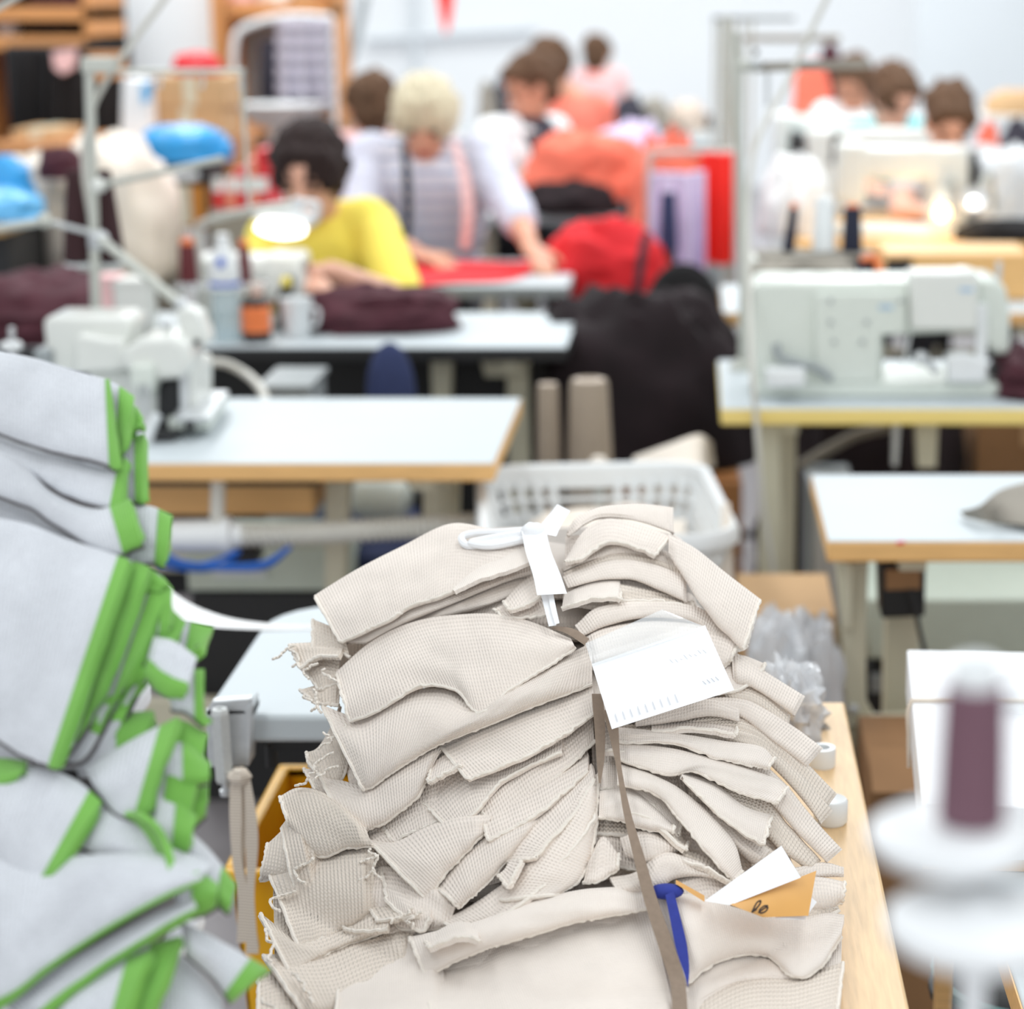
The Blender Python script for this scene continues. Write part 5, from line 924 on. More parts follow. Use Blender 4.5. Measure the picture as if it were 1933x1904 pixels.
# warm lamp
wl = thing('task_lamp', W(1780, 400, 6.3), 'glowing warm task lamp over the machine at the right', 'lamp')
MB().lathe(W(1778, 405, 6.3), [(.012, -.0), (.03, .01), (.034, .03), (.016, .06), (.01, .075)], 20).build('lamp_shade', 'machw', wl); MB().ell(W(1778, 402, 6.27), (.024, .02, .026)).build('bulb', 'warmbulb', wl); MB().tube([W(1780, 372, 6.32), W(1800, 345, 6.36), W(1812, 470, 6.45)], .008, 8, smooth=16).build('arm', 'pole', wl)
pl2 = bpy.data.lights.new('warm_lamp_light', 'POINT'); pl2.energy = 1.2; pl2.color = (1, .74, .42); pl2.shadow_soft_size = .03; o = bpy.data.objects.new('warm_lamp_light', pl2); COL.objects.link(o); o.location = W(1765, 420, 6.2)
cr = thing('chrome_wheel', W(1845, 385, 6.2), 'bright chrome crescent of a lamp rim at the right edge', 'lamp'); MB().lathe(W(1843, 376, 6.2), [(.036, 0), (.04, .004), (.036, .012), (.028, .006)], 28, axis=(-.5, -1, .5)).build('rim', 'steel', cr); MB().lathe(W(1838, 382, 6.19), [(.0, 0), (.012, .001), (.014, .006), (.0, .01)], 24, axis=(-.5, -1, .5)).build('bulb', 'bulb', cr); MB().tube([W(1845, 370, 6.22), W(1870, 330, 6.3), W(1880, 460, 6.4)], .008, 8, smooth=14).build('arm', 'pole', cr)  # glowing disc imitates a lamp's reflection in the metal wheel

# ------------------------------------------------------------------ heaps and goods in the middle
def hp(label, u0, u1, v0, v1, Y, m, seed, name='cloth_heap', cat='cloth heap', amp=.25, ry=None, zb=None, fq=2.2, group=None):
    p0, p1 = W(u0, v1, Y), W(u1, v0, Y); z0 = p0.z if zb is None else zb
    rx = (p1.x - p0.x) / 2; h = p1.z - z0
    b = heap(((p0.x + p1.x) / 2, Y, z0), (rx, ry or rx * .7, h * .8), seed, amp=amp, fq=fq, flat=.25)
    return tag(b.build(name, m), label, cat, group)
# black heap on a crate
cr = thing('wooden_crate', (W(1240, 850, 5.0).x, 5.0, 0), 'brown wooden crate under the big black cloth heap', 'crate'); x0, x1 = W(1130, 850, 4.85).x, W(1400, 850, 4.85).x
for k in range(4): MB().bounds(x0, x1, 4.78, 4.80, .02 + k * .10, .11 + k * .10).build('plank', 'dwood', cr, bevel=.003)
MB().bounds(x0 + .005, x1 - .005, 4.8, 5.25, 0, .42).build('box', 'dwood', cr)
hp('large black-burgundy cloth heap in the middle between the tables', 1010, 1400, 566, 830, 5.0, 'blackfab', 2, amp=.2, ry=.2, zb=.421)
hp('black cloth spilling left of the big black heap under the black-edged table', 880, 1130, 680, 830, 5.3, 'blackfab', 12, amp=.2, zb=0.0)
rc = thing('low_chest', (W(1140, 560, 6.0).x, 6.05, 0), 'dark chest carrying the red cloth heap', 'chest'); x0, x1 = W(1045, 560, 6.0).x, W(1215, 560, 6.0).x; MB().bounds(x0, x1, 5.8, 6.25, 0, .66).build('body', 'dark', rc, bevel=.005); MB().bounds(x0 - .01, x1 + .01, 5.79, 6.26, .66, .68).build('lid', 'dark', rc, bevel=.004)
rh = hp('big red cloth heap beside the cutting table in the middle', 1035, 1250, 425, 575, 5.95, 'red', 7, amp=.2, zb=.681)
MB().tube([W(1222, 440, 5.72), W(1212, 480, 5.70), W(1206, 530, 5.70), W(1200, 570, 5.72)], .012, 8, smooth=20).build('strap', 'dvest', rh)
b = MB(); b.strip([Wz(770, 496, .764), Wz(860, 492, .768), Wz(960, 494, .766), Wz(1050, 488, .766)], [Wz(770, 540, .764), Wz(860, 532, .766), Wz(960, 528, .764), Wz(1030, 504, .764)], .004, 30); tag(b.build('red_cloth', 'red'), 'flat red cloth being worked on the grey-edged table', 'cloth')
hp('coral cloth heap in the hands of the woman with white sleeves', 1005, 1205, 258, 365, 7.6, 'coralh', 8, amp=.22, zb=.80)
hp('black cloth below the coral heap on the far table', 990, 1165, 345, 386, 7.5, 'blackfab', 9, amp=.2, zb=.762)
hp('patterned coral cloth heap right of the first coral heap', 1195, 1330, 268, 400, 7.2, 'coralh', 18, amp=.25, zb=.62)
hp('pale marled cloth between the two coral heaps', 1130, 1250, 240, 290, 8.4, 'lav', 19, amp=.25, zb=.8)
sb = thing('storage_bench', (W(1200, 400, 7.9).x, 8.3, 0), 'pale bench behind the coral heaps', 'bench'); MB().bounds(W(1120, 300, 8.4).x, W(1340, 300, 8.4).x, 8.1, 8.7, .76, .80).build('seat', 'greyed', sb, bevel=.004)
for u in (1130, 1330): MB().bounds(W(u, 300, 8.4).x - .02, W(u, 300, 8.4).x + .02, 8.15, 8.65, 0, .76).build('leg', 'greyed', sb)
sb = thing('cloth_box', (W(1262, 400, 7.2).x, 7.2, 0), 'dark box under the patterned coral heap', 'box'); MB().bounds(W(1200, 400, 7.2).x, W(1325, 400, 7.2).x, 7.0, 7.45, 0, .62).build('body', 'dark', sb, bevel=.004); MB().bounds(W(1200, 400, 7.2).x - .01, W(1325, 400, 7.2).x + .01, 6.99, 7.46, .59, .619).build('rim', 'dvest', sb, bevel=.004)
def drape(label, u0, u1, v0, v1, Y, m, seed, folds=4, depth=.03, name='hanging_garment', cat='garment', taper=1.0, rail=True):
    b = MB(); n, k = 40, 18; V = []
    for side in (0, 1):
        for j in range(k):
            for i in range(n):
                s, t = i / (n - 1), j / (k - 1); w = 1 - (1 - taper) * (1 - t)
                u = (u0 + u1) / 2 + (s - .5) * (u1 - u0) * w; p = W(u, v0 + (v1 - v0) * t + 6 * nz(s * 4, 2, seed), Y)
                p.y += depth * (math.sin(s * folds * 2 * math.pi + seed + .8 * nz(t * 2, s, seed)) * (.3 + .7 * t)) + (-.02 if side == 0 else .02) - .03 * math.sin(math.pi * s)
                V.append(tuple(p))
    g = lambda q, j, i: q * n * k + j * n + i
    F = []
    for q in (0, 1):
        for j in range(k - 1):
            for i in range(n - 1): F.append((g(q, j, i), g(q, j, i + 1), g(q, j + 1, i + 1), g(q, j + 1, i)))
    for i in range(n - 1): F += [(g(0, 0, i), g(0, 0, i + 1), g(1, 0, i + 1), g(1, 0, i)), (g(0, k - 1, i), g(0, k - 1, i + 1), g(1, k - 1, i + 1), g(1, k - 1, i))]
    for j in range(k - 1): F += [(g(0, j, 0), g(0, j + 1, 0), g(1, j + 1, 0), g(1, j, 0)), (g(0, j, n - 1), g(0, j + 1, n - 1), g(1, j + 1, n - 1), g(1, j, n - 1))]
    b.add(V, F); return tag(b.build(name, m), label, cat)
# small rack holding red and lavender pieces
rk = thing('garment_rail', (W(1300, 330, 6.6).x, 6.62, 0), 'short grey rail holding the red and lavender cloth', 'rail')
xa, xb, zr = W(1225, 330, 6.6).x, W(1385, 330, 6.6).x, W(1300, 288, 6.6).z
MB().cyl((xa, 6.62, zr), (xb, 6.62, zr), .01).build('bar', 'pole', rk)
for x in (xa, xb): MB().cyl((x, 6.62, 0), (x, 6.62, zr), .011).build('post', 'pole', rk); MB().bounds(x - .02, x + .02, 6.45, 6.8, 0, .025).build('foot', 'pole', rk)
drape('bright red cloth hanging right of the coral heap', 1322, 1384, 288, 495, 6.6, 'redf', 3, 2, .02, 'hanging_cloth', 'cloth')
drape('lavender and white cloth hanging left of the bright red one', 1228, 1332, 325, 520, 6.5, 'lav', 5, 3, .03, 'hanging_cloth', 'cloth')
p = W(1262, 470, 6.2); cone('tall blue thread cone on a black rod in front of the lavender cloth', (p.x, 6.2, p.z), 105 * PXM(6.2), .028, .022, 'navyfab', capm='lav', name='thread_cone')
MB().cyl((p.x, 6.2, 0), (p.x, 6.2, p.z), .02).build('stand_rod', 'black', [o for o in bpy.data.objects if o.get('label', '').startswith('tall blue thread')][0])
def chair(label, u, vtop, Y, m, w=.36, zs=.46, h=None, face=1):
    x = W(u, vtop, Y).x; zt = W(u, vtop, Y).z; t = thing('work_chair', (x, Y, 0), label, 'chair')
    b = MB(); b.ell((x, Y, (zt + max(zs + .12, zt - .30)) / 2), (w / 2, .03, (zt - max(zs + .12, zt - .30)) / 2), n=24, fn=lambda d: 1.0); b.build('backrest', m, t)
    yy = Y + face * .2; b = MB(); b.lathe((x, yy, zs - .05), [(.17, 0), (.2, .015), (.2, .04), (.17, .055)], 28); b.build('seat', m, t)
    MB().tube([(x, Y + face * .01, zt - .12), (x, Y - face * .03, zs + .05), (x, Y + face * .1, zs - .06)], .014, 8, smooth=14).build('back_bar', 'black', t)
    MB().cyl((x, yy, .08), (x, yy, zs - .05), .025).build('post', 'black', t)
    for k in range(5):
        a = k * 2 * math.pi / 5 + .3; MB().cyl((x, yy, .09), (x + .2 * math.cos(a), yy + .2 * math.sin(a), .03), .018, .012, 8).build('leg', 'black', t)
    return t
chair('navy upholstered work chair in front of the black-edged table', 735, 645, 4.35, 'navyfab', w=.105, face=-1)
chair('black work chair with rounded back beside the red heap', 1290, 495, 5.48, 'blackgarm', w=.2)
# taupe yarn cones on a stool, cream cloth behind the basket
sl = thing('low_stool', (W(1085, 900, 4.2).x, 4.2, 0), 'dark low stool carrying the two tall taupe cones', 'stool'); MB().bounds(W(990, 900, 4.2).x, W(1180, 900, 4.2).x, 4.08, 4.34, .42, .45).build('seat', 'dark', sl, bevel=.004)
for x in (W(1000, 900, 4.2).x, W(1170, 900, 4.2).x):
    for y in (4.1, 4.32): MB().bounds(x - .012, x + .012, y - .012, y + .012, 0, .42).build('leg', 'dark', sl)
for lab, u, vt, r0, r1 in (('slim tall taupe yarn cone standing left of the thicker one', 1034, 724, .027, .0215), ('thick tall taupe yarn cone behind the laundry basket', 1112, 716, .052, .039)):
    p = W(u, vt, 4.2); cone(lab, (p.x, 4.2, .451), p.z - .451, r0, r1, 'taupe', cap=.006, capm='tauptop', name='yarn_cone')
c0 = W(1130, 872, 3.9); nb = thing('yarn_spool', (c0.x, 3.9, 0), 'small cream spool on a stick behind the basket rim', 'spool'); MB().lathe((c0.x, 3.9, c0.z - .04), [(.018, 0), (.02, .01), (.016, .045), (.012, .05)], 18).build('spool', 'creamfab', nb); MB().cyl((c0.x, 3.9, 0), (c0.x, 3.9, c0.z - .04), .01).build('stick', 'pole', nb)
b = MB(); b.strip([W(1195, 868, 4.1), W(1260, 845, 4.0), W(1318, 826, 4.0), W(1345, 840, 4.05)], [W(1200, 900, 4.0), W(1260, 905, 3.9), W(1320, 890, 3.9), W(1350, 880, 4.0)], .03, 24); tag(b.build('cloth_piece', 'creamfab'), 'cream cloth piece folded over behind the laundry basket', 'cloth')
sk = thing('sack', (W(1290, 950, 4.1).x, 4.12, 0), 'cream sack on the floor behind the laundry basket', 'sack'); heap((W(1280, 950, 4.12).x, 4.15, 0), (.10, .12, .46), 44, amp=.12).build('sack', 'creamfab', sk); MB().lathe((W(1280, 950, 4.12).x, 4.15, .3), [(.1, 0), (.104, .006), (.1, .012)], 20).build('tie', 'ribbon', sk)

# laundry basket
lbk = thing('laundry_basket', (W(1130, 1000, 3.5).x, 3.5, .44), 'white plastic laundry basket with slotted sides behind the cream pile', 'basket')
bc = Vector((W(1135, 950, 3.45).x, 3.46, 0)); zr = .688; rot = R(6)
def rr(w, d, r, n=8):
    o = []
    for cx, cy, a0 in ((-w / 2 + r, -d / 2 + r, 180), (w / 2 - r, -d / 2 + r, 270), (w / 2 - r, d / 2 - r, 0), (-w / 2 + r, d / 2 - r, 90)):
        for k in range(n + 1): o.append((cx + r * math.cos(R(a0 + 90 * k / n)), cy + r * math.sin(R(a0 + 90 * k / n))))
    return o
def bp2(x, y, z): return Vector((bc.x + x * math.cos(rot) - y * math.sin(rot), bc.y + x * math.sin(rot) + y * math.cos(rot), z))
def ringmesh(levels, closed_bottom=False):
    b = MB(); n = len(levels[0][0]); V = []
    for poly, z in levels: V += [bp2(x, y, z) for x, y in poly]
    F = [(k * n + i, k * n + (i + 1) % n, (k + 1) * n + (i + 1) % n, (k + 1) * n + i) for k in range(len(levels) - 1) for i in range(n)]
    if closed_bottom: F.append(tuple(range(n - 1, -1, -1)))
    b.add(V, F); return b
bw, bd = .395, .52
ringmesh([(rr(bw - .075, bd - .075, .05), .442), (rr(bw - .06, bd - .06, .055), .56), (rr(bw - .045, bd - .045, .06), .608)], True).build('tub', 'plast', lbk)
ringmesh([(rr(bw - .012, bd - .012, .06), zr - .012), (rr(bw - .004, bd - .004, .07), zr), (rr(bw + .016, bd + .016, .075), zr + .002), (rr(bw + .028, bd + .028, .08), zr - .010), (rr(bw + .026, bd + .026, .08), zr - .026), (rr(bw + .01, bd + .01, .075), zr - .03), (rr(bw - .012, bd - .012, .06), zr - .012)]).build('rim', 'plast', lbk)
ringmesh([(rr(bw - .012, bd - .012, .06), zr - .042), (rr(bw - .012, bd - .012, .06), zr - .005), (rr(bw - .006, bd - .006, .06), zr - .005), (rr(bw - .008, bd - .008, .06), zr - .042), (rr(bw - .012, bd - .012, .06), zr - .042)]).build('upper_band', 'plast', lbk)
ps = rr(bw - .012, bd - .012, .06, 8); pl0 = rr(bw - .05, bd - .05, .06, 8)
def along(poly, s):
    L = [math.dist(poly[i], poly[(i + 1) % len(poly)]) for i in range(len(poly))]; T = sum(L); q = (s % 1) * T
    for i, l in enumerate(L):
        if q <= l: return Vector(poly[i]).lerp(Vector(poly[(i + 1) % len(poly)]), q / max(l, 1e-9))
        q -= l
for k in range(56):
    s = k / 56; a = along(ps, s); c = along(pl0, s)
    if abs(a.x) < .045 and a.y > .1: continue
    MB().tube([bp2(a.x, a.y, zr - .03), bp2(c.x, c.y, .585)], .0078, 6).build('slat', 'plast', lbk)
for h in (.628, .69): 
    f = (h - .598) / (zr - .02 - .598); pg = [along(pl0, s / 60).lerp(along(ps, s / 60), f) for s in range(61)]
    MB().tube([bp2(q.x, q.y, h) for q in pg if not (abs(q.x) < .045 and q.y > .1 and h > .65)], .005, 6).build('slat_ring', 'plast', lbk) if h < .65 else None
hd = heap((bc.x, bc.y - .02, .56), (.14, .20, .065), 51, amp=.25); tag(hd.build('cloth_heap', 'creamfab'), 'cream knit offcuts filling the laundry basket', 'cloth heap')
b = MB(); b.strip([W(1362, 950, 3.3), W(1360, 1000, 3.27), W(1356, 1050, 3.26), W(1352, 1120, 3.26)], [W(1378, 950, 3.3), W(1382, 1000, 3.27), W(1384, 1050, 3.26), W(1384, 1120, 3.26)], .006, 20); tag(b.build('cloth_strip', 'creamfab'), 'cream strip hanging over the right side of the laundry basket', 'cloth strip')
bs = thing('basket_stool', (bc.x, bc.y, 0), 'small white stool under the laundry basket', 'stool'); MB().bounds(bc.x - .15, bc.x + .15, bc.y - .2, bc.y + .2, .415, .44).build('seat', 'plast', bs, bevel=.004)
for sx in (-.12, .12):
    for sy in (-.16, .16): MB().cyl((bc.x + sx, bc.y + sy, 0), (bc.x + sx, bc.y + sy, .415), .014).build('leg', 'plast', bs)

# ------------------------------------------------------------------ on the table of the woman in yellow
zc = W(420, 533, 4.75).z
tt = thing('thread_stand', (W(420, 640, 4.78).x, 4.78, TZ), 'low thread stand with a glass-green tray on the black-edged table', 'thread stand'); MB().bounds(W(335, 535, 4.75).x, W(505, 535, 4.75).x, 4.70, 4.80, zc - .012, zc).build('tray', 'clear', tt, bevel=.003)
for u in (340, 498): MB().cyl((W(u, 600, 4.75).x, 4.78, TZ), (W(u, 600, 4.75).x, 4.78, zc - .012), .006).build('post', 'pole', tt)
for lab, u, vt, r in (('burgundy thread cone with orange tip, left of the bottle', 353, 462, .022), ('slim burgundy thread cone with orange tip, right of the bottle', 460, 465, .0145)):
    p = W(u, vt, 4.75); cone(lab, (p.x, 4.75, zc + .001), p.z - zc, r, r * .85, 'burg', cap=.014)
bo = thing('water_bottle', (W(428, 640, 4.66).x, 4.66, TZ), 'clear plastic bottle with blue and white label between the burgundy cones', 'bottle'); x = W(428, 600, 4.66).x; hb = W(428, 455, 4.66).z - TZ
MB().lathe((x, 4.66, TZ + .001), [(.03, 0), (.033, .005), (.033, hb * .4), (.031, hb * .45), (.033, hb * .5), (.033, hb * .52)], 28).build('body', 'water', bo)
MB().lathe((x, 4.66, TZ + .001), [(.0325, hb * .52), (.0335, hb * .54), (.034, hb * .70), (.030, hb * .82), (.018, hb * .93), (.014, hb)], 28).build('shoulder', 'plast', bo); MB().lathe((x, 4.66, TZ + .001), [(.0345, hb * .56), (.0345, hb * .60)], 28).build('blue_band', 'bluelabel', bo); MB().ell((x, 4.63, TZ + hb * .80), (.010, .006, .012)).build('blue_drop', 'bluelabel', bo); MB().lathe((x, 4.66, TZ + hb), [(.014, 0), (.015, .002), (.015, .014), (.012, .016)], 20).build('cap', 'plast', bo)
jr = thing('glue_jar', (W(483, 630, 4.66).x, 4.66, TZ), 'orange and black jar on the black-edged table', 'jar'); x = W(483, 600, 4.66).x; MB().lathe((x, 4.66, TZ + .001), [(.028, 0), (.032, .004), (.032, .02), (.031, .022)], 28).build('base', 'black', jr); MB().lathe((x, 4.66, TZ + .001), [(.0315, .022), (.032, .024), (.032, .078), (.03, .08)], 28).build('label_band', 'orange', jr); MB().lathe((x, 4.66, TZ + .081), [(.03, 0), (.031, .003), (.028, .016)], 24).build('lid', 'black', jr)
cp = thing('paper_cup', (W(560, 620, 4.72).x, 4.72, TZ), 'white cup beside the orange jar', 'cup'); x = W(560, 600, 4.72).x; MB().lathe((x, 4.72, TZ + .001), [(.026, 0), (.028, .002), (.036, .085), (.038, .088), (.036, .088), (.03, .05), (.0, .01)], 28).build('cup', 'plast', cp); MB().tube([(x + .03, 4.72, TZ + .07), (x + .05, 4.72, TZ + .06), (x + .045, 4.72, TZ + .03), (x + .03, 4.72, TZ + .025)], .004, 8, smooth=14).build('handle', 'plast', cp)
sc = thing('scissor_holder', (W(535, 620, 4.8).x, 4.8, TZ), 'dark upright holder behind the orange jar', 'holder'); MB().pprism([(522, 560), (540, 520), (552, 525), (540, 625), (520, 625)], 4.79, 4.82).build('holder', 'black', sc, bevel=.003); MB().ell(W(540, 532, 4.78), (.012, .008, .012)).build('yellow_clip', 'yshirt', sc)
hp('burgundy garment under the hands of the woman in yellow', 585, 850, 545, 622, 4.86, 'bfab', 31, amp=.25, zb=TZ + .001, ry=.11)
hp('dark burgundy cloth heap on the left end of the black-edged table', -60, 250, 520, 660, 4.78, 'bfab', 32, amp=.2, zb=TZ + .001, ry=.18)
for lab, u0, u1, v0, v1, m in (('small white carton behind the overlock machine', 222, 285, 525, 580, 'machw'), ('pale pink carton standing right of the tall grey pole', 196, 225, 520, 620, 'pink'), ('white carton below the small one, behind the machine head', 232, 286, 590, 650, 'plast')):
    p0, p1 = W(u0, v1, 4.64), W(u1, v0, 4.64); t = thing('carton', ((p0.x + p1.x) / 2, 4.64, p0.z), lab, 'carton', 'cartons behind the overlock machine'); MB().bounds(p0.x, p1.x, 4.6, 4.68, TZ + .001, p1.z).build('box', m, t, bevel=.003); MB().bounds(p0.x - .002, p1.x + .002, 4.598, 4.682, p1.z - .012, p1.z + .002).build('lid', m, t, bevel=.002)
l1 = thing('task_lamp', W(420, 560, 4.85), 'white task lamp glowing in front of the woman in yellow', 'lamp')
MB().tube([W(385, 560, 4.84), W(372, 440, 4.82), W(400, 415, 4.80), W(480, 395, 4.76), W(560, 384, 4.74)], .0085, 10, smooth=40).build('arm', 'pole', l1); MB().ell(W(562, 384, 4.74), (.016, .014, .014)).build('joint', 'steel', l1); MB().tube([W(562, 384, 4.74), W(596, 386, 4.74), W(598, 410, 4.75)], .009, 8, smooth=12).build('neck', 'plast', l1)
MB().ell(W(540, 412, 4.80), (.075, .05, .022), (Vector((1, 0, -.06)), Vector((0, 1, -.35)), Vector((.06, .35, 1)))).build('lamp_shade', 'plast', l1); MB().ell(W(530, 432, 4.775), (.058, .036, .018), (Vector((1, 0, -.06)), Vector((0, 1, -.35)), Vector((.06, .35, 1)))).build('bulb', 'bulb', l1)
MB().cyl((W(385, 560, 4.84).x, 4.84, TZ), W(385, 560, 4.84), .01).build('stem', 'pole', l1); MB().cyl((W(385, 560, 4.84).x, 4.84, TZ + .001), (W(385, 560, 4.84).x, 4.84, TZ + .02), .03).build('base', 'pole', l1)
hs = MB().tube([W(365, 690, 4.2), W(420, 685, 4.25), W(470, 710, 4.25), W(498, 745, 4.1), W(505, 790, 4.0)], .009, 10, smooth=40); tag(hs.build('air_hose', 'hose'), 'beige hose curving down behind the overlock machine', 'hose')
gm = thing('grey_bin', (W(560, 740, 4.3).x, 4.3, 0), 'grey metal bin on the floor behind the overlock table', 'bin'); c0, c1 = W(500, 728, 4.25), W(590, 728, 4.25); MB().bounds(c0.x, c1.x, 4.2, 4.4, 0, c0.z).build('body', 'greyed', gm, bevel=.004); MB().bounds(c0.x - .006, c1.x + .006, 4.19, 4.41, c0.z, c0.z + .012).build('lid', 'greyed', gm, bevel=.003)
b = MB().pprism([(905, 672), (1010, 668), (985, 712), (915, 712)], 4.75, 4.85); tag(b.build('drawer_tray', 'beige', bevel=.004), 'beige tray slung under the black-edged table at its right end', 'tray')
MB().pprism([(812, 670), (854, 670), (850, 760), (816, 760)], 4.72, 4.76).build('side_plate', 'beige', tB, bevel=.003)
# ------------------------------------------------------------------ background left: shelves, boxes, garments, heaps
sh = thing('shelf_unit', (W(95, 200, 8.2).x, 8.3, 0), 'orange-brown wooden shelving at the upper left', 'shelf')
xa, xb = W(-40, 50, 8.2).x, W(186, 50, 8.2).x
for v in (26, 80): z = W(90, v, 8.2).z; MB().bounds(xa, xb, 8.1, 8.6, z - .025, z + .025).build('shelf_board', 'shelfw', sh, bevel=.003)
z = W(90, 26, 8.2).z; MB().bounds(xa, xb, 8.1, 8.6, z + .28, z + .33).build('shelf_board', 'shelfw', sh, bevel=.003)
for x in (xa, xb - .03): MB().bounds(x, x + .03, 8.1, 8.6, 0, z + .33).build('upright', 'shelfw', sh, bevel=.003)
MB().bounds(xa, xb, 8.58, 8.6, 0, z + .3).build('back_panel', 'blackgarm', sh)
for lab, u0, u1, v0, v1, m in (('dark folded cloth on the wooden shelf', 40, 170, 42, 62, 'blackgarm'), ('maroon folded cloth on the top wooden shelf', 60, 180, -12, 8, 'bfab'), ('white rolled cloth at the left end of the wooden shelf', 0, 45, 40, 66, 'whitefab')):
    p0, p1 = W(u0, v1, 8.3), W(u1, v0, 8.3); zz_ = W(90, 80 if v1 > 30 else 26, 8.2).z + .0255
    tag(heap(((p0.x + p1.x) / 2, 8.33, zz_), ((p1.x - p0.x) / 2, .14, max(.05, (p1.z - p0.z))), 3, amp=.15).build('folded_cloth', m), lab, 'cloth')
gr = thing('garment_rail', (W(120, 200, 7.9).x, 7.95, 0), 'dark rail with black garments below the wooden shelf', 'rail'); zr2 = W(120, 92, 7.9).z; xa, xb = W(5, 90, 7.9).x, W(235, 90, 7.9).x
MB().cyl((xa, 7.95, zr2), (xb, 7.95, zr2), .012).build('bar', 'dark', gr)
for x in (xa, xb): MB().cyl((x, 7.95, 0), (x, 7.95, zr2), .012).build('post', 'dark', gr); MB().bounds(x - .02, x + .02, 7.75, 8.15, 0, .025).build('foot', 'dark', gr)
drape('black garment hanging furthest left under the wooden shelf', 18, 90, 94, 262, 7.93, 'blackgarm', 1, 3); drape('black garment with a printed patch, in the middle of the dark rail', 85, 160, 94, 290, 7.9, 'blackgarm', 2, 3); drape('long black garment at the right end of the dark rail', 158, 232, 150, 300, 7.93, 'blackgarm', 4, 3)
b = MB().pprism([(98, 98), (142, 92), (138, 128), (118, 140), (102, 128)], 7.80, 7.83); tag(b.build('garment_label', 'pink'), 'small pinkish label hanging on the black garments', 'label')
struct(MB().bounds(W(190, 100, 9.0).x, W(413, 100, 9.0).x, 9.0, 9.06, 0, 2.6).build('wall_partition', 'wall', smooth=False))
struct(MB().bounds(W(405, 100, 8.97).x, W(416, 100, 8.97).x, 8.94, 9.08, 0, 2.6).build('trim_1', 'shelfw', smooth=False))
s4 = thing('shelf_unit', (W(520, 200, 9.2).x, 9.3, 0), 'beige shelving behind the hanging striped garments', 'shelf'); xa, xb = W(420, 50, 9.2).x, W(640, 50, 9.2).x
for v in (18, 238): z = W(500, v, 9.2).z; MB().bounds(xa, xb, 9.15, 9.5, z - .03, z + .03).build('shelf_board', 'shelfw', s4, bevel=.003)
for x in (xa, xb - .03): MB().bounds(x, x + .03, 9.15, 9.5, 0, W(500, 18, 9.2).z + .2).build('upright', 'shelfw', s4)
MB().bounds(xa, xb, 9.48, 9.5, .3, W(500, 18, 9.2).z + .2).build('back_panel', 'greyed', s4)
for k, (u, m) in enumerate(((450, 'pink'), (520, 'whitefab'), (590, 'card'))):
    p = W(u, 10, 9.3); t = tag(heap((p.x, 9.32, W(500, 18, 9.2).z + .031), (.07, .1, .08), 60 + k, amp=.15).build('folded_cloth', m), ['pinkish folded cloth on the beige shelf', 'white folded cloth in the middle of the beige shelf', 'tan folded cloth at the right of the beige shelf'][k], 'cloth')
r5 = thing('garment_rail', (W(555, 200, 8.6).x, 8.62, 0), 'white curved rail holding the striped garments', 'rail'); MB().tube([W(440, 100, 8.6), W(450, 60, 8.6), W(500, 38, 8.6), W(560, 30, 8.6), W(625, 34, 8.6)], .014, 10, smooth=30).build('bar', 'plast', r5)
for u, v in ((440, 98), (625, 34)): x = W(u, v, 8.6).x; MB().cyl((x, 8.6, 0), (x, 8.6, W(u, v, 8.6).z), .013).build('post', 'plast', r5); MB().bounds(x - .02, x + .02, 8.45, 8.8, 0, .02).build('foot', 'plast', r5)
drape('dark garment behind the striped one on the white rail', 492, 560, 75, 190, 8.62, 'dvest', 6, 3, .02); drape('dark and pale striped garment hanging on the white rail', 522, 622, 36, 198, 8.55, 'stripegarm', 7, 3, .03)
bn = thing('white_basin', W(530, 235, 8.3), 'white basin on a stand below the striped garments', 'basin'); c = W(530, 228, 8.3); MB().lathe((c.x, 8.3, c.z - .02), [(.08, 0), (.12, .02), (.17, .08), (.18, .085), (.165, .075), (.1, .02), (.0, .015)], 28).build('bowl', 'plast', bn); MB().cyl((c.x, 8.3, 0), (c.x, 8.3, c.z - .02), .05).build('pedestal', 'plast', bn)
for lab, u0, u1, v0, v1, Y, m in (('large cardboard box stacked behind the blue bag', 292, 425, 145, 205, 7.4, 'card'), ('lower cardboard box of the stack behind the blue bag', 285, 420, 206, 262, 7.4, 'card'), ('ochre box standing under the black tray', 312, 385, 350, 432, 6.6, 'orangebox'), ('tan box under the black garments', 25, 110, 245, 300, 7.4, 'card')):
    p0, p1 = W(u0, v1, Y), W(u1, v0, Y); t = thing('cardboard_box', ((p0.x + p1.x) / 2, Y + .15, p0.z), lab, 'box', 'boxes at the left back'); MB().bounds(p0.x, p1.x, Y, Y + .3, p0.z, p1.z).build('box', m, t, bevel=.004); MB().bounds((p0.x + p1.x) / 2 - .02, (p0.x + p1.x) / 2 + .02, Y - .002, Y + .302, p0.z + .01, p1.z + .002).build('packing_tape', 'beige', t)
hp('red hat lying on top of the cardboard boxes', 330, 415, 100, 140, 7.5, 'redbox', 61, name='red_hat', cat='hat', amp=.12)
pbg = thing('paper_bag', W(262, 255, 7.3), 'white and blue paper bag left of the cardboard boxes', 'bag'); p0, p1 = W(236, 262, 7.3), W(288, 150, 7.3)
MB().prism([(p0.x, 7.24, p0.z), (p1.x, 7.24, p0.z), (p1.x - .01, 7.26, p1.z), (p0.x + .015, 7.26, p1.z + .01)], (0, .1, 0)).build('bag', 'whitefab', pbg, bevel=.006); MB().pprism([(266, 160), (290, 150), (284, 190), (268, 196)], 7.225, 7.235).build('blue_print', 'palebag', pbg)
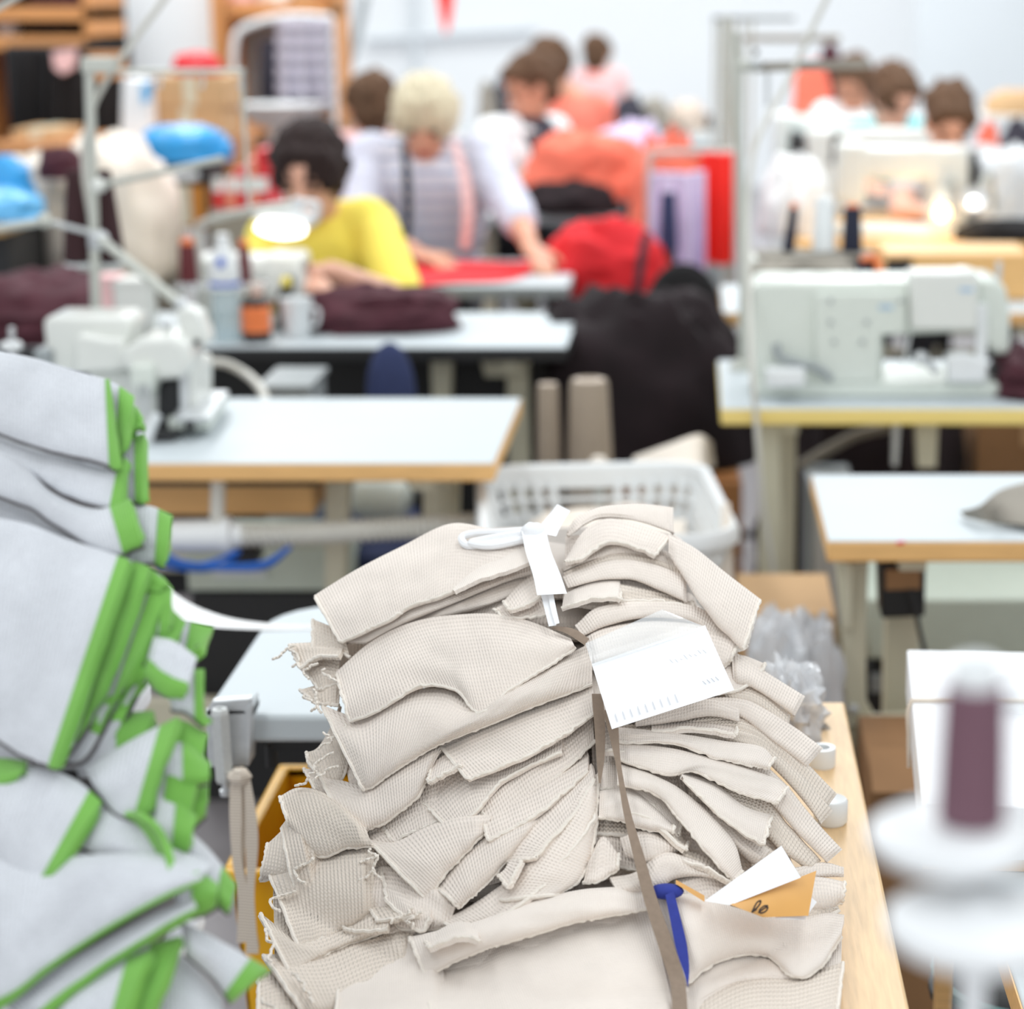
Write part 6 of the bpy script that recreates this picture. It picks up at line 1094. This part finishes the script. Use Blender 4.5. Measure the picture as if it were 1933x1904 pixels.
shf = thing('side_table', (W(300, 400, 7.4).x, 7.5, 0), 'dark side table carrying the boxes at the left back', 'table'); zt3 = W(300, 263, 7.4).z - .001; MB().bounds(W(10, 262, 7.4).x, W(440, 262, 7.4).x, 7.15, 7.85, zt3 - .04, zt3).build('table_top', 'dwood', shf, bevel=.003)
for u in (15, 425): MB().bounds(W(u, 262, 7.4).x, W(u, 262, 7.4).x + .04, 7.3, 7.75, 0, zt3 - .04).build('leg', 'dwood', shf)
hp('shiny blue plastic bag on the black tray', 262, 428, 238, 302, 6.7, 'bluebag', 63, name='plastic_bag', cat='bag', amp=.14, ry=.1)
bk = thing('black_tray', W(345, 340, 6.7), 'black tray rack under the blue bag', 'rack'); p0, p1 = W(285, 345, 6.7), W(405, 300, 6.7); MB().bounds(p0.x, p1.x, 6.6, 6.85, p0.z, p1.z).build('tray', 'black', bk, bevel=.006); MB().bounds(p0.x + .08, p1.x - .03, 6.59, 6.6, p0.z + .02, p0.z + .045).build('label_plate', 'plast', bk)
for x in (p0.x + .01, p1.x - .01):
    for y in (6.62, 6.83): MB().cyl((x, y, 0), (x, y, p0.z), .012).build('leg', 'black', bk)
hp('large cream cloth heap behind the tall grey pole', 105, 312, 268, 520, 5.9, 'creamfab', 64, amp=.16, ry=.22, fq=1.8)
hp('cream cloth heap at the left edge below the blue bags', -40, 150, 300, 410, 5.8, 'creamfab', 65, amp=.2, ry=.15)
hp('maroon cloth lying over the cream heap', 78, 150, 280, 335, 5.62, 'bfab', 66, amp=.2, ry=.06)
hp('light blue plastic bag at the left frame edge', -60, 52, 300, 380, 5.5, 'bluebag', 67, name='plastic_bag', cat='bag', amp=.2, ry=.08)
hp('pale blue bag slumped below the other at the left edge', -60, 70, 360, 412, 5.4, 'palebag', 68, name='plastic_bag', cat='bag', amp=.2, ry=.08)
st5 = thing('cutting_table', (W(120, 520, 5.8).x, 5.8, 0), 'beige-edged table at the left carrying the cream heaps', 'table'); MB().bounds(W(-80, 420, 5.6).x, W(66, 420, 5.6).x, 5.35, 6.0, W(30, 422, 5.35).z - .03, W(30, 410, 5.35).z).build('table_top', 'woodedge', st5, bevel=.003); MB().bounds(W(-80, 420, 5.6).x, W(60, 420, 5.6).x, 5.4, 5.95, 0, W(30, 422, 5.35).z - .031).build('base', 'dark', st5)
hb = thing('heap_stand', (W(210, 540, 5.95).x, 5.95, 0), 'grey stand under the large cream heap', 'stand'); MB().bounds(W(120, 520, 5.9).x, W(300, 520, 5.9).x, 5.75, 6.2, 0, W(200, 521, 5.9).z).build('box', 'greyfab', hb, bevel=.004); MB().bounds(W(118, 520, 5.9).x, W(302, 520, 5.9).x, 5.74, 6.21, .3, .33).build('band', 'greyed', hb)
for k, (u, m) in enumerate(((420, 'redbox'), (442, 'palered'), (462, 'redbox'), (484, 'palered'), (503, 'redbox'))):
    p0, p1 = W(u - 10, 392, 6.0), W(u + 9, 352 - 18 * k, 6.0); t = thing('folder', ((p0.x + p1.x) / 2, 6.0, p0.z), ['leftmost and lowest red folder beside the lamp', 'first salmon folder from the left', 'middle red folder of the row', 'second salmon folder, next to the dark-haired head', 'tallest red folder next to the dark-haired head'][k], 'folder', 'red folders'); MB().bounds(p0.x, p1.x, 5.95, 6.15, p0.z, p1.z).build('cover', m, t, bevel=.003); MB().bounds(p0.x + .004, p1.x - .004, 5.948, 5.95, p0.z + .05, p0.z + .09).build('label', 'plast', t)
fs = thing('folder_shelf', (W(460, 500, 6.0).x, 6.05, 0), 'grey stand under the red folders', 'stand'); MB().bounds(W(405, 392, 6.0).x, W(516, 392, 6.0).x, 5.93, 6.2, .0, W(460, 392, 6.0).z - .001).build('box', 'greyfab', fs, bevel=.004); MB().bounds(W(403, 392, 6.0).x, W(518, 392, 6.0).x, 5.925, 6.205, .3, .33).build('band', 'greyed', fs)
# back wall details: pipes, pennant, garments, far goods
tag(MB().pprism([(824, -20), (858, -20), (850, 40), (842, 66), (834, 40)], 14, 14.03).build('pennant', 'redf'), 'red pointed pennant hanging by the back wall at the top', 'pennant')
MB().cyl(W(841, -20, 14.015), (W(841, -20, 14.015).x, 14.015, 4.2), .006).build('cord', 'greyed', [o for o in bpy.data.objects if o.name == 'pennant'][0])
pw = thing('wall_pipe', W(785, 100, 16.9), 'thin grey pipe running up the back wall', 'pipe'); MB().cyl((W(785, 100, 16.9).x, 16.9, 0), (W(785, 100, 16.9).x, 16.9, 4.1), .03).build('pipe', 'wallg', pw); MB().cyl(W(690, 75, 16.9), W(1010, 55, 16.9), .03).build('branch_pipe', 'wallg', pw)
tag(MB().tube([W(690, -10, 12), W(675, 60, 12), W(655, 130, 12)], .025, 8, smooth=20).build('hanging_cable', 'greyed'), 'grey cable hanging near the back wall above the short-haired head', 'cable')
for k, (u0, u1, v0, v1, m, lab) in enumerate([(905, 935, 165, 225, 'greyfab', 'taupe cloth heap at the back left of the profile woman'), (930, 958, 160, 220, 'dvest', 'dark cloth heap behind the white-sleeved woman'), (1160, 1215, 185, 245, 'dvest', 'dark cloth heap beside the furthest woman'), (1210, 1262, 190, 250, 'greyfab', 'taupe cloth heap far back in the middle'), (1262, 1330, 196, 250, 'tauptop', 'pinkish cloth heap far back under the thread frame'), (1285, 1345, 215, 290, 'dvest', 'dark cloth heap right of the pinkish one'), (1300, 1350, 225, 270, 'whitefab', 'white cloth heap beside the far thread frame')]):
    hp(lab, u0, u1, v0, v1, 10.0 + .2 * k, m, 80 + k, amp=.22, ry=.12, zb=.841)
bt2 = thing('back_bench', (W(1120, 250, 11).x, 10.6, 0), 'long grey bench carrying goods at the back', 'bench'); MB().bounds(W(880, 250, 11).x, W(1360, 250, 11).x, 9.8, 11.6, .80, .84).build('bench_top', 'greyed', bt2)
for u in (890, 1350): MB().bounds(W(u, 250, 11).x - .03, W(u, 250, 11).x + .03, 9.85, 11.55, 0, .8).build('leg', 'greyed', bt2)
# right back goods
hp('large pale grey cloth heap at the right edge', 1820, 2010, 285, 445, 6.55, 'gshirt', 90, amp=.14, ry=.2, zb=.801)
hp('black cloth on the beech-topped table at the right edge', 1810, 1990, 415, 458, 6.3, 'blackgarm', 91, amp=.2, zb=.801, ry=.08)
hp('orange-red cloth behind the pale grey heap', 1840, 1890, 245, 300, 7.5, 'coralh', 92, amp=.2, zb=.781)
hp('dark cloth at the far right edge behind the grey heap', 1885, 1960, 240, 300, 7.6, 'dvest', 93, amp=.2, zb=.781)
hp('taupe cloth under the thread tray on the far white table', 1420, 1625, 480, 545, 5.3, 'greyfab', 94, amp=.2, zb=TZ + .001, ry=.12)
hp('white cloth heap behind the thread tray at right', 1440, 1560, 300, 470, 6.5, 'whitefab', 95, amp=.18, zb=.801, ry=.15)
bxr = thing('cardboard_box', (W(1720, 490, 5.4).x, 5.4, TZ), 'tan box with a dark opening on the table behind the long-arm machine', 'box'); p0, p1 = W(1665, 530, 5.4), W(1935, 470, 5.4); MB().bounds(p0.x, p1.x, 5.3, 5.55, TZ + .001, p1.z).build('box', 'woodedge', bxr, bevel=.004); MB().pprism([(1672, 490), (1722, 488), (1722, 525), (1672, 525)], 5.295, 5.302).build('opening', 'black', bxr)
for lab, u, v0, v1, Y, zb_ in (('slim black thread cone in front of the far white machine', 1497, 305, 252, 7.0, .78), ('black thread cone right of the slim one by the turquoise collar', 1578, 308, 255, 7.0, .78)):
    p = W(u, v0, Y); t = cone(lab, (p.x, Y, p.z), (v0 - v1) * PXM(Y), .017 if u < 1550 else .022, .014, 'blackgarm', capm='black'); MB().cyl((p.x, Y, 0), (p.x, Y, p.z), .012).build('stand_rod', 'pole', t)
RZ = W(1500, 215, 9.8).z
hp('red and white cloth heap behind the right thread frame', 1500, 1570, 125, 190, 9.8, 'coralh', 97, amp=.2, zb=RZ)
hp('dark red cloth roll on the pale rack above the grey bar', 1540, 1590, 90, 190, 9.8, 'bfab', 98, amp=.15, zb=RZ)
hp('tan box-like parcel at the far right edge', 1860, 1990, 170, 250, 9.8, 'card', 99, amp=.08, zb=RZ)
rs = thing('goods_rack', (W(1560, 200, 9.8).x, 9.8, 0), 'pale rack behind the women at the right', 'rack'); MB().bounds(W(1460, 190, 9.8).x, W(1990, 190, 9.8).x, 9.6, 10.0, RZ - .05, RZ).build('shelf_board', 'plast', rs)
for u in (1470, 1980): MB().bounds(W(u, 190, 9.8).x - .02, W(u, 190, 9.8).x + .02, 9.6, 10.0, 0, RZ - .05).build('post', 'plast', rs)
# near-floor items at lower right
tl = thing('teal_bin', (W(1850, 1880, 2.0).x + .05, 2.0, 0), 'teal plastic tub low at the bottom right corner', 'tub'); p = W(1840, 1830, 2.0); MB().lathe((p.x + .06, 2.0, 0), [(.07, 0), (.08, .01), (.1, p.z - .01), (.105, p.z), (.095, p.z), (.07, .03), (0, .02)], 28).build('tub', 'teal', tl); MB().lathe((p.x + .06, 2.0, p.z - .03), [(.101, 0), (.107, .004), (.107, .012), (.101, .016)], 28).build('rim', 'black', tl)
wl2 = thing('wooden_post', (W(1782, 1850, 1.95).x, 1.95, 0), 'slim light wooden post at the bottom right behind the thread plates', 'post'); p = W(1782, 1815, 1.95); MB().bounds(p.x - .009, p.x + .009, 1.94, 1.96, 0, p.z + .03).build('post', 'woodedge', wl2, bevel=.002); MB().bounds(p.x - .05, p.x + .05, 1.9, 2.0, 0, .02).build('foot', 'woodedge', wl2)

# ------------------------------------------------------------------ people
def capsules(segs, voxel, smooth=6):
    b = MB()
    for s in segs:
        if s[0] == 'c':
            _, p0, p1, r0, r1 = s; p0, p1 = Vector(p0), Vector(p1)
            b.ell(p0, (r0,) * 3, n=12); b.ell(p1, (r1,) * 3, n=12)
            if (p1 - p0).length > 1e-4: b.cyl(p0, p1, r0, r1, 14)
        else: _, c, rad, ax = s; b.ell(c, rad, ax, n=20)
    me = bpy.data.meshes.new('tmp'); me.from_pydata([tuple(p) for p in b.v], [], b.f); me.update()
    bm = bmesh.new(); bm.from_mesh(me); bmesh.ops.remove_doubles(bm, verts=bm.verts, dist=1e-5); bmesh.ops.recalc_face_normals(bm, faces=bm.faces); bm.to_mesh(me); bm.free()
    o = bpy.data.objects.new('tmp', me); COL.objects.link(o)
    md = o.modifiers.new('r', 'REMESH'); md.mode = 'VOXEL'; md.voxel_size = voxel; md.use_smooth_shade = True
    ms = o.modifiers.new('s', 'SMOOTH'); ms.factor = .5; ms.iterations = smooth
    dg = bpy.context.evaluated_depsgraph_get(); ev = o.evaluated_get(dg); m2 = bpy.data.meshes.new_from_object(ev)
    bpy.data.objects.remove(o); r = MB(); r.v = [tuple(v.co) for v in m2.vertices]; r.f = [tuple(p.vertices) for p in m2.polygons]
    bpy.data.meshes.remove(m2); return r
def frame(f, up=Vector((0, 0, 1))):
    f = Vector(f).normalized(); r = f.cross(up).normalized(); u = r.cross(f); return r, f, u
def hand(wrist, d, nrm, k=1.0):
    d = Vector(d).normalized(); n = (Vector(nrm) - d * Vector(nrm).dot(d)).normalized(); s = d.cross(n); w = Vector(wrist); S = []
    pc = w + d * .045 * k
    S.append(('e', pc, (.042 * k, .05 * k, .018 * k), (s, d, n)))
    for i, (o, L) in enumerate(((-.030, .066), (-.010, .078), (.010, .072), (.029, .056))):
        b = w + d * .082 * k + s * o * k; m = b + d * L * .55 * k - n * .006; e = m + d * L * .45 * k - n * .016
        S += [('c', b, m, .0095 * k, .0085 * k), ('c', m, e, .0085 * k, .007 * k)]
    t0 = w + d * .03 * k - s * .03 * k; t1 = t0 + d * .03 * k - s * .028 * k; t2 = t1 + d * .03 * k - s * .006 * k
    S += [('c', t0, t1, .012 * k, .0105 * k), ('c', t1, t2, .0105 * k, .008 * k)]
    return S
def person(label, head, face, sh_l, sh_r, hips, arms, shirt, hair, skin='skin', voxel=.009, knee_dir=(0, -1, 0), sleeve=.5, hairx=(1, 1, 1), vest=None, extra=None, hk=1.0, collar=None, armm=None, up=Vector((0, 0, 1)), bun=None, stool=True):
    H = Vector(head); r, f, u = frame(face, up); base = Vector((hips[0], hips[1], 0))
    t = thing('person', base, label, 'person'); L, Rr, hp_ = Vector(sh_l), Vector(sh_r), Vector(hips); mid = (L + Rr) / 2; nk = mid + Vector((0, 0, .03)) ; kd = Vector(knee_dir).normalized(); side = kd.cross(Vector((0, 0, 1)))
    S = [('e', H + u * .02 - f * .005, (.074 * hk, .092 * hk, .098 * hk), (r, f, u)), ('e', H + f * .028 - u * .05, (.056 * hk, .062 * hk, .062 * hk), (r, f, u)), ('c', H + f * .082 + u * .005, H + f * .104 - u * .022, .009, .013), ('c', H - u * .05 - f * .02, nk, .052, .058)]
    for q in (-1, 1): S.append(('e', H + r * q * .076 * hk - u * .005 - f * .005, (.012, .02, .032), (r, f, u)))
    S += [('c', nk, mid - Vector((0, 0, .06)), .07, .1), ('c', L, Rr, .06, .06), ('c', mid.lerp(hp_, .25), hp_, .125, .14)]
    C = [('c', L, Rr, .074, .074), ('c', mid.lerp(hp_, .12), mid.lerp(hp_, .5), .13, .138), ('c', mid.lerp(hp_, .5), hp_, .138, .155), ('c', L.lerp(Rr, .25) - Vector((0, 0, .07)), L.lerp(hp_, .5), .1, .1), ('c', Rr.lerp(L, .25) - Vector((0, 0, .07)), Rr.lerp(hp_, .5), .1, .1)]
    T = [('e', hp_, (.17, .15, .12), None)]
    for q in (-1, 1):
        h0 = hp_ + side * q * .09; kn = h0 + kd * .40 + side * q * .04; an = Vector((kn.x, kn.y, .09)) - kd * .05
        T += [('c', h0, kn, .085, .06), ('c', kn, an, .058, .042)]; S += [('c', an, an + Vector((0, 0, -.03)), .035, .035), ('c', an + Vector((0, 0, -.055)), an + kd * .15 + Vector((0, 0, -.06)), .034, .028)]
    for a in arms:
        s0, el, wr_, hd, hn = [Vector(x) for x in a]
        S += [('c', s0, el, .05, .04), ('c', el, wr_, .042, .027)] + hand(wr_, hd, hn)
        if sleeve <= 1: C += [('c', s0, s0.lerp(el, sleeve), .066, .058)]
        else: C += [('c', s0, el, .064, .056), ('c', el, el.lerp(wr_, sleeve - 1), .056, .044)]
    capsules(S, voxel * .75).build('body', skin, t)
    capsules(C, voxel).build('shirt', shirt, t); capsules(T, .012).build('trousers', 'trousers', t)
    hr_ = [('e', H + u * .038 * hk - f * .022, (.084 * hk * hairx[0], .098 * hk * hairx[1], .094 * hk * hairx[2]), (r, f, u)), ('e', H - f * .045 + u * .0, (.078 * hk * hairx[0], .066 * hk, .098 * hk * hairx[2]), (r, f, u)), ('e', H + f * .045 + u * .085, (.06, .035, .03), (r, f, u))]
    rd = random.Random(int(abs(H.x * 991) + H.y * 77))
    for k in range(16):
        a, e = rd.uniform(0, 6.28), rd.uniform(.1, 1.3); dv = r * math.cos(a) * math.cos(e) + f * (-.3 + math.sin(a) * math.cos(e)) * .9 + u * math.sin(e)
        hr_.append(('e', H + u * .04 - f * .02 + dv * .068 * hk, (.03, .03, .03), (r, f, u)))
    if bun: hr_.append(('e', H - f * .11 + u * bun, (.045, .045, .05), (r, f, u)))
    for k in range(14):
        a = rd.uniform(-2.6, 2.6) - math.pi / 2; e = rd.uniform(-.35, .5); dv = r * math.cos(a) + f * math.sin(a) * 1.05
        hr_.append(('e', H - f * .012 + dv * .074 * hk * hairx[0] + u * (.03 + .06 * e), (.022, .022, .04), (r, f, u)))
    hb_ = capsules(hr_, voxel * .7, 2); cc_ = H - f * .01 + u * .03; hv = []
    for p in hb_.v:
        d = Vector(p) - cc_; n_ = d.normalized(); lat = math.atan2(n_.dot(r), n_.dot(u) + .4)
        hv.append(tuple(cc_ + d * (1 + .09 * noise.noise((lat * 7, n_.dot(f) * 2.2, H.x * 9)) + .06 * noise.noise((lat * 17, n_.dot(f) * 5, H.y)))))
    hb_.v = hv; hb_.build('hair', hair, t)
    for q in (-1, 1):
        MB().ell(H + f * .083 + r * q * .032 + u * .008, (.013, .007, .007), (r, f, u)).build('eye', 'eye', t); MB().tube([H + f * .088 + r * q * .015 + u * .028, H + f * .088 + r * q * .033 + u * .033, H + f * .075 + r * q * .052 + u * .028], .004, 6, smooth=8).build('eyebrow', hair, t)
    MB().ell(H + f * .085 - u * .060, (.022, .008, .007), (r, f, u)).build('mouth', 'lips', t)
    if vest: capsules([('c', mid.lerp(hp_, .1), mid.lerp(hp_, .5), .142, .15), ('c', mid.lerp(hp_, .5), hp_, .15, .165), ('c', L.lerp(Rr, .25), mid.lerp(hp_, .3), .07, .1), ('c', Rr.lerp(L, .25), mid.lerp(hp_, .3), .07, .1)], voxel).build('vest', vest, t)
    if collar:
        cs_ = [nk + Vector((math.cos(a) * .085, math.sin(a) * .085, -.01 - .02 * math.sin(a + 1.57))) for a in np.linspace(0, 2 * math.pi, 24)]; MB().tube(cs_, .02, 8).build('collar', collar, t)
    if extra: extra(t, L, Rr, hp_, mid)
    if stool:
        s = thing('work_stool', base, 'round black stool under the ' + ' '.join(label.split()[:10]), 'stool', 'work stools'); zz = hp_.z - .125
        MB().lathe((base.x, base.y, zz - .04), [(.15, 0), (.17, .01), (.17, .03), (.15, .04)], 24).build('seat', 'black', s); MB().cyl((base.x, base.y, .05), (base.x, base.y, zz - .04), .022).build('post', 'black', s); MB().cyl((base.x, base.y, .0), (base.x, base.y, .05), .2, .05, 24).build('foot', 'black', s)
    return t
# woman in yellow
person('woman in a yellow short-sleeved top with short dark hair bending over her sewing', W(583, 332, 5.22), (-.10, -.90, -.40), W(515, 455, 5.34), W(692, 425, 5.36), (W(620, 700, 5.46).x, 5.46, .58),
       [(W(515, 460, 5.34), W(470, 575, 5.13), W(545, 520, 4.98), (.6, -.7, .0), (0, 0, 1)), (W(705, 430, 5.36), W(762, 572, 5.06), W(625, 512, 4.97), (-1, -.15, .05), (0, .2, 1))], 'yshirt', 'hdark', 'skin', sleeve=.9, hairx=(1.1, 1.08, 1.08), voxel=.008)
# woman in stripes
def cardi(t, L, Rr, hp_, mid):
    capsules([('c', L, L.lerp(hp_, .5), .085, .075), ('c', L.lerp(hp_, .5), hp_ + (L - mid) * .6, .075, .08), ('c', L, L.lerp(mid, .3), .08, .07)], .011).build('cardigan_front', 'marl', t); capsules([('c', Rr, Rr.lerp(hp_, .5), .085, .075), ('c', Rr.lerp(hp_, .5), hp_ + (Rr - mid) * .6, .075, .08), ('c', Rr, Rr.lerp(mid, .3), .08, .07)], .011).build('cardigan_front', 'marl', t)
    for a in CARD: capsules([('c', a[0], a[1], .072, .06), ('c', a[1], Vector(a[1]).lerp(Vector(a[2]), .35), .06, .052)], .010).build('cardigan_sleeve', 'marl', t)
    MB().strip([W(756, 270, 6.12), W(760, 330, 6.06), W(763, 400, 6.02), W(760, 450, 6.02)], [W(768, 270, 6.12), W(776, 330, 6.06), W(778, 400, 6.02), W(774, 450, 6.02)], .004, 20).build('tape_measure', 'trousers', t); MB().strip([W(850, 265, 6.12), W(866, 330, 6.06), W(872, 400, 6.02), W(868, 470, 6.02)], [W(862, 262, 6.12), W(886, 330, 6.06), W(894, 400, 6.02), W(886, 470, 6.02)], .004, 20).build('tape_measure', 'pink', t)
CARD = [(W(704, 300, 6.36), W(676, 420, 6.16), W(785, 478, 6.0)), (W(908, 300, 6.36), W(972, 398, 6.14), W(1000, 462, 5.9))]
person('woman in a blue and white striped cardigan with ash blonde hair at the red cloth', W(802, 232, 6.3), (.02, -.92, -.36), CARD[0][0], CARD[1][0], (W(810, 560, 6.5).x, 6.5, .60),
       [(CARD[0][0], CARD[0][1], CARD[0][2], (.7, -.6, -.1), (0, 0, 1)), (CARD[1][0], CARD[1][1], CARD[1][2], (.35, -.75, -.3), (.2, 0, 1))], 'stripe', 'hblond', 'skin2', sleeve=1.0, hairx=(1.18, 1.15, 1.12), voxel=.009, extra=cardi)
person('woman seen from behind with short dark brown hair at the far left of the group', W(700, 205, 7.5), (-.3, .9, -.2), W(640, 285, 7.5), W(770, 285, 7.5), (W(705, 420, 7.5).x, 7.5, .58), [(W(640, 290, 7.5), W(630, 380, 7.55), W(660, 390, 7.8), (0, 1, 0), (0, 0, 1)), (W(770, 290, 7.5), W(780, 380, 7.55), W(740, 390, 7.8), (0, 1, 0), (0, 0, 1))], 'pink', 'hbrown', 'skin2', voxel=.012, knee_dir=(0, 1, 0))
person('woman in white sleeves and dark vest, head in profile facing left', W(1000, 165, 8.0), (-.75, -.45, -.45), W(930, 255, 7.9), W(1045, 250, 8.15), (W(1000, 420, 8.25).x, 8.25, .58), [(W(925, 260, 7.9), W(945, 350, 7.75), W(1010, 332, 7.62), (.8, -.5, .1), (0, 0, 1)), (W(1050, 255, 8.15), W(1080, 330, 7.95), W(1070, 340, 7.7), (0, -1, 0), (0, 0, 1))], 'wshirt', 'hbrown', 'skin2', voxel=.012, vest='dvest', collar='whitefab', sleeve=1.1, bun=.02)
person('person in a coral top with grey-brown hair behind the profile woman', W(1042, 130, 9.0), (.3, .9, -.2), W(1040, 205, 9.0), W(1130, 210, 9.0), (W(1090, 330, 9.0).x, 9.0, .58), [(W(1040, 205, 9.0), W(1030, 270, 9.1), W(1050, 280, 9.3), (0, 1, 0), (0, 0, 1)), (W(1130, 210, 9.0), W(1148, 275, 9.0), W(1120, 285, 9.2), (0, 1, 0), (0, 0, 1))], 'coral', 'hbrown', 'skin2', voxel=.012, knee_dir=(0, 1, 0))
person('furthest woman seen from behind in a white and red top by the back wall', W(1127, 105, 13), (.2, .95, -.1), W(1100, 150, 13), W(1162, 150, 13), (W(1135, 230, 13).x, 13, .58), [(W(1098, 150, 13), W(1090, 190, 13), W(1110, 195, 13.2), (0, 1, 0), (0, 0, 1)), (W(1164, 150, 13), W(1180, 185, 13), W(1160, 195, 13.2), (0, 1, 0), (0, 0, 1))], 'pink', 'hbrown', 'skin2', voxel=.014, knee_dir=(0, 1, 0), vest=None, collar='coral')
person('woman with grey-brown hair and turquoise collar at the right', W(1688, 188, 7.85), (.35, -.78, -.5), W(1622, 262, 7.95), W(1730, 258, 8.0), (W(1680, 400, 8.1).x, 8.1, .58), [(W(1620, 262, 7.95), W(1600, 340, 7.75), W(1640, 350, 7.55), (.2, -1, 0), (0, 0, 1)), (W(1735, 260, 8.0), W(1750, 335, 7.75), W(1710, 350, 7.55), (-.2, -1, 0), (0, 0, 1))], 'turq', 'hbrown', 'skin', voxel=.012)
person('person in a white top further back left of the turquoise woman', W(1612, 165, 8.9), (-.4, -.8, -.4), W(1560, 222, 8.9), W(1650, 225, 8.95), (W(1600, 330, 9.05).x, 9.05, .58), [(W(1560, 222, 8.9), W(1548, 285, 8.75), W(1585, 290, 8.6), (.3, -1, 0), (0, 0, 1)), (W(1650, 225, 8.95), W(1655, 285, 8.75), W(1625, 290, 8.6), (-.2, -1, 0), (0, 0, 1))], 'wshirt', 'hbrown', 'skin2', voxel=.012)
person('woman in a grey top with brown hair looking down at the far right', W(1792, 232, 6.98), (.05, -.8, -.6), W(1722, 318, 7.08), W(1858, 312, 7.08), (W(1790, 440, 7.2).x, 7.2, .58), [(W(1720, 318, 7.08), W(1700, 400, 6.92), W(1750, 400, 6.75), (.3, -1, 0), (0, 0, 1)), (W(1862, 314, 7.08), W(1880, 395, 6.92), W(1830, 400, 6.75), (-.3, -1, 0), (0, 0, 1))], 'gshirt', 'hbrown', 'skin', voxel=.011)
